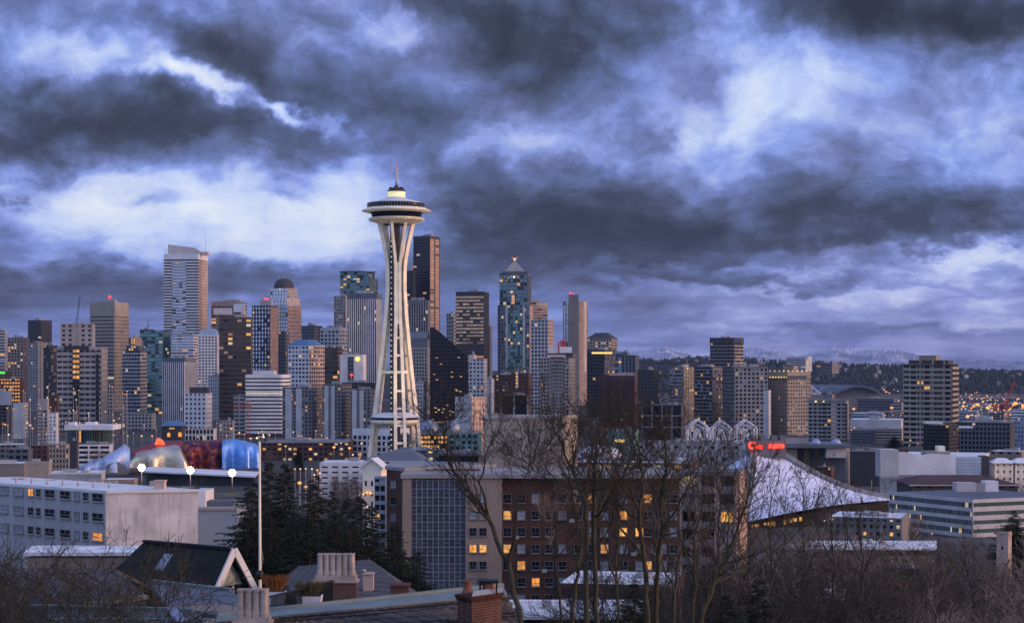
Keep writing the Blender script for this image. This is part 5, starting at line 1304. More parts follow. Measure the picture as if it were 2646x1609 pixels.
# flat sheds, stacks and ships of the harbour
rr = random.Random(77)
for k, (x0, x1, yt, Y, m, lab) in enumerate([
  (2196, 2334, 1084, 1900, 'roofw', 'long pale shed roof between the two lone apartment blocks'), (2200, 2286, 1068, 2500, 'blue', 'blue grey shed below the lit viaduct'),
  (2262, 2336, 1108, 1560, 'beige', 'beige block with a raised middle left of the brown tower'), (2198, 2262, 1112, 1480, 'slate', 'slate low block right of the dark strip apartment block'),
  (2216, 2316, 1030, 3300, 'slate', 'long dark blue hall under the arched stadium'), (2300, 2336, 1040, 3200, 'conc', 'grey hall beside the brown tower below the stadium'),
  (2470, 2530, 1062, 2600, 'blue', 'pale blue shed right of the brown tower'), (2556, 2600, 1066, 2700, 'slate', 'dark slate shed at the foot of the red gantry crane'),
  (2520, 2566, 1076, 2200, 'roofw', 'white curved shed above the long dark apartment block'), (2612, 2660, 1058, 2400, 'white', 'white shed at the right edge above the dark apartments'),
  (2480, 2560, 1048, 3300, 'conc', 'long grey quay shed among the orange lights'), (2580, 2660, 1044, 3500, 'rust', 'rust red quay shed behind the gantry crane'), (2490, 2650, 1030, 4600, 'slate', 'far slate quay hall behind the orange lights')]):
    low(lab, Y, x0, x1 - 6, x1, yt, m if m != 'roofw' else 'pale', g_band(7, .4, 'dull', 16) if k not in (0, 8) else None, None, roof='roofw' if k in (0, 1, 6, 8, 9) else 'roof', mech=1, name='harbour_shed', cat='shed')
cols = [mat('container ' + n_, c_, .6) for n_, c_ in (('red', (.40, .05, .04)), ('orange', (.50, .18, .05)), ('blue', (.06, .14, .34)), ('white', (.6, .6, .62)), ('green', (.06, .22, .14)), ('rust', (.26, .09, .06)))]
names = ['red', 'orange', 'blue', 'white', 'green', 'rust brown']
cm = {}
for k in range(70):
    x = rr.uniform(2474, 2680); Y = rr.uniform(2700, 4300); q = rr.randrange(6); hh = rr.choice((2.6, 5.2, 7.8, 10.4)); key = (q, hh)
    if key not in cm:
        mb = MB(); mb.box(-12, 12, -3, 3, 0, hh)
        for z in range(1, int(hh / 2.6)): mb.box(-12.15, 12.15, -3.15, 3.15, z * 2.6 - .08, z * 2.6 + .08)
        for xx in range(-11, 12, 2): mb.box(xx, xx + .5, -3.1, 3.1, .2, hh - .2)
        o = mb.build('container_stack', cols[q]); cm[key] = o; first = True
    else:
        o = cm[key].copy(); COL.objects.link(o)
    o.location = (U(x) * Y, Y, ground(U(x) * Y, Y)); o.rotation_euler = (0, 0, rr.uniform(-.15, .15))
    tag(o, '%s shipping containers stacked on the harbour quay among the orange lights' % names[q], 'containers', 'shipping container stacks on the quay, ' + names[q])
# red gantry crane with its boom raised
def lattice(mb, a, b, wd, n, t_=.35):
    a = Vector(a); b = Vector(b); d = (b - a).normalized(); r = d.cross(Vector((0, 1, 0))); r = r.normalized() if r.length > .01 else Vector((1, 0, 0))
    for s in (-1, 1): mb.bar(a + r * s * wd / 2, b + r * s * wd / 2, t_, t_)
    for k in range(n):
        p, q = a.lerp(b, k / n), a.lerp(b, (k + 1) / n); s = 1 if k % 2 else -1
        mb.bar(p + r * s * wd / 2, q - r * s * wd / 2, t_ * .7, t_ * .7)
Yg = 2900; g = P(2595, 1085, Yg); zq = ground(g.x, Yg)
gc = thing('gantry_crane', Vector((g.x, Yg, zq)), 'red harbour gantry crane with its boom raised at the right edge', 'crane')
mb = MB()
for dxx in (-9, 9):
    for dyy in (0, 22): mb.bar((g.x + dxx, Yg + dyy, zq), (g.x + dxx * .8, Yg + dyy, P(0, 1044, Yg).z), 1.6, 1.6)
for z in (1072, 1058, 1044): mb.bar((g.x - 9, Yg, P(0, z, Yg).z), (g.x + 9, Yg, P(0, z, Yg).z), 1.3, 1.5)
mb.bar((g.x - 9, Yg, P(0, 1072, Yg).z), (g.x + 8, Yg, P(0, 1046, Yg).z), .9, .9); mb.build('portal', M['redp'], gc)
mb = MB(); lattice(mb, P(2600, 1044, Yg), P(2622, 984, Yg), 3.4, 9, .8); mb.build('boom', M['redp'], gc)
mb = MB(); lattice(mb, P(2583, 1042, Yg), P(2605, 1044, Yg), 4, 4, 1.0); mb.build('rear_girder', M['redp'], gc)
# lit viaduct
vd = MB(); a, b = P(2190, 1066, 2950), P(2345, 1060, 2950)
vd.hexa([(a.x, 2950, a.z - 2), (b.x, 2950, b.z - 2), (b.x, 2968, b.z - 2), (a.x, 2968, a.z - 2)], [(a.x, 2950, a.z), (b.x, 2950, b.z), (b.x, 2968, b.z), (a.x, 2968, a.z)])
for k in range(8):
    x = lerp(a.x, b.x, (k + .5) / 8); vd.box(x - 1, x + 1, 2952, 2966, 0, a.z - 1.9)
solo('road_viaduct', vd, M['tan'], (a.x, 2950, 4), 'raised road running between the two lone apartment blocks', 'viaduct')
# cranes over downtown
def tower_crane(label, px_, ytop, ybase, Y, jib, counter, m, yj):
    p = P(px_, ybase, Y); th = thing('tower_crane', p, label, 'crane')
    mb = MB(); lattice(mb, P(px_, ybase, Y), P(px_, ytop, Y), 2.0, 14, .45); mb.build('mast', M[m], th)
    mb = MB(); lattice(mb, P(counter[0], counter[1], Y), P(jib[0], jib[1], Y), 1.6, 22, .38); mb.build('jib', M[m], th)
    mb = MB(); q = P(px_, yj, Y); mb.box(q.x - 1.4, q.x + 1.4, Y - 1.2, Y + 1.2, q.z - 2.4, q.z - .2); mb.build('cab', M['grey'], th)
    if abs(jib[1] - yj) < 6:
        mb = MB(); mb.tube([P(px_, ytop, Y), P(jib[0], jib[1] - 1, Y)], .14, 4); mb.tube([P(px_, ytop, Y), P(counter[0], counter[1] - 1, Y)], .14, 4); mb.build('stay_cable', M['steel'], th)
tower_crane('dark luffing crane rising above the stepped concrete tower', 200, 836, 860, 2300, (207, 762), (197, 842), 'charcoal', 840)
tower_crane('flat jib crane far behind, left of the tallest white tower', 383, 825, 860, 2700, (334, 838), (424, 840), 'steel', 839)
tower_crane('small red crane in front of the curved banded block', 642, 1033, 1130, 1500, (603, 1050), (650, 1048), 'redp', 1049)

# ------------------------------------------------------------------ the brick residence in front
YH = 318.0
zg = ground(P(1300, 0, YH).x, YH) - 3
def quick(name, label, cat, x, Y): return Bld(name, label, cat, Vector((U(x) * Y, Y, zg)))
hb = quick('brick_residence', 'big brick residence with a glazed stair front and a blank beige roof block', 'apartment house', 1350, YH)
BR = brick('residence brick', (.075, .045, .038), (.10, .054, .043), (.07, .056, .05), 4.0, .25)
def rect(B, part, x0, x1, y0, y1, Y, dep, m, **k):
    mb = MB(); a, b = P(x0, y1, Y), P(x1, y0, Y); mb.box(a.x, b.x, Y, Y + dep, a.z, b.z); return mb.build(part, m, B.root, **k)
zr = P(0, 1237, YH).z
W_ = MB(); a = P(1297, 0, YH); b = P(1756, 0, YH); W_.box(a.x, b.x, YH, YH + 18, zg, zr); W_.build('brick_wing', BR, hb.root)
# left wing set back, angled
W_ = MB(); a = P(999, 1212, YH + 14); b = P(1042, 1222, YH + 8)
W_.hexa([(a.x, a.y, zg), (b.x, b.y, zg), (b.x + 22, b.y + 16, zg), (a.x, a.y + 20, zg)], [(a.x, a.y, a.z), (b.x, b.y, a.z), (b.x + 22, b.y + 16, a.z), (a.x, a.y + 20, a.z)])
W_.build('brick_wing', BR, hb.root)
wall_ = MB(); a = P(1040, 0, YH - 1.5); b = P(1297, 0, YH - 1.5); zt = P(0, 1234, YH).z
c1, c2, c3 = P(1062, 0, YH - 1.5).x, P(1203, 0, YH - 1.5).x, P(1240, 0, YH - 1.5).x
wall_.box(a.x, c1, YH - 1.5, YH + 16, zg, zt); wall_.box(c2, b.x, YH - 1.5, YH + 16, zg, zt); wall_.box(c1, c2, YH - .6, YH + 15.9, zg, zt - .02)
wall_.build('beige_slab', M['tan'], hb.root)
mb = MB(); mb.box(a.x - .3, P(1756, 0, YH).x + .2, YH - 1.8, YH + 18.2, zt + .02, zt + .75); mb.build('roof', M['conc'], hb.root)
mb = MB(); q0, q1 = P(999, 1212, YH + 14), P(1042, 1222, YH + 8); mb.hexa([(q0.x - .3, q0.y - .3, q0.z), (q1.x + .3, q1.y - .3, q0.z), (q1.x + 22, q1.y + 16, q0.z), (q0.x - .3, q0.y + 20, q0.z)], [(q0.x - .3, q0.y - .3, q0.z + .6), (q1.x + .3, q1.y - .3, q0.z + .6), (q1.x + 22, q1.y + 16, q0.z + .6), (q0.x - .3, q0.y + 20, q0.z + .6)]); mb.build('roof', M['conc'], hb.root)
# glazed stair front: 10 columns, ~ 13 rows of wired panes
gp = glass('wired grey glass', (.075, .080, .115), .3, metal=.35)
zt2 = P(0, 1240, YH).z; x0 = c1; wcol = (c2 - c1) / 10; rowh = 21.4 * YH / FPX
gmesh = {}
cw = bpy.data.objects.new('curtain_wall', None); COL.objects.link(cw); cw.parent = hb.root; cw.location = Vector((c1, YH - .9, zg)) - parent_origin(hb.root)
pm = MB(); pm.box(0, wcol - .12, -.05, .05, 0, rowh - .12)
pr = None
k_ = 0
for r_ in range(17):
    for c_ in range(10):
        if k_ < 100:
            if pr is None: pr = pm.build('pane', gp); o = pr
            else: o = pr.copy(); COL.objects.link(o)
            o.parent = cw; o.location = (c_ * wcol + .06, 0, zt2 - (r_ + 1) * rowh - zg + .06)
        else:
            if k_ == 100: rest = MB()
            xx = c1 + c_ * wcol + .06; z_ = zt2 - (r_ + 1) * rowh + .06
            rest.box(xx, xx + wcol - .12, YH - .95, YH - .85, z_, z_ + rowh - .12)
        k_ += 1
ro = rest.build('panes', gp, cw); ro['kind'] = 'stuff'
mm = MB()
for c_ in range(11): mm.box(c1 + c_ * wcol - .05, c1 + c_ * wcol + .05, YH - 1.1, YH - .8, zg, zt2 + .3)
for r_ in range(18): mm.box(c1, c2, YH - 1.06, YH - .8, zt2 - r_ * rowh - .04, zt2 - r_ * rowh + .04)
for c_ in range(10):
    for r_ in range(17):
        if (c_ * 7 + r_ * 3) % 2: mm.box(c1 + c_ * wcol + .02, c1 + (c_ + 1) * wcol - .02, YH - 1.0, YH - .8, zt2 - r_ * rowh - rowh * .55, zt2 - r_ * rowh - rowh * .51)
mm.build('mullion_frame', M['mull'], cw)
# windows: frame with sill, pane behind
fw = {}
def window(B, cx, cz, Y, wd, ht, g, frame='grey', twin=True, sill=True):
    key = (round(wd, 2), round(ht, 2), frame, twin)
    if key not in fw:
        mb = MB(); a, b = wd / 2, ht / 2; t_ = .07
        mb.box(-a - t_, -a, -.12, .1, -b - t_, b + t_); mb.box(a, a + t_, -.12, .1, -b - t_, b + t_)
        mb.box(-a, a, -.12, .1, b, b + t_); mb.box(-a, a, -.12, .1, -b - t_, -b)
        if twin: mb.box(-a, a, -.10, .05, -b * .28, -b * .28 + .06); mb.box(-.03, .03, -.09, .05, -b * .28 + .06, b)
        mb.box(-a - .15, a + .15, -.28, 0, -b - t_ - .14, -b - t_)
        m_ = mb.build('window', M[frame]); me1 = m_.data; bpy.data.objects.remove(m_)
        mb = MB(); mb.quad((-a, -.02, -b), (a, -.02, -b), (a, -.02, b), (-a, -.02, b)); m_ = mb.build('pane', GL['dk']); me2 = m_.data; bpy.data.objects.remove(m_)
        mes = {}
        fw[key] = (me1, me2, mes)
    me1, me2, mes = fw[key]
    if g not in mes: mes[g] = me2.copy(); mes[g].materials[0] = GL[g]
    o = bpy.data.objects.new('window', me1); COL.objects.link(o); o.parent = B.root; o.location = Vector((cx, Y, cz)) - parent_origin(B.root)
    p = bpy.data.objects.new('pane', mes[g]); COL.objects.link(p); p.parent = o
    return o
s_ = YH / FPX
lit = {(3, 1): 'lo', (3, 3): 'li'}
for r_ in range(7):
    y = 1287 + r_ * 43.2
    for c_, x in enumerate((1222, 1248)):
        p = P(x, y, YH - 1.7); window(hb, p.x, p.z, YH - 1.55, 17 * s_, 19 * s_, 'li' if (r_, c_) in ((3, 1),) else 'lo' if (r_, c_) == (3, 0) else prng.choice(('dk', 'dk', 'pa', 'dk2')))
cols_ = [1311, 1347, 1384, 1419, 1453, 1494, 1530, 1562, 1611, 1652, 1674, 1712, 1740]
warm = {(1, 0): 'li', (3, 0): 'li', (4, 1): 'lo', (5, 2): 'lo', (5, 5): 'lo', (0, 6): 'lo', (2, 8): 'li', (1, 8): 'lo', (3, 7): 'lo', (0, 10): 'lo', (4, 10): 'li', (2, 9): 'lo'}
for r_ in range(7):
    y = 1287 + r_ * 43.2
    for c_, x in enumerate(cols_):
        if (c_ * 5 + r_ * 3) % 11 == 4: continue
        p = P(x, y, YH); window(hb, p.x, p.z, YH - .05, 19 * s_, 21 * s_, warm.get((r_, c_), prng.choice(('dk', 'pa', 'dk', 'dk2', 'pa'))))
for r_ in range(4): p = P(1017, 1250 + r_ * 42, YH + 11); window(hb, p.x, p.z, YH + 10.2, 14 * s_, 18 * s_, ('pa', 'dk', 'pa', 'dk')[r_])
# big blank roof block, roof terrace, plant
mb = MB(); a = P(1251, 1082, 338); b = P(1456, 1082, 338); c = P(1492, 1082, 350); zt3 = a.z; zb3 = zt - .5
mb.hexa([(a.x, 338, zb3), (b.x, 338, zb3), (c.x, 350, zb3), (a.x, 352, zb3)], [(a.x, 338, zt3), (b.x, 338, zt3), (c.x, 350, zt3), (a.x, 352, zt3)]); mb.build('roof_block', mat('blank render', (.30, .275, .255), .9, scale=.15, streak=.55), hb.root)
mb = MB(); mb.hexa([(a.x - .2, 337.8, zt3), (b.x + .1, 337.8, zt3), (c.x + .2, 350, zt3), (a.x - .2, 352, zt3)], [(a.x - .2, 337.8, zt3 + .5), (b.x + .1, 337.8, zt3 + .5), (c.x + .2, 350, zt3 + .5), (a.x - .2, 352, zt3 + .5)]); mb.build('block_coping', M['conc'], hb.root)
mb = MB()
for x0_, x1_, yy in ((1268, 1300, 1068), (1310, 1330, 1073)): q0, q1 = P(x0_, yy, 342), P(x1_, 1083, 342); mb.box(q0.x, q1.x, 342, 345, zt3 + .4, q0.z)
mb.build('roof_plant', M['tan'], hb.root)
for x0_, x1_, y0_, y1_, m in ((1496, 1530, 1214, 1236, 'mech'), (1560, 1600, 1220, 1236, 'grey'), (1680, 1720, 1216, 1236, 'conc'), (1100, 1240, 1214, 1236, 'charcoal')): rect(hb, 'roof_house', x0_, x1_, y0_, y1_ - 1, YH + 8, 5, M[m])
mb = MB()
for k in range(38): x = P(1060 + k * 18, 0, YH + 3).x; mb.box(x, x + .06, YH + 3, YH + 3.06, zt + .7, zt + 1.7)
mb.box(P(1060, 0, YH + 3).x, P(1746, 0, YH + 3).x, YH + 3, YH + 3.06, zt + 1.7, zt + 1.78); mb.build('roof_railing', M['steel'], hb.root)
for x in (1297.6, 1436, 1578, 1692):
    q = P(x, 1240, YH); mb = MB(); mb.tube([(q.x, YH - .12, zg), (q.x, YH - .12, zt)], .09, 6); mb.build('downpipe', M['charcoal'], hb.root)
for x, r_ in ((1328, 2), (1400, 4), (1470, 1), (1545, 5), (1630, 3), (1700, 4)):
    q = P(x, 1300 + r_ * 43.2, YH); mb = MB(); mb.box(q.x, q.x + .9, YH - .5, YH - .06, q.z - .35, q.z + .25); mb.build('wall_vent', M['mech'], hb.root)
hb.finish()
# pale annex left of the brick wing
B = low('narrow grey glazed annex left of the brick residence', 360, 968, 996, 1000, 1230, 'blue', St(24, 15, .84, .6, 'std', pp=.12), None, mech=0)

# ------------------------------------------------------------------ white apartment house at left
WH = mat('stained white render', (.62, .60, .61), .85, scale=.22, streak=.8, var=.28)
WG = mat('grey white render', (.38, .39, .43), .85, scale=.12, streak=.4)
zg = ground(-60, 266) - 4
wb = quick('white_house', 'white flat roofed apartment house with a big blank end wall', 'apartment house', 200, 272)
Cn = P(274, 1274, 266); ztw = Cn.z
e = Vector((-.75, .66, 0)).normalized(); Lw = 46
d2 = Vector((12.9, 3.2, 0)); 
q = [Cn + e * Lw, Cn, Cn + d2, Cn + d2 + e * Lw]
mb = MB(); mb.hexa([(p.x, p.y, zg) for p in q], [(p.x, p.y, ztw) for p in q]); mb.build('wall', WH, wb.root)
nrm = Vector((-e.y, e.x, 0)); nrm = nrm if nrm.y < 0 else -nrm
mb = MB(); 
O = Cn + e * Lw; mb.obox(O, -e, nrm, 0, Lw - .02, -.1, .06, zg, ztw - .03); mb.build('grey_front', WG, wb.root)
mb = MB(); c0 = (q[0] + q[2]) / 2; mb.hexa([(lerp(c0.x, p.x, 1.012), lerp(c0.y, p.y, 1.012), ztw) for p in q], [(lerp(c0.x, p.x, 1.012), lerp(c0.y, p.y, 1.012), ztw + .4) for p in q]); mb.build('roof', M['roofw'], wb.root)
mb = MB()
def fl(px): # length along front from the corner for a picture column
    u0 = U(px); return (u0 * Cn.y - Cn.x) / (e.x - u0 * e.y)
ang = math.atan2(nrm.x, -nrm.y)
spec = [(10, 24, 'pa'), (50, 24, 'pa'), (81, 14, 'dk'), (101, 11, 'dk'), (130, 24, 'dk'), (170, 24, 'dk2'), (200, 12, 'pa'), (223, 12, 'dk'), (254, 26, 'dk')]
gs = []
for r_, y0_ in enumerate((1281, 1332, 1383)):
    for k, (x, wpx, g) in enumerate(spec):
        if r_ == 0 and k == 2: g = 'lo'
        if r_ == 2 and k == 8: g = 'lo'
        t_ = fl(x); cpt = Cn + e * t_ + nrm * .07; Yc_ = cpt.y
        wd = (fl(x - wpx / 2) - fl(x + wpx / 2)); ht = 19 * 266 / FPX
        z = ztw - (y0_ - 1274 + 5) * 266 / FPX
        o = window(wb, cpt.x, z, cpt.y, round(wd, 1), ht, g, frame='conc', twin=True); o.rotation_euler = (0, 0, ang)
# chimney and roof clutter
mb = MB(); a = P(408, 1242, 272); b = P(433, 1290, 272); mb.box(a.x, b.x, 269.2, 271, ztw - 4, a.z); mb.box(a.x - .1, b.x + .1, 269.1, 271.1, a.z, a.z + .25)
mb.build('chimney', M['pink'], wb.root)
for x0_, x1_, y0_, Y_ in ((386, 408, 1243, 276), (466, 500, 1258, 275), (268, 300, 1248, 290), (30, 60, 1236, 292), (120, 140, 1240, 290), (228, 262, 1238, 286)):
    mb = MB(); a, b = P(x0_, y0_, Y_), P(x1_, y0_, Y_); mb.box(a.x, b.x, Y_, Y_ + 1.5, ztw + .3, a.z); mb.build('roof_vent', M['beige'], wb.root)
for k in range(7): mb = MB(); p = P(40 + k * 40, 0, 284 - k * 2); mb.tube([(p.x, p.y, ztw + .3), (p.x + .2, p.y, ztw + 1.4)], .12, 5); mb.build('vent_pipe', M['steel'], wb.root)
wb.finish()
# blue grey annex
zg = ground(-48, 285) - 4
an = quick('grey_annex', 'blue grey windowless annex right of the blank white end wall', 'annex', 550, 284)
rect(an, 'wall', 497, 612, 1318, 1460, 282, 10, M['blue']); rect(an, 'upper_block', 497, 531, 1269, 1317.5, 284, 8, M['white']); rect(an, 'roof_screen', 534, 602, 1294, 1311, 285, 4, M['slate'])
rect(an, 'roof', 496, 613, 1312, 1318, 281.7, 10.6, M['conc'])
# low roof in front of the white house, reflected sky painted into its colour
zg = ground(-40, 215) - 3
sn = quick('low_building', 'low building with a sky bright roof below the white apartment house', LB, 220, 215)
mb = MB(); f0, f1 = P(60, 1426, 200), P(380, 1424, 200); a, b = Vector((f0.x - .4, 205.5, f0.z + .2)), Vector((f1.x + .2, 205.5, f0.z + .2))
mb.hexa([(f0.x, 200, f0.z - .4), (f1.x, 200, f0.z - .4), (b.x, 205.5, a.z - .4), (a.x, 205.5, a.z - .4)], [(f0.x, 200, f0.z), (f1.x, 200, f0.z), (b.x, 205.5, a.z), (a.x, 205.5, a.z)]); mb.build('roof', mat('sky bright roof', (.78, .80, .88), .8, scale=.5, var=.5), sn.root)
mb = MB(); mb.box(f0.x + .3, f1.x - .3, 200.3, 205, zg, f0.z - .6); mb.build('wall', M['tan'], sn.root)

# ------------------------------------------------------------------ houses just below the viewpoint
SH = brick('dark shingles', (.020, .022, .021), (.032, .033, .030), (.008, .008, .008), 3.2, .6, .6, .3, .02)
SHG = brick('grey shingles', (.085, .082, .088), (.12, .115, .12), (.03, .03, .03), 3.2, .5, .6, .3, .02)
SHW = brick('wood shakes', (.045, .043, .046), (.165, .150, .148), (.010, .010, .011), 1.5, 1.0, .30, .42, .03)
RB = brick('chimney brick', (.075, .027, .022), (.125, .045, .034), (.17, .155, .15), 2.5, .6, .5, .25, .028)
RBD = brick('dark sooty brick', (.05, .022, .018), (.08, .03, .024), (.06, .05, .05), 2.5, .6)
TER = mat('weathered chimney clay', (.44, .38, .35), .85, scale=1.0, streak=.5, var=.35, bump=.3)
zg = 66
def sheet_part(B, name, pts, m, th_=.18):
    mb = MB(); n = (Vector(pts[1]) - Vector(pts[0])).cross(Vector(pts[2]) - Vector(pts[0])).normalized()
    if n.z < 0: n = -n; pts = pts[::-1]
    k = len(pts); i = len(mb.v)
    lo = [Vector(p) - n * th_ for p in pts]; hi = [Vector(p) for p in pts]
    mb.v += [tuple(p) for p in lo + hi]
    mb.f += [tuple(range(k - 1, -1, -1)), tuple(range(k, 2 * k))] + [(j, (j + 1) % k, k + (j + 1) % k, k + j) for j in range(k)]
    mb.m += [0] * (k + 2); mb.sm += [False] * (k + 2)
    return mb.build(name, m, B.root if isinstance(B, Bld) else B)
# gabled house
gh = quick('gabled_house', 'dark shingled house with a white edged gable end and a small balcony', 'house', 520, 120)
r0, r1 = P(372, 1399, 118.8), P(598, 1418, 114)
d = (r1 - r0); d.z = 0; dn = d.normalized(); sd_ = Vector((dn.y, -dn.x, 0))  # towards the viewer
def off(p, s, dz): return p + sd_ * s + Vector((0, 0, -dz))
r0.z = r1.z
sheet_part(gh, 'roof', [r0, r1, off(r1, 3.0, 4.6), off(r0, 5.2, 5.6) - dn * 3.2], SH)
sheet_part(gh, 'roof', [r0, r1, off(r1, -3.0, 4.4), off(r0, -5.0, 5.4)], SH)
sheet_part(gh, 'hip_roof', [r0 + Vector((0, 0, -.02)), off(r0, 5.2, 5.62) - dn * 3.2, off(r0, -5.0, 5.4) - dn * 3.2], SH)
mb = MB(); mb.bar(r0 + Vector((0, 0, .06)), r1 + Vector((0, 0, .06)), .3, .16); mb.build('ridge_cap', M['black'], gh.root)
mb = MB()
for s in (1, -1):
    k = 3.0 * s; mb.bar(r1 + dn * .28 + Vector((0, 0, -.02)), off(r1, k, 4.6 if s > 0 else 4.4) + dn * .28, .14, .42)
mb.build('bargeboard', M['white'], gh.root)
g0, g1 = r1 - dn * .35, None
mb = MB(); mb.poly([off(g0, 0, .35), off(g0, 1.30, 2.35), off(g0, -1.30, 2.30)]); mb.build('gable_panel', mat('sage siding', (.36, .38, .33), .8), gh.root)
mb = MB(); mb.poly([off(g0, 1.34, 2.36) - dn * .9, off(g0, 2.8, 4.6) - dn * .9, off(g0, -2.8, 4.5) - dn * .9, off(g0, -1.34, 2.36) - dn * .9]); mb.build('gable_wall', M['charcoal'], gh.root)
mb = MB()
for s in (.5, -.5, 1.5, -1.5): mb.bar(off(g0, s, 2.36 if abs(s) < 1 else 2.9), off(g0, s, 5), .12, .12)
mb.build('post', M['cream'], gh.root)
mb = MB()
for k in range(22):
    p = off(g0, lerp(-2.9, 3.4, k / 21), 4.5) + dn * .9; mb.bar(p + Vector((0, 0, -.6)), p + Vector((0, 0, .55)), .035, .035)
mb.bar(off(g0, -2.9, 3.92) + dn * .9, off(g0, 3.4, 3.92) + dn * .9, .05, .05); mb.build('balcony_railing', M['black'], gh.root)
body = MB(); A_, B_ = off(r0, 4.2, 5.0), off(r1, 2.6, 4.6); C_, D_ = off(r1, -2.6, 4.4) - dn * 1.4, off(r0, -4.0, 5.0); B_ = B_ - dn * 1.4
body.hexa([(p.x, p.y, 64) for p in (A_, B_, C_, D_)], [(p.x, p.y, r1.z - 4.9) for p in (A_, B_, C_, D_)]); body.build('wall', M['tan'], gh.root)
p = r0.lerp(r1, .37); c = off(p, 1.0, 1.2); nn_ = Vector((sd_.x * .7, sd_.y * .7, .72)).normalized()
mb = MB(); mb.bar(off(p, .5, .62) , off(p, 1.4, 1.58), .75, .22); mb.build('skylight', M['blue'], gh.root)
mb = MB(); c = off(r0.lerp(r1, .02), 4.3, 5.0); mb.box(c.x - .5, c.x + .55, c.y - .4, c.y + .4, c.z - .8, c.z + .35); mb.build('chimney', RB, gh.root)
mb = MB(); mb.box(c.x - .62, c.x + .67, c.y - .5, c.y + .5, c.z + .35, c.z + .45); mb.box(c.x - .42, c.x + .47, c.y - .35, c.y + .35, c.z + .45, c.z + .95); mb.build('chimney_cap', M['cream'], gh.root)
# shingled roofs at lower left
lh = quick('shingled_house', 'grey shingled house roof behind the branches at lower left', 'house', 200, 96)
a, b = P(-60, 1468, 108), P(300, 1470, 104)
sheet_part(lh, 'roof', [a, b, P(384, 1540, 92), P(-60, 1600, 88)], SHG)
sheet_part(lh, 'roof', [a, b, P(420, 1530, 116), P(-60, 1530, 120)], SHG)
mb = MB(); mb.hexa([(P(-60, 0, 91).x, 91, 66), (P(380, 0, 93).x, 93, 66), (P(380, 0, 114).x, 114, 66), (P(-60, 0, 116).x, 116, 66)], [(P(-60, 0, 91).x, 91, P(0, 1596, 88).z - .3), (P(380, 0, 93).x, 93, P(0, 1560, 92).z - .2), (P(380, 0, 114).x, 114, P(0, 1545, 114).z - .2), (P(-60, 0, 116).x, 116, P(0, 1545, 116).z - .3)]); mb.build('wall', M['tan'], lh.root)
mb = MB(); mb.bar(P(-60, 1598, 87.8), P(384, 1541, 91.8), .22, .22); mb.build('gutter', M['copper'], lh.root)
l2 = quick('shingled_house', 'low roof with copper gutters at the lower left corner', 'house', 200, 76)
sheet_part(l2, 'roof', [P(-60, 1562, 84), P(520, 1578, 80), P(540, 1690, 70), P(-60, 1690, 70)], SHG)
mb = MB(); mb.bar(P(-60, 1566, 83.8), P(500, 1579, 79.8), .3, .3); mb.bar(P(-60, 1604, 80), P(500, 1604, 77.4), .2, .26); mb.build('copper_trim', M['copper'], l2.root)
sheet_part(l2, 'skylight', [P(430, 1567, 79.2), P(452, 1567, 79.2), P(486, 1600, 76.6), P(452, 1606, 76.6)], GL['sv'], .1)
mb = MB(); mb.box(P(-60, 0, 72).x, P(500, 0, 74).x, 73, 82, 70, P(0, 1640, 74).z - .4); mb.build('wall', M['tan'], l2.root)
l3 = quick('flat_roof_terrace', 'flat teal roofed terrace between the gabled house and the round chimney stack', 'terrace', 520, 92)
sheet_part(l3, 'roof', [P(388, 1506, 104), P(600, 1528, 98), P(700, 1588, 82), P(440, 1582, 84)], M['slate'])
mb = MB(); mb.bar(P(386, 1503, 104.2), P(600, 1526, 98.2), .35, .3); mb.build('copper_edge', M['copper'], l3.root)
mb = MB(); mb.hexa([(P(450, 0, 85).x, 85, 68), (P(690, 0, 83).x, 83, 68), (P(598, 0, 98).x, 98, 68), (P(392, 0, 103).x, 103, 68)], [(P(450, 0, 85).x, 85, P(0, 1584, 84).z), (P(690, 0, 83).x, 83, P(0, 1590, 82).z), (P(598, 0, 98).x, 98, P(0, 1530, 98).z), (P(392, 0, 103).x, 103, P(0, 1508, 104).z)]); mb.build('wall', M['tan'], l3.root)

# hipped grey house in the middle
mh = quick('hipped_house', 'grey hip roofed house with small brick chimneys in front of the conifers', 'house', 900, 118)
a, b = P(770, 1462, 124), P(955, 1444, 120)
sheet_part(mh, 'roof', [a, b, P(1078, 1544, 106), P(690, 1540, 108)], SHG)
sheet_part(mh, 'roof', [b, P(1078, 1544, 106), P(1080, 1530, 132)], SHG)
sheet_part(mh, 'roof', [a, b, P(1080, 1530, 132), P(680, 1530, 134)], SHG)
mb = MB(); mb.hexa([(P(700, 0, 109).x, 109, 66), (P(1062, 0, 107.5).x, 107.5, 66), (P(1060, 0, 130).x, 130, 66), (P(700, 0, 130).x, 130, 66)], [(P(700, 0, 109).x, 109, P(0, 1544, 108).z), (P(1062, 0, 107.5).x, 107.5, P(0, 1546, 106).z), (P(1060, 0, 130).x, 130, P(0, 1536, 131).z), (P(700, 0, 130).x, 130, P(0, 1536, 131).z)]); mb.build('wall', M['tan'], mh.root)
mb = MB(); c = P(952, 1506, 109); mb.box(c.x - .3, c.x + .3, 108.7, 109.4, P(0, 1545, 109).z, P(0, 1482, 109).z); mb.box(c.x - .36, c.x + .36, 108.6, 109.5, P(0, 1482, 109).z, P(0, 1479, 109).z); mb.build('chimney', M['pink'], mh.root)
mb = MB(); p = P(940, 1476, 109); mb.tube([p - Vector((0, 0, 1.3)), p], .09, 6); mb.tube([p, p + Vector((0, 0, .14))], [.16, .14], 6); mb.build('flue_pipe', M['steel'], mh.root)
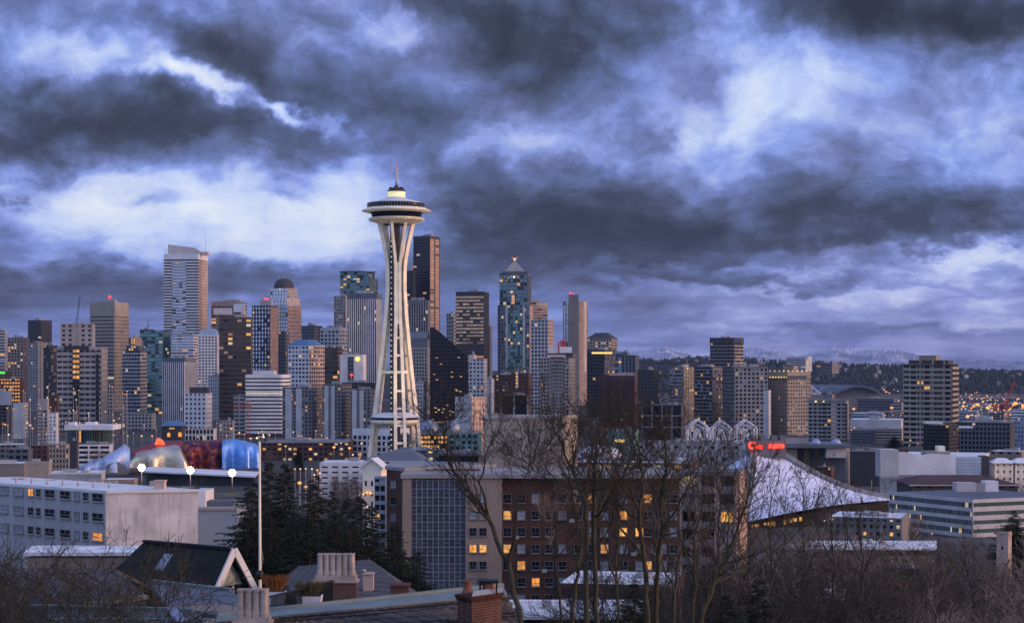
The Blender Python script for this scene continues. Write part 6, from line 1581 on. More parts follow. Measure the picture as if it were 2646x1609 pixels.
mb = MB(); a, b = P(1010, 1512, 104), P(1057, 1560, 104); mb.box(a.x, b.x, 103.6, 104.6, b.z, a.z); mb.box(a.x - .06, b.x + .06, 103.5, 104.7, a.z, a.z + .1); mb.build('chimney', RB, mh.root)

# the long roof in front with copper ridge
rh = quick('shake_roof_house', 'nearest house with a wood shake roof under a pale copper ridge', 'house', 900, 70)
ra, rb = P(560, 1598, 66), P(1300, 1519, 74)
zg = 78
sheet_part(rh, 'roof', [ra, rb, P(1400, 1720, 62), P(560, 1720, 58)], SHW)
sheet_part(rh, 'roof', [ra, rb, P(1300, 1560, 84), P(560, 1640, 78)], SHG)
# courses of shakes as real steps
mb = MB()
for k in range(2, 12):
    t_ = k / 12
    A_, B_ = ra.lerp(P(560, 1720, 58), t_), rb.lerp(P(1400, 1720, 62), t_)
    mb.bar(A_ + Vector((0, -.02, .05)), B_ + Vector((0, -.02, .05)), .20, .15)
mb.build('shake_course', SHW, rh.root)
fa, fb = ra.lerp(P(560, 1720, 58), .13), rb.lerp(P(1400, 1720, 62), .13)
sheet_part(rh, 'ridge_flashing', [ra + Vector((0, 0, .10)), rb + Vector((0, 0, .10)), fb + Vector((0, 0, .12)), fa + Vector((0, 0, .12))], M['copper'], .08)
mb = MB(); mb.bar(ra + Vector((0, .02, .14)), rb + Vector((0, .02, .14)), .16, .14); mb.build('ridge_roll', M['copper'], rh.root)
mb = MB(); mb.hexa([(P(570, 0, 60).x, 60, 76), (P(1390, 0, 64).x, 64, 76), (P(1300, 0, 82).x, 82, 76), (P(570, 0, 77).x, 77, 76)], [(P(570, 0, 60).x, 60, P(0, 1700, 59).z), (P(1390, 0, 64).x, 64, P(0, 1700, 63).z), (P(1300, 0, 82).x, 82, P(0, 1562, 84).z - .3), (P(570, 0, 77).x, 77, P(0, 1645, 78).z - .3)]); mb.build('wall', M['tan'], rh.root)
# right hand brick chimney of that house
ch = quick('brick_chimney', 'brick chimney with a dark cowl and a red pot at the shake roof end', 'chimney', 1240, 66)
mb = MB(); a = P(1182, 1545, 66); m_ = P(1219, 1545, 65.2); b = P(1296, 1545, 66.4); zt4 = P(0, 1548, 66).z
d_ = Vector((0, 1.0, 0)); q = [a, m_, b, Vector((a.x + (b.x - m_.x), 67.2, 0))]
mb.hexa([(p.x, p.y, 76) for p in (q[0], q[1], q[2], q[3])], [(p.x, p.y, zt4) for p in (q[0], q[1], q[2], q[3])]); mb.build('stack', RB, ch.root)
c0 = (q[0] + q[2]) / 2
mb = MB()
for k, (g_, z_, h_) in enumerate(((1.07, 0, .10), (1.13, .10, .10))): mb.hexa([(lerp(c0.x, p.x, g_), lerp(c0.y, p.y, g_), zt4 + z_ + .002) for p in q], [(lerp(c0.x, p.x, g_), lerp(c0.y, p.y, g_), zt4 + z_ + h_) for p in q])
mb.build('corbel', RBD, ch.root)
mb = MB()
for k in range(13):
    t_ = (k + .5) / 13; p = m_.lerp(b, t_); mb.bar(Vector((p.x, p.y - .02, zt4 + .2)), Vector((p.x + .05, p.y + .25, zt4 + .36)), .07, .05)
mb.build('tile_edge', M['pale'], ch.root)
mb = MB(); c = P(1208, 1530, 66.1); mb.lathe((c.x, c.y, zt4 + .2), [(.20, 0), (.22, .05), (.17, .12), (.16, .40), (.19, .44), (.19, .48)], 14); mb.build('pot', mat('red clay pot', (.28, .12, .08), .8), ch.root)
mb = MB(); c = P(1262, 1520, 66.3); mb.lathe((c.x, c.y, zt4 + .2), [(.22, 0), (.22, .36), (.20, .38)], 14); mb.build('pot', mat('red clay pot', (.28, .12, .08), .8), ch.root)
mb = MB(); mb.box(c.x - .36, c.x + .36, c.y - .3, c.y + .3, zt4 + .60, zt4 + .68)
for sx in (-.3, .3):
    for sy in (-.22, .22): mb.box(c.x + sx - .03, c.x + sx + .03, c.y + sy - .03, c.y + sy + .03, zt4 + .2, zt4 + .6)
mb.build('chimney_cowl', M['black'], ch.root)

# chimney stacks with clusters of tall clay pots
def potstack(label, px0, px1, ytop, ybase, Y, npots, brick_px, ybrick):
    s = Y / FPX; a, b = P(px0, ybase, Y), P(px1, ybase, Y); th = quick('chimney_stack', label, 'chimney', (px0 + px1) / 2, Y)
    th.root.location.z = 70
    h = (ybase - ytop) * s; wd = b.x - a.x; r = wd / npots / 2 * 1.04
    for row in range(2):
        for k in range(npots):
            c = Vector((a.x + wd * (k + .5) / npots, Y + row * r * 2.05, a.z))
            mb = MB(); mb.lathe(c, [(r * 1.28, -.05), (r * 1.22, h * .08), (r * .98, h * .22), (r * .92, h * .9), (r * 1.04, h * .93), (r * 1.04, h), (r * .72, h), (r * .70, h * .8)], 8, smooth=False, a0=R(22.5))
            mb.build('chimney_pot', TER, th.root)
    mb = MB(); e_ = 5 * s; mb.box(a.x - e_, b.x + e_, Y - r - e_, Y + 3 * r + e_, a.z - 14 * s, a.z - .03)
    mb.box(a.x - e_ * 2, b.x + e_ * 2, Y - r - e_ * 2, Y + 3 * r + e_ * 2, a.z - 14 * s - .1, a.z - 14 * s + .02); mb.build('stone_cap', TER, th.root)
    c_, d_ = P(brick_px[0], 0, Y), P(brick_px[1], 0, Y)
    mb = MB(); mb.box(c_.x, d_.x, Y - r - .1, Y + 3 * r + .1, 70, a.z - 14 * s - .11); mb.build('stack', RB, th.root)
potstack('stack of tall weathered clay pots at the bottom edge, nearest the viewer', 612, 692, 1522, 1590, 64, 4, (604, 700), 1600)
potstack('stack of clay chimney pots on a brick base behind the railing', 820, 916, 1430, 1484, 92, 6, (818, 922), 1500)
# terrace with railing, planters and shrubs
tr = quick('roof_terrace', 'roof terrace with an iron railing between the two chimney stacks', 'terrace', 780, 82)
tr.root.location.z = 72
sheet_part(tr, 'floor', [P(650, 1560, 92), P(960, 1560, 92), P(960, 1600, 77), P(640, 1612, 74)], M['slate'], .3)
mb = MB(); mb.hexa([(P(652, 0, 75).x, 75.5, 70), (P(940, 0, 78).x, 78, 70), (P(950, 0, 91).x, 91.5, 70), (P(652, 0, 91).x, 91.5, 70)], [(P(652, 0, 75).x, 75.5, P(0, 1611, 74).z - .3), (P(940, 0, 78).x, 78, P(0, 1601, 77).z - .3), (P(950, 0, 91).x, 91.5, P(0, 1561, 92).z - .3), (P(652, 0, 91).x, 91.5, P(0, 1561, 92).z - .3)]); mb.build('wall', M['tan'], tr.root)
mb = MB(); pts = [P(640, 1546, 74.6), P(700, 1540, 76), P(858, 1500, 84), P(862, 1500, 88)]
for A_, B_ in zip(pts, pts[1:]):
    n_ = max(2, int((B_ - A_).length / .14))
    for k in range(n_ + 1):
        p = A_.lerp(B_, k / n_); mb.bar(p - Vector((0, 0, 1.05)), p, .036, .036)
    mb.bar(A_, B_, .075, .075); mb.bar(A_ - Vector((0, 0, .95)), B_ - Vector((0, 0, .95)), .04, .04)
solo('iron_railing', mb, M['black'], P(760, 1580, 80), 'black iron railing around the roof terrace with the planters', 'railing')
def planter(label, x0, x1, y0, y1, Y):
    a, b = P(x0, y1, Y), P(x1, y0, Y); mb = MB(); w2 = (b.x - a.x)
    mb.hexa([(a.x + .08, Y, a.z), (b.x - .08, Y, a.z), (b.x - .08, Y + w2 * .7, a.z), (a.x + .08, Y + w2 * .7, a.z)], [(a.x, Y - .05, b.z), (b.x, Y - .05, b.z), (b.x, Y + w2 * .75, b.z), (a.x, Y + w2 * .75, b.z)])
    th = thing('planter', Vector(((a.x + b.x) / 2, Y + .4, a.z)), label, 'planter')
    mb.build('box', M['white'], th); 
    mb = MB(); mb.box(a.x + .05, b.x - .05, Y, Y + w2 * .7, b.z - .1, b.z + .02); mb.build('soil', mat('soil', (.03, .022, .016), .95), th)
    return a, b
def grass(label, x0, x1, y0, y1, Y, col, n=420, sd=3):
    rr = random.Random(sd); a, b = P(x0, y1, Y), P(x1, y0, Y); cx = (a.x + b.x) / 2; hw = (b.x - a.x) / 2; mb = MB()
    for k in range(n):
        t_ = rr.uniform(-1, 1); base = Vector((cx + t_ * hw * .5, Y + .4 + rr.uniform(-.3, .3), a.z)); h = (b.z - a.z) * rr.uniform(.55, 1.05)
        tip = base + Vector((t_ * hw * .75 + rr.uniform(-.15, .15), rr.uniform(-.35, .35), h)); mid = base.lerp(tip, .55) + Vector((-t_ * hw * .12, 0, h * .12))
        w2 = Vector((.014, rr.uniform(-.01, .01), 0))
        mb.quad(base - w2, base + w2, mid + w2 * .8, mid - w2 * .8); mb.poly([mid - w2 * .8, mid + w2 * .8, tip])
    solo('ornamental_grass', mb, mat('dry grass ' + col, dict(rust=(.26, .10, .035), olive=(.10, .085, .035))[col], .9, var=.4, scale=2), Vector((cx, Y + .4, a.z)), label, 'grass')
planter('white square planter left on the roof terrace', 690, 736, 1528, 1562, 79.5); grass('tuft of rust coloured grass in the left planter', 678, 740, 1484, 1530, 79.5, 'rust', sd=3)
planter('white planter half hidden behind the railing, nearer the brick stack', 764, 830, 1540, 1572, 80); grass('olive grass in the planter nearer the brick stack', 758, 836, 1500, 1542, 80, 'olive', sd=5)
# flag pole
Yp = 98; fp_ = thing('flag_pole', P(671, 1490, Yp), 'tall white pole with two small lamps at its top in front of the conifers', 'pole')
mb = MB(); mb.tube([P(672, 1570, Yp), P(672, 1470, Yp), P(671, 1140, Yp)], [.10, .075, .05], 8); mb.build('shaft', M['cream'], fp_)
mb = MB(); mb.tube([P(670, 1496, Yp), P(671, 1488, Yp), P(672, 1478, Yp), P(672, 1472, Yp)], [.1, .24, .2, .1], 8); mb.build('collar', M['black'], fp_)
mb = MB(); mb.tube([P(674, 1482, Yp), P(680, 1440, Yp), P(672, 1400, Yp)], .012, 4); mb.tube([P(664, 1130, Yp), P(682, 1128, Yp)], .03, 5); mb.build('halyard', M['steel'], fp_)
for x, y in ((664, 1131), (681, 1128)):
    mb = MB(); mb.ball(P(x, y, Yp), .06, 8); mb.build('lamp', LAMP['white'], fp_)
# snowy roofed houses at lower right
for lab, xs, yt, yb_, Y, dep, rm, wm_ in (
   ('brick house with a bright snowy flat roof at the bottom behind the tall bare trees', (1290, 1660), 1548, 1592, 150, 22, 'snow', 'redb'),
   ('pink brick house with a snowy roof edge at the bottom right among branches', (2040, 2196), 1520, 1545, 150, 16, 'snow', 'pink'),
   ('low house with a sky bright roof behind the bare trees at right', (2080, 2420), 1396, 1416, 300, 22, 'snow', 'tan')):
    a, b = P(xs[0], yt, Y + dep), P(xs[1], yt, Y + dep); f0, f1 = P(xs[0], yb_, Y), P(xs[1], yb_, Y); zf = f0.z; zk = a.z
    B = quick('snowy_house', lab, 'house', (xs[0] + xs[1]) / 2, Y); B.root.location.z = ground(f0.x, Y)
    sheet_part(B, 'roof', [f0, f1, Vector((b.x, b.y, zk)), Vector((a.x, a.y, zk))], MATS['sky bright roof'], .25)
    mb = MB(); mb.box(f0.x + .3, f1.x - .3, Y + .4, Y + dep - .4, ground(f0.x, Y) - 3, min(zf, zk) - .5); mb.build('wall', M[wm_], B.root)
    mb = MB(); c = (f0 + b) / 2
    for k in range(3): mb.box(c.x + k * 2.2 - 3, c.x + k * 2.2 - 2.2, c.y + k, c.y + k + .8, c.z - .3, c.z + .6)
    mb.build('roof_vent', M['mech'], B.root)
# green neon shop sign
B = low('shop with a small green neon sign glimpsed through the bare trees', 260, 2280, 2380, 2400, 1470, 'charcoal', None, None, mech=1)
for k in range(7):
    mb = MB(); c = P(2312 + k * 4.6, 1487 + (k % 2), 258); mb.box(c.x, c.x + .08, 257.9, 258, c.z - .14, c.z + .14); mb.box(c.x, c.x + .17, 257.9, 258, c.z - .03, c.z + .04); mb.build('neon_letter', LAMP['green'], B.root)
B = low('brown building with a small green neon sign at the left edge', 2250, 0, 30, 34, 958, 'brown', None, None, mech=1)
mb = MB()
for k in range(4): c = P(1 + k * 3.2, 963, 2246); mb.box(c.x, c.x + .9, 2245.6, 2246, c.z - 1, c.z + 1.2)
mb.build('neon_sign', LAMP['green'], B.root)

# ------------------------------------------------------------------ trees
BK = mat('olive grey bark', (.060, .056, .036), .95, scale=3, var=.4)
BKD = mat('dark bark', (.045, .041, .036), .95, scale=3, var=.4)
BKB = mat('brown grey bark', (.125, .105, .092), .95, scale=2, var=.4)
BKP = mat('pale lit twig bark', (.24, .21, .19), .95, scale=3, var=.4)  # light caught by the twigs is painted into this paler bark
def rdir(rr): 
    v = Vector((rr.gauss(0, 1), rr.gauss(0, 1), rr.gauss(0, 1))); return v.normalized()
class Tree:
    def __init__(s, seed): s.rr = random.Random(seed); s.big = MB(); s.tw = MB(); s.n = 0
    def branch(s, p, d, ln, r, lev, maxlev, ang, nch, up, wob, shrink=.62, minr=.006):
        rr = s.rr; n = max(3, min(7, int(ln / .35) + 2)) if lev < maxlev else 3
        pts = [Vector(p)]; d = Vector(d).normalized(); ds = []
        for k in range(n):
            d = (d + rdir(rr) * wob + Vector((0, 0, up))).normalized(); ds.append(d); pts.append(pts[-1] + d * ln / n)
        rad = [max(minr, r * (1 - .72 * k / n)) for k in range(n + 1)]
        (s.big if lev <= 1 else s.tw).tube(pts, rad, 6 if lev == 0 else 5 if lev == 1 else 3, cap=False)
        s.n += 1
        if lev >= maxlev: return
        m = nch[min(lev, len(nch) - 1)]
        for k in range(m):
            t = rr.uniform(.25 if lev else .35, 1.0) if k else 1.0
            i = min(n - 1, int(t * n)); base = pts[i].lerp(pts[i + 1], t * n - i) if i + 1 <= n else pts[-1]
            a = R(rr.uniform(ang[0], ang[1])) * (.5 if not k else 1)
            ax = ds[i].cross(rdir(rr)).normalized()
            nd = (Matrix.Rotation(a, 3, ax) @ ds[i])
            s.branch(base, nd, ln * shrink * rr.uniform(.7, 1.2) * (1.15 - .45 * t), max(minr, rad[i] * rr.uniform(.5, .72)), lev + 1, maxlev, ang, nch, up * .9, wob * 1.1, shrink, minr)
def plant(name, base, t, label, mb_, mt, group=None, cat='tree'):
    th = thing(name, Vector(base), label, cat, group)
    if t.big.f: t.big.build('trunk', mb_, th)
    if t.tw.f: t.tw.build('crown', mt, th)
    return th
# tall slender bare trees straight ahead: main stems follow the picture, side limbs grow from them
def stemtree(label, stems, seed, Y, mb_=BK, mt=BKD, ln=2.6):
    t = Tree(seed); rr = t.rr
    for st, r0 in stems:
        pts = [P(x, y, Y + dy) for x, y, dy in st]
        pts = [P(x, y + (55 * max(0, (1300 - y) / 300) if y < 1300 else 0), Y + dy) for x, y, dy in st]
        fine = []
        for a, b in zip(pts, pts[1:]):
            for k in range(4): fine.append(a.lerp(b, k / 4) + rdir(rr) * .05)
        fine.append(pts[-1]); n = len(fine)
        rad = [max(.012, r0 * 1.15 * (1 - .9 * (k / n) ** .8)) for k in range(n)]
        t.big.tube(fine, rad, 8, cap=False)
        for k in range(3, n - 1):
            f = k / n
            if f < .22: continue
            for q in range(rr.choice((1, 1, 2, 2)) if f > .35 else rr.choice((0, 0, 1))):
                d = (fine[k + 1] - fine[k]).normalized(); ax = d.cross(rdir(rr)).normalized()
                nd = Matrix.Rotation(R(rr.uniform(22, 62)), 3, ax) @ d
                t.branch(fine[k].lerp(fine[k + 1], rr.random()), nd, ln * rr.uniform(.5, 1.15) * (1.12 - .80 * f), max(.014, rad[k] * .55), 1, 4, (16, 48), [0, 4, 3, 3], .09, .14, .62, .0065)
    b = P(stems[0][0][0][0], stems[0][0][0][1], Y); b.z = ground(b.x, Y)
    return plant('bare_tree', b, t, label, mb_, mt)
stemtree('bare tree leaning left, leftmost of the tall trees before the brick residence', [([(1350, 1760, 0), (1343, 1600, 0), (1312, 1456, .6), (1258, 1330, 1), (1205, 1250, 1.5), (1165, 1180, 2), (1148, 1090, 2.2), (1152, 1030, 2)], .105), ([(1312, 1456, .6), (1330, 1380, 0), (1335, 1290, -.6), (1362, 1200, -1), (1380, 1130, -1)], .05), ([(1258, 1330, 1), (1240, 1230, .4), (1262, 1130, 0), (1280, 1070, 0)], .04)], 101, 60)
stemtree('bare tree with two close upright stems before the brick residence', [([(1522, 1760, 0), (1512, 1560, 0), (1516, 1350, .4), (1512, 1300, .4), (1488, 1210, .8), (1455, 1130, 1), (1428, 1060, 1.2), (1402, 1000, 1.2)], .10), ([(1548, 1760, .3), (1540, 1560, .3), (1536, 1380, 0), (1534, 1270, -.4), (1536, 1180, -.8), (1560, 1090, -1), (1572, 1020, -1)], .10), ([(1536, 1340, 0), (1580, 1280, -1), (1618, 1190, -1.6), (1640, 1110, -1.8)], .05), ([(1512, 1300, .4), (1450, 1240, 1.6), (1400, 1210, 2), (1340, 1150, 2.4)], .045)], 102, 62)
stemtree('bare tree with forked stems right of the two close upright ones', [([(1672, 1760, 0), (1670, 1580, 0), (1666, 1440, .3), (1652, 1330, .6), (1660, 1250, .8), (1655, 1160, 1), (1640, 1080, 1), (1650, 1010, 1)], .105), ([(1700, 1760, .4), (1692, 1590, .4), (1700, 1460, 0), (1712, 1370, -.4), (1704, 1290, -.6), (1722, 1190, -1), (1716, 1090, -1), (1700, 1030, -1)], .10), ([(1666, 1440, .3), (1610, 1370, 1.2), (1570, 1300, 1.6), (1550, 1220, 2), (1520, 1150, 2)], .05), ([(1712, 1370, -.4), (1760, 1290, -1.2), (1800, 1200, -1.8), (1830, 1130, -2)], .05)], 103, 64)
stemtree('bare tree with three thin stems fanning out between the tall trees', [([(1590, 1760, 0), (1596, 1580, 0), (1590, 1440, .3), (1600, 1330, .4), (1592, 1220, .6), (1600, 1120, .6)], .06), ([(1592, 1500, 0), (1560, 1400, .6), (1548, 1310, .8), (1530, 1230, 1)], .04), ([(1594, 1470, 0), (1632, 1380, -.5), (1660, 1300, -.8), (1690, 1210, -1)], .045)], 107, 72, BK, BKD, 2.3)
stemtree('bare tree with leaning olive stem crossing the brick wall', [([(1728, 1760, 0), (1736, 1600, 0), (1752, 1470, .3), (1776, 1360, .5), (1790, 1250, .6), (1776, 1140, .8)], .075), ([(1745, 1530, 0), (1700, 1430, .6), (1680, 1340, 1)], .04)], 108, 66, BK, BKB, 2.4)
stemtree('bare tree with a thick forked stem just right of the shake roof end', [([(1470, 1760, 0), (1478, 1600, 0), (1492, 1480, .3), (1500, 1380, .3), (1480, 1290, .5), (1470, 1190, .6), (1490, 1100, .6)], .085), ([(1492, 1480, .3), (1540, 1420, -.5), (1580, 1350, -.8), (1600, 1260, -1)], .05)], 109, 68, BK, BKD, 2.4)
stemtree('mossy leaning bare tree right of the forked one', [([(1795, 1760, 0), (1812, 1600, 0), (1842, 1510, .3), (1880, 1440, .6), (1905, 1360, 1), (1935, 1280, 1), (1950, 1210, 1.2)], .10), ([(1770, 1740, 0), (1793, 1600, 0), (1796, 1510, -.3), (1790, 1410, -.6), (1812, 1320, -1), (1800, 1240, -1)], .06), ([(1842, 1510, .3), (1900, 1480, 1), (1980, 1440, 1.6), (2060, 1380, 2), (2110, 1300, 2)], .05)], 104, 58)
stemtree('thin bare tree with pale twigs between the leftmost tall tree and the two stems', [([(1452, 1700, 0), (1448, 1560, 0), (1436, 1450, .4), (1440, 1360, .4), (1424, 1270, .6), (1420, 1190, .6)], .05), ([(1440, 1440, .4), (1480, 1380, 0), (1500, 1310, 0)], .03)], 105, 70, BKD, BKP, 1.8)
stemtree('slender bare tree in front of the pink lit piers', [([(1868, 1700, 0), (1862, 1500, 0), (1856, 1400, .4), (1862, 1300, .5), (1850, 1220, .8), (1856, 1150, 1)], .07), ([(1862, 1480, 0), (1900, 1400, -.6), (1912, 1310, -1), (1930, 1240, -1)], .045)], 106, 84, BKD, BKD)
for k, (x, yt, Y, lab) in enumerate(((1990, 1215, 120, 'slender bare tree before the left part of the arena roof'), (2075, 1235, 130, 'slender bare tree before the middle of the arena roof'), (2150, 1265, 118, 'dark straight bare tree before the right part of the arena roof'), (2225, 1300, 110, 'dark bare tree right of the arena roof, tallest in the thicket'))):
    stemtree(lab, [([(x - 8, 1690, 0), (x, 1540, 0), (x + 4, 1440, .5), (x - 3, 1360, .7), (x + 3, 1280, 1), (x - 2, yt, 1)], .09), ([(x, 1500, 0), (x + 40, 1400, -1), (x + 46, 1300, -1.6)], .05), ([(x + 2, 1450, 0), (x - 40, 1370, 1), (x - 52, 1290, 1.4)], .05)], 120 + k, Y, BKD, BKD, 2.1)
# spreading trees: five grown kinds, set out again and again
KIND = []
for sdd in range(5):
    t = Tree(200 + sdd); rr = t.rr; h = 1.0
    nst = (1, 3, 4, 2, 3)[sdd]
    for q in range(nst):
        a = 2 * math.pi * q / nst + rr.random(); lean = .15 if nst == 1 else .55
        t.branch((.1 * math.cos(a), .1 * math.sin(a), 0), (lean * math.cos(a), lean * math.sin(a), 1), 4.2 if nst > 1 else 5.0, .13 if nst > 1 else .17, 0, 4, (22, 62), [7 if nst > 1 else 11, 6, 5, 4], .05, .13, .63, .0055)
    KIND.append((t.big, t.tw))
protos = {}
def spread(label, x, ytop, Y, kind, bm, tm, group, sx=1.0, dz=0, name='bare_tree', sink=0):
    top = P(x, ytop, Y); g0 = ground(top.x, Y) - dz
    key = (kind, bm.name, tm.name)
    if key not in protos:
        th = thing(name, Vector((0, 0, 0)), label, 'tree', group)
        KIND[kind][0].build('trunk', bm, th); KIND[kind][1].build('crown', tm, th)
        hmax = max(v[2] for v in KIND[kind][1].v)
        protos[key] = (th, hmax); o = th
    else: o = copy_tree(protos[key][0])
    hmax = protos[key][1]
    s = (top.z - g0) / hmax
    o.location = (top.x, Y, g0); o.rotation_euler = (0, 0, prng.uniform(0, 6.28)); o.scale = (s * sx, s * sx, s)
    tag(o, label, 'tree', group)
    return o
G1 = 'bare trees of the thicket at lower right'
GL1 = 'bare grey brown tree in the dense winter thicket at the lower right'
rr = random.Random(5)
for k in range(30):
    x = rr.uniform(2010, 2700); f = rr.random(); Y = lerp(95, 210, f); yt = lerp(1455, 1350, f) + rr.uniform(-25, 40) - (20 if x > 2250 and x < 2500 else 0)
    spread(GL1, x, yt, Y, k % 5, (BKD, BKB, BKD, BKP)[k % 4], (BKD, BKB, BKD, BKP)[k % 4], G1, 1.25)  # dark and pale barks alternate to imitate dark gaps and lit twigs
G2 = 'bare trees of the thicket at lower left'
for k, (x, yt, Y) in enumerate(((20, 1330, 84), (95, 1345, 88), (170, 1370, 80), (-30, 1400, 74), (240, 1420, 90), (60, 1440, 66), (150, 1460, 68), (250, 1500, 66), (10, 1480, 60))):
    spread('bare dark tree in the thicket before the shingled roofs at the lower left', x, yt, Y, (k * 2 + 1) % 5, BKD, BKD if k % 2 else BK, G2, 1.35)
G3 = 'low bushes and bare trees below the tall stems'
for k in range(16):
    x = rr.uniform(1700, 2080); f = rr.random(); Y = lerp(80, 150, f); yt = lerp(1500, 1400, f) + rr.uniform(-20, 40)
    spread('bare bushy tree with tangled twigs below the tall stems right of centre', x, yt, Y, k % 5, BKB, BKP if k % 5 == 0 else BKD, G3, 1.2)
G4 = 'bare street trees among the low blocks'
for k in range(120):
    Y = rr.uniform(560, 1300); x = rr.uniform(640, 1000) if k < 44 else rr.uniform(-20, 640) if k < 70 else rr.uniform(1600, 2660)
    if k >= 70: Y = rr.uniform(380, 1200)
    g0 = ground(U(x) * Y, Y); yt = HZ + (CZ - g0 - rr.uniform(9, 16)) / Y * FPX
    if k < 44 and yt < 1150: continue
    if 430 < x < 680 and Y > 900: continue
    spread('bare street tree among the low blocks, %s' % ('left of the needle foot' if k < 44 else 'left of the museum' if k < 70 else 'in the right half of the view'), x, yt, Y, k % 5, BKB, BKB, G4 + (', left of the needle foot' if k < 44 else ', far left' if k < 70 else ', right half'), 1.3)
# conifers
NE = mat('dark needles', (.016, .026, .017), .9, var=.5, scale=.8)
NE2 = mat('olive needles', (.028, .034, .020), .9, var=.5, scale=.8)
def conifer(seed, H=24.0, W=6.5, droop=1.0):
    rr = random.Random(seed); tr = MB(); cr = MB()
    tr.tube([(0, 0, 0), (rr.uniform(-.1, .1), 0, H * .5), (0, 0, H)], [.38, .22, .03], 7)
    z = 1.0; sway = rr.random() * 6.28
    while z < H * .99:
        f = z / H; env = W * (1 - f) ** .85 * (1 + .16 * math.sin(z * .9 + seed)) + .15
        for q in range(3 if f < .85 else 2):
            a = rr.random() * 6.28; l = env * rr.choice((rr.uniform(.45, .85), rr.uniform(.8, 1.2))) * (1 + .18 * math.cos(a - sway))
            d = Vector((math.cos(a), math.sin(a), 0)); sd2 = Vector((-d.y, d.x, 0)); n = max(3, int(l / .30)); p = Vector((0, 0, z)); pts = [p]
            lift = rr.uniform(-.05, .25)
            for k in range(n):
                t = k / n; p = p + d * l / n + sd2 * rr.uniform(-.05, .05) + Vector((0, 0, (lift - .75 * droop * t + .75 * t * t) * l / n)); pts.append(p)
            tr.tube(pts, [max(.010, .05 * (1 - f) * (1 - k / n)) for k in range(n + 1)], 3, cap=False)
            for k in range(1, n + 1):
                t = k / n; wl = (1.0 - .70 * t) * min(l * .34, 1.25) + .14
                for s in (-1, 1):
                    if rr.random() < .12: continue
                    e = pts[k] + sd2 * s * wl * rr.uniform(.5, 1.15) + d * wl * rr.uniform(.2, .7) + Vector((0, 0, -wl * rr.uniform(.15, .6)))
                    b = pts[k]; m_ = b.lerp(e, .5) + Vector((0, 0, rr.uniform(-.02, .10)))
                    for h_ in range(3):
                        u = h_ / 3; c0 = b.lerp(m_, min(1, u * 2)) if u < .5 else m_.lerp(e, u * 2 - 1); c1 = e if h_ == 2 else m_.lerp(e, (u + .33) * 2 - 1) if u + .33 > .5 else b.lerp(m_, (u + .33) * 2)
                        w2 = d * rr.uniform(.07, .17) + Vector((0, 0, rr.uniform(-.05, .05))); dr = Vector((0, 0, -rr.uniform(.05, .20)))
                        cr.poly([c0 - w2, c0 + w2, c1 + w2 * .3]); cr.poly([c0, c1, c0.lerp(c1, .5) + dr])
        z += rr.uniform(.07, .15)
    return tr, cr
con = []
for sd_i in range(3):
    t_, c_ = conifer(300 + sd_i, 24, (6.4, 8.2, 5.0)[sd_i]); con.append((t_, c_))
cproto = {}
def fir(label, x, ytop, Y, kind, m=NE, sx=1.0, group=None):
    top = P(x, ytop, Y); g0 = ground(top.x, Y); s = (top.z - g0) / 24.0; sx *= 1.2
    key = (kind, m.name)
    if key not in cproto:
        o = thing('conifer', Vector((0, 0, 0)), label, 'conifer', group); con[kind][0].build('trunk', BKD, o); con[kind][1].build('crown', m, o); cproto[key] = o
    else: o = copy_tree(cproto[key])
    o.location = (top.x, Y, g0); o.rotation_euler = (0, 0, prng.uniform(0, 6.28)); o.scale = (s * sx, s * sx, s); tag(o, label, 'conifer', group)
fir('dark conifer with stepped left boughs, leftmost of the group by the pole', 652, 1240, 176, 1, NE, .95)
fir('tall narrow dark conifer directly right of the white pole', 694, 1186, 196, 0, NE, .85)
fir('tallest dark conifer with a thin spire, second right of the white pole', 736, 1190, 190, 0, NE, .90)
fir('broad olive tinged conifer in the middle of the dark group', 815, 1222, 200, 1, NE2, .80)
fir('dark conifer behind the broad olive tinged one', 858, 1262, 214, 0, NE, .75)
fir('small spired conifer left of the twin spires', 897, 1282, 178, 2, NE, 1.1)
fir('small spired conifer, right of the twin spires', 932, 1276, 184, 2, NE, 1.1)
fir('dark conifer beside the grey annex of the brick residence', 962, 1300, 180, 2, NE, 1.2)
fir('broad low dark conifer with arching boughs before the glazed stair front', 1020, 1350, 160, 1, NE, 1.05)
fir('broad low dark conifer above the grey hipped roof', 905, 1345, 150, 1, NE, 1.05)
fir('low dark conifer in the centre of the dark group', 800, 1330, 156, 0, NE, 1.2)
fir('low dark conifer behind the gabled house and pole', 700, 1340, 150, 1, NE, 1.0)
fir('drooping dark conifer bough tip before the glazed front, rightmost of the group', 1078, 1420, 140, 2, NE, 1.35)
for x, yt, Y, lab in ((762, 1318, 168, 'broad dark conifer filling the group between the tallest spire and the olive one'), (872, 1322, 164, 'broad dark conifer in front of the twin spires'), (965, 1372, 152, 'low broad dark conifer left of the glazed stair front'), (1046, 1432, 142, 'lowest broad conifer in front of the glazed stair front'), (640, 1330, 165, 'broad dark conifer behind the white pole foot')):
    fir(lab, x, yt, Y, 1, NE, 1.15)
for k, (x, yt, Y, m) in enumerate(((772, 1148, 1100, NE), (2620, 1315, 420, NE), (2310, 1125, 1350, NE), (1700, 1075, 1000, NE), (2052, 1165, 900, NE))):
    fir(('small dark conifer left of the needle among brick blocks', 'dark evergreen by the right edge before the office', 'dark round evergreen left of the brown tower', 'dark evergreen left of the white arches', 'dark evergreen behind the neon signs')[k], x, yt, Y, 2 if k == 0 else 1, m, 1.2 if k != 2 else 2.2)
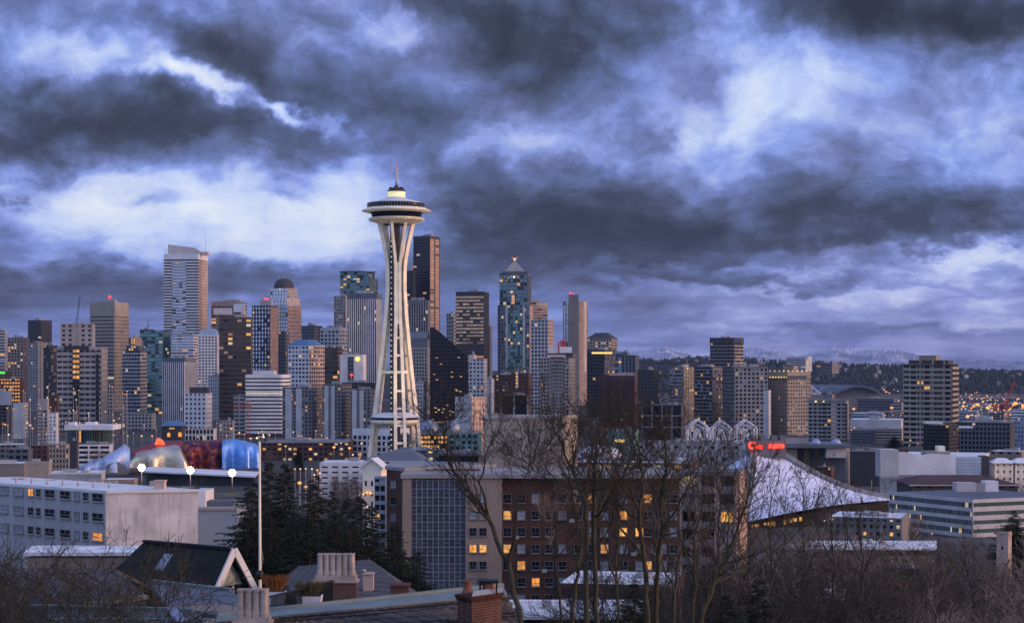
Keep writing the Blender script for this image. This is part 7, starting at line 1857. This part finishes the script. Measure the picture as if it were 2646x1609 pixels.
for k, (x, yt, Y, lab) in enumerate(((1640, 1500, 76, 'dark evergreen bush below the forked bare tree'), (1960, 1490, 80, 'dark evergreen bush at the bottom, right of the mossy leaning tree'), (730, 1478, 96, 'dark clipped shrub behind the left planter'), (1880, 1530, 72, 'dark evergreen bush at the bottom edge below the leaning tree'))):
    fir(lab, x, yt, Y, 1, NE, 1.0 if k != 2 else .5)

# ------------------------------------------------------------------ street lights, cars
lampp = {}
def street(x, y, Y, col, label, group, r=.8, pole=True):
    r *= .62
    p = P(x, y, Y); g0 = ground(p.x, Y)
    if p.z < g0 + 3: p.z = g0 + 3
    key = (col, round(r, 1))
    if key not in lampp:
        mb = MB(); mb.ball((0, 0, 0), r, 8, sz=.7); hd = mb.build('lamp_head', LAMP[col]); me = hd.data; bpy.data.objects.remove(hd)
        mb = MB(); mb.tube([(0, 0, -1), (0, 0, 0)], .14, 5); po = mb.build('pole', M['steel']); me2 = po.data; bpy.data.objects.remove(po)
        lampp[key] = (me, me2)
    o = thing('street_lamp', Vector((p.x, Y, g0)), label, 'street lamp', group)
    h = bpy.data.objects.new('lamp_head', lampp[key][0]); COL.objects.link(h); h.parent = o; h.location = (0, 0, p.z - g0)
    q = bpy.data.objects.new('pole', lampp[key][1]); COL.objects.link(q); q.parent = o; q.location = (0, 0, p.z - g0); q.scale = (1, 1, p.z - g0)
rr = random.Random(91)
for k in range(70):
    x = rr.uniform(-5, 330) if k < 52 else rr.uniform(560, 910); y = rr.uniform(985, 1112) if k < 52 else rr.uniform(1092, 1135); c = rr.choice(('warm', 'warm', 'warm', 'white'))
    Y = rr.uniform(1250, 1420) if y > 1085 else rr.uniform(1430, 1480)
    street(x, y, Y, c, 'tiny %s lamp among the low blocks below the left towers' % ('orange' if c == 'warm' else 'white'), 'tiny lamps below the left towers, ' + c, rr.uniform(.45, .95))
LA = 'orange street lamp glowing at the foot of the towers, far left'
for x, y, Y, c, r in [(13, 1096, 1500, 'warm', 1.6), (70, 1092, 1450, 'white', 1.3), (78, 1098, 1440, 'warm', 1.7), (84, 1106, 1430, 'warm', 1.2), (66, 1104, 1420, 'warm', 1.0), (90, 1080, 1500, 'warm', .9), (58, 1070, 1600, 'white', .7),
   (36, 1190, 1050, 'warm', .9), (54, 1165, 1060, 'warm', .8), (22, 1122, 1300, 'white', 1.1), (42, 1124, 1300, 'white', .7), (100, 1122, 1280, 'white', .6), (120, 1120, 1280, 'white', .6), (78, 1032, 1800, 'white', .9), (98, 1032, 1700, 'white', .8), (272, 1063, 1600, 'white', .9),
   (294, 1086, 1650, 'warm', 1.5), (300, 1094, 1600, 'warm', 1.2), (308, 1080, 1700, 'yellow', 1.0), (288, 1098, 1550, 'warm', 1.0), (312, 1070, 1800, 'yellow', .9), (303, 1106, 1500, 'warm', .8), (293, 1124, 1340, 'yellow', 1.0), (330, 1126, 1340, 'yellow', .9), (366, 1126, 1330, 'yellow', 1.2), (393, 1126, 1330, 'warm', 1.2), (345, 1118, 1400, 'warm', .7), (320, 1118, 1400, 'white', .6), (372, 1098, 1500, 'warm', .8), (404, 1110, 1450, 'white', .7),
   (598, 1107, 1420, 'warm', 1.6), (618, 1118, 1380, 'warm', 1.3), (632, 1122, 1370, 'warm', 1.0), (650, 1132, 1330, 'warm', 1.0), (560, 1092, 1550, 'warm', .7), (511, 1128, 1330, 'white', .8), (524, 1128, 1330, 'white', .6), (586, 1126, 1350, 'white', .7), (680, 1122, 1380, 'white', .9), (668, 1118, 1400, 'white', .7)]:
    street(x, y, Y, c, {'warm': 'glowing orange street lamp below the towers left of the white pole', 'white': 'white street lamp below the towers left of the white pole', 'yellow': 'yellow street lamp below the towers left of the white pole'}[c], 'street lamps below the towers at left, ' + c, r)
for x, y, Y, c, r in [(863, 1155, 1150, 'warm', 1.6), (903, 1157, 1150, 'warm', 1.4), (881, 1144, 1200, 'white', .8), (912, 1174, 1000, 'white', .8), (934, 1145, 1180, 'yellow', .9), (996, 1147, 1180, 'yellow', .8), (738, 1152, 1150, 'yellow', 1.2), (776, 1211, 760, 'white', .6), (762, 1211, 760, 'white', .6), (790, 1210, 760, 'white', .6), (806, 1211, 760, 'white', .6), (774, 1247, 640, 'warm', 1.1), (790, 1257, 620, 'warm', .9), (817, 1234, 680, 'warm', .9), (826, 1222, 720, 'warm', .9), (820, 1214, 740, 'warm', .8), (812, 1226, 700, 'white', .5), (947, 1272, 560, 'warm', .9), (958, 1273, 560, 'warm', .9), (938, 1276, 560, 'warm', .5), (948, 1309, 480, 'white', .5), (930, 1180, 960, 'white', .5)]:
    street(x, y, Y, c, {'warm': 'glowing orange street lamp behind the conifers', 'white': 'white street lamp behind the conifers', 'yellow': 'yellow street lamp behind the conifers'}[c], 'street lamps behind the conifers, ' + c, r)
for x, y, Y, c, r in [(2206, 1056, 2700, 'warm', 4.0), (2304, 1053, 2700, 'warm', 4.2), (2224, 1075, 2600, 'warm', 1.6), (2246, 1074, 2600, 'warm', 1.7), (2268, 1073, 2600, 'warm', 1.8), (2288, 1073, 2600, 'warm', 1.5), (2308, 1072, 2600, 'warm', 1.6), (2328, 1072, 2600, 'warm', 1.3), (2200, 1110, 1700, 'warm', 1.2), (2284, 1007, 4600, 'warm', 4.0), (2290, 1012, 4500, 'warm', 4.2), (2298, 1015, 4400, 'warm', 3.0), (2320, 1010, 4600, 'white', 2.4), (2310, 1006, 4600, 'white', 1.8), (2322, 1034, 3600, 'warm', 2.4)]:
    street(x, y, Y, c, 'glowing %s lamp over the flat harbour land between the two lone apartment blocks' % ('orange' if c == 'warm' else 'white'), 'harbour lamps between the lone blocks, ' + c, r)
rr = random.Random(21)
HL = [(2489, 1049, 5.2), (2526, 1045, 6.4), (2516, 1049, 4.4), (2552, 1053, 5.4), (2510, 1054, 3.2), (2500, 1076, 4.0), (2624, 1042, 7.0), (2618, 1046, 4.0), (2645, 1049, 7.0), (2540, 1037, 3.6), (2536, 1030, 3.4), (2512, 1030, 3.2), (2610, 1055, 3.2), (2594, 1031, 3.0), (2496, 1017, 2.6), (2524, 1013, 2.8), (2550, 1022, 3.4), (2632, 1030, 3.2)]
for k in range(130): HL.append((rr.uniform(2478, 2648), 1014 + 62 * rr.random() ** .8, rr.uniform(.9, 2.4)))
for k, (x, y, r) in enumerate(HL):
    Y = max(2500, min(5200, 66 * FPX / max(12, y - HZ)))
    c = 'warm' if k % 5 < 4 or k < 16 else 'white'
    street(x, y, Y, c, 'glowing %s quay lamp in the harbour right of the brown tower' % ('orange' if c == 'warm' else 'white'), 'quay lamps right of the brown tower, ' + c, r)
for k in range(60):
    x = rr.uniform(1560, 2640); y = rr.uniform(1070, 1140) if x < 1900 else rr.uniform(1080, 1150); c = rr.choice(('warm', 'white', 'yellow'))
    if k > 34: x = rr.uniform(1480, 2640); y = rr.uniform(1200, 1400)
    Y = 60 * FPX / (y - HZ); street(x, y, Y * .97, c, 'small %s street lamp seen through the branches in the right half' % dict(warm='orange', white='white', yellow='yellow')[c], 'street lamps seen through the branches, ' + c, rr.uniform(.22, .5) * (Y / 700))
# far houses and lights on the ridge
hm = [mat('house wall %d' % k, c_, .8) for k, c_ in enumerate(((.30, .29, .28), (.24, .21, .18), (.42, .42, .44)))]
hp = []
for m_ in hm:
    mb = MB(); mb.box(-7, 7, -5, 5, -6, 6); o = mb.build('wall', m_); hp.append(o.data); bpy.data.objects.remove(o)
mb = MB(); mb.poly([(-7.5, -5.5, 6), (7.5, -5.5, 6), (7, 0, 9), (-7, 0, 9)]); mb.poly([(7.5, 5.5, 6), (-7.5, 5.5, 6), (-7, 0, 9), (7, 0, 9)]); mb.poly([(7.5, -5.5, 6), (7.5, 5.5, 6), (7, 0, 9)]); mb.poly([(-7.5, 5.5, 6), (-7.5, -5.5, 6), (-7, 0, 9)])
o = mb.build('roof', M['roof']); rme = o.data; bpy.data.objects.remove(o)
pr1 = [(1380, 962), (1560, 955), (1620, 936), (1700, 938), (1800, 932), (1900, 934), (1990, 940), (2040, 942), (2110, 944), (2180, 948), (2300, 952), (2500, 963), (2646, 968), (2900, 975)]
for k in range(50):
    x = rr.uniform(1640, 2330) if k < 42 else rr.uniform(2480, 2646); t_ = rr.uniform(.05, .75); Y = 6200 + 900 * t_
    z = lerp(ground(U(x) * 6200, 6200) - 8, P(x, interp(pr1, x), 7100).z, math.sin(t_ * math.pi / 2) ** .8)
    o = thing('hillside_house', Vector((U(x) * Y, Y - 12, z + 8)), 'tiny pale house among the trees on the far wooded ridge', 'house', 'houses on the wooded ridge')
    b = bpy.data.objects.new('wall', hp[k % 3]); COL.objects.link(b); b.parent = o
    b = bpy.data.objects.new('roof', rme); COL.objects.link(b); b.parent = o; o.rotation_euler = (0, 0, rr.uniform(-.6, .6))
# cars with their tail lights in the street left of the museum, and a few parked at right
cb = MB(); cb.hexa([(-.9, -2.2, .25), (.9, -2.2, .25), (.9, 2.2, .25), (-.9, 2.2, .25)], [(-.86, -2.15, .85), (.86, -2.15, .85), (.86, 2.1, .8), (-.86, 2.1, .8)]); cb.hexa([(-.8, -1.6, .85), (.8, -1.6, .85), (.8, 1.0, .85), (-.8, 1.0, .85)], [(-.65, -1.2, 1.45), (.65, -1.2, 1.45), (.65, .4, 1.45), (-.65, .4, 1.45)])
wl = MB()
wl.tube([(-.95, 0, 0), (-.72, 0, 0)], .33, 10)
tl = MB(); tl.box(-.16, .16, -.06, .04, -.1, .1)
cbm = [None] * 3
for q, m_ in enumerate((M['charcoal'], M['mech'], M['redp'])): o = cb.build('body', m_); cbm[q] = o.data; bpy.data.objects.remove(o)
o = wl.build('wheel', M['black']); wlm = o.data; bpy.data.objects.remove(o)
o = tl.build('tail_light', LAMP['red']); tlm = o.data; bpy.data.objects.remove(o)
def car(x, Y, lab, q, rz, group):
    g0 = ground(U(x) * Y, Y); o = thing('car', Vector((U(x) * Y, Y, g0 + .05)), lab, 'car', group); o.rotation_euler = (0, 0, rz)
    for nm, me, ps in (('body', cbm[q], [(0, 0, 0)]), ('wheel', wlm, [(0, -1.35, .33), (0, 1.35, .33), (1.67, -1.35, .33), (1.67, 1.35, .33)]), ('tail_light', tlm, [(-.65, -2.2, .7), (.65, -2.2, .7)])):
        for p in ps: c = bpy.data.objects.new(nm, me); COL.objects.link(c); c.parent = o; c.location = p
for k in range(16): car(282 + (k % 3) * 11 + k * .8, 1480 + k * 46, 'car with red tail lights in the street left of the slim glass tower', k % 3, .05, 'cars in the street below the towers')
for k, (x, Y) in enumerate(((2622, 330), (2636, 322), (2640, 352))): car(x, Y, 'dark parked car at the right edge below the office', k % 2, .4, 'cars parked at the right edge')
mb = MB(); q = [P(2590, 0, 300), P(2760, 0, 300), P(2700, 0, 430), P(2600, 0, 430)]
mb.poly([(p.x, p.y, ground(p.x, p.y) + .06) for p in q]); tag(mb.build('road', mat('pale wet asphalt', (.10, .10, .11), .5, scale=.4)), kind='structure')

# ------------------------------------------------------------------ the evening air
mb = MB(); mb.box(-75000, 75000, -300, 46000, -9, 800)
hz_ = bpy.data.materials.new('evening haze'); hz_.use_nodes = True; t = NT(hz_.node_tree); t.n.clear()
o_ = t.new('ShaderNodeOutputMaterial'); v_ = t.new('ShaderNodeVolumePrincipled'); v_.inputs['Color'].default_value = (.42, .56, 1, 1); v_.inputs['Density'].default_value = 1.6e-5; v_.inputs['Anisotropy'].default_value = 0
t.l.new(v_.outputs[0], o_.inputs['Volume'])
tag(mb.build('haze', hz_), 'thin bluish evening haze over the city', 'haze', kind='stuff')
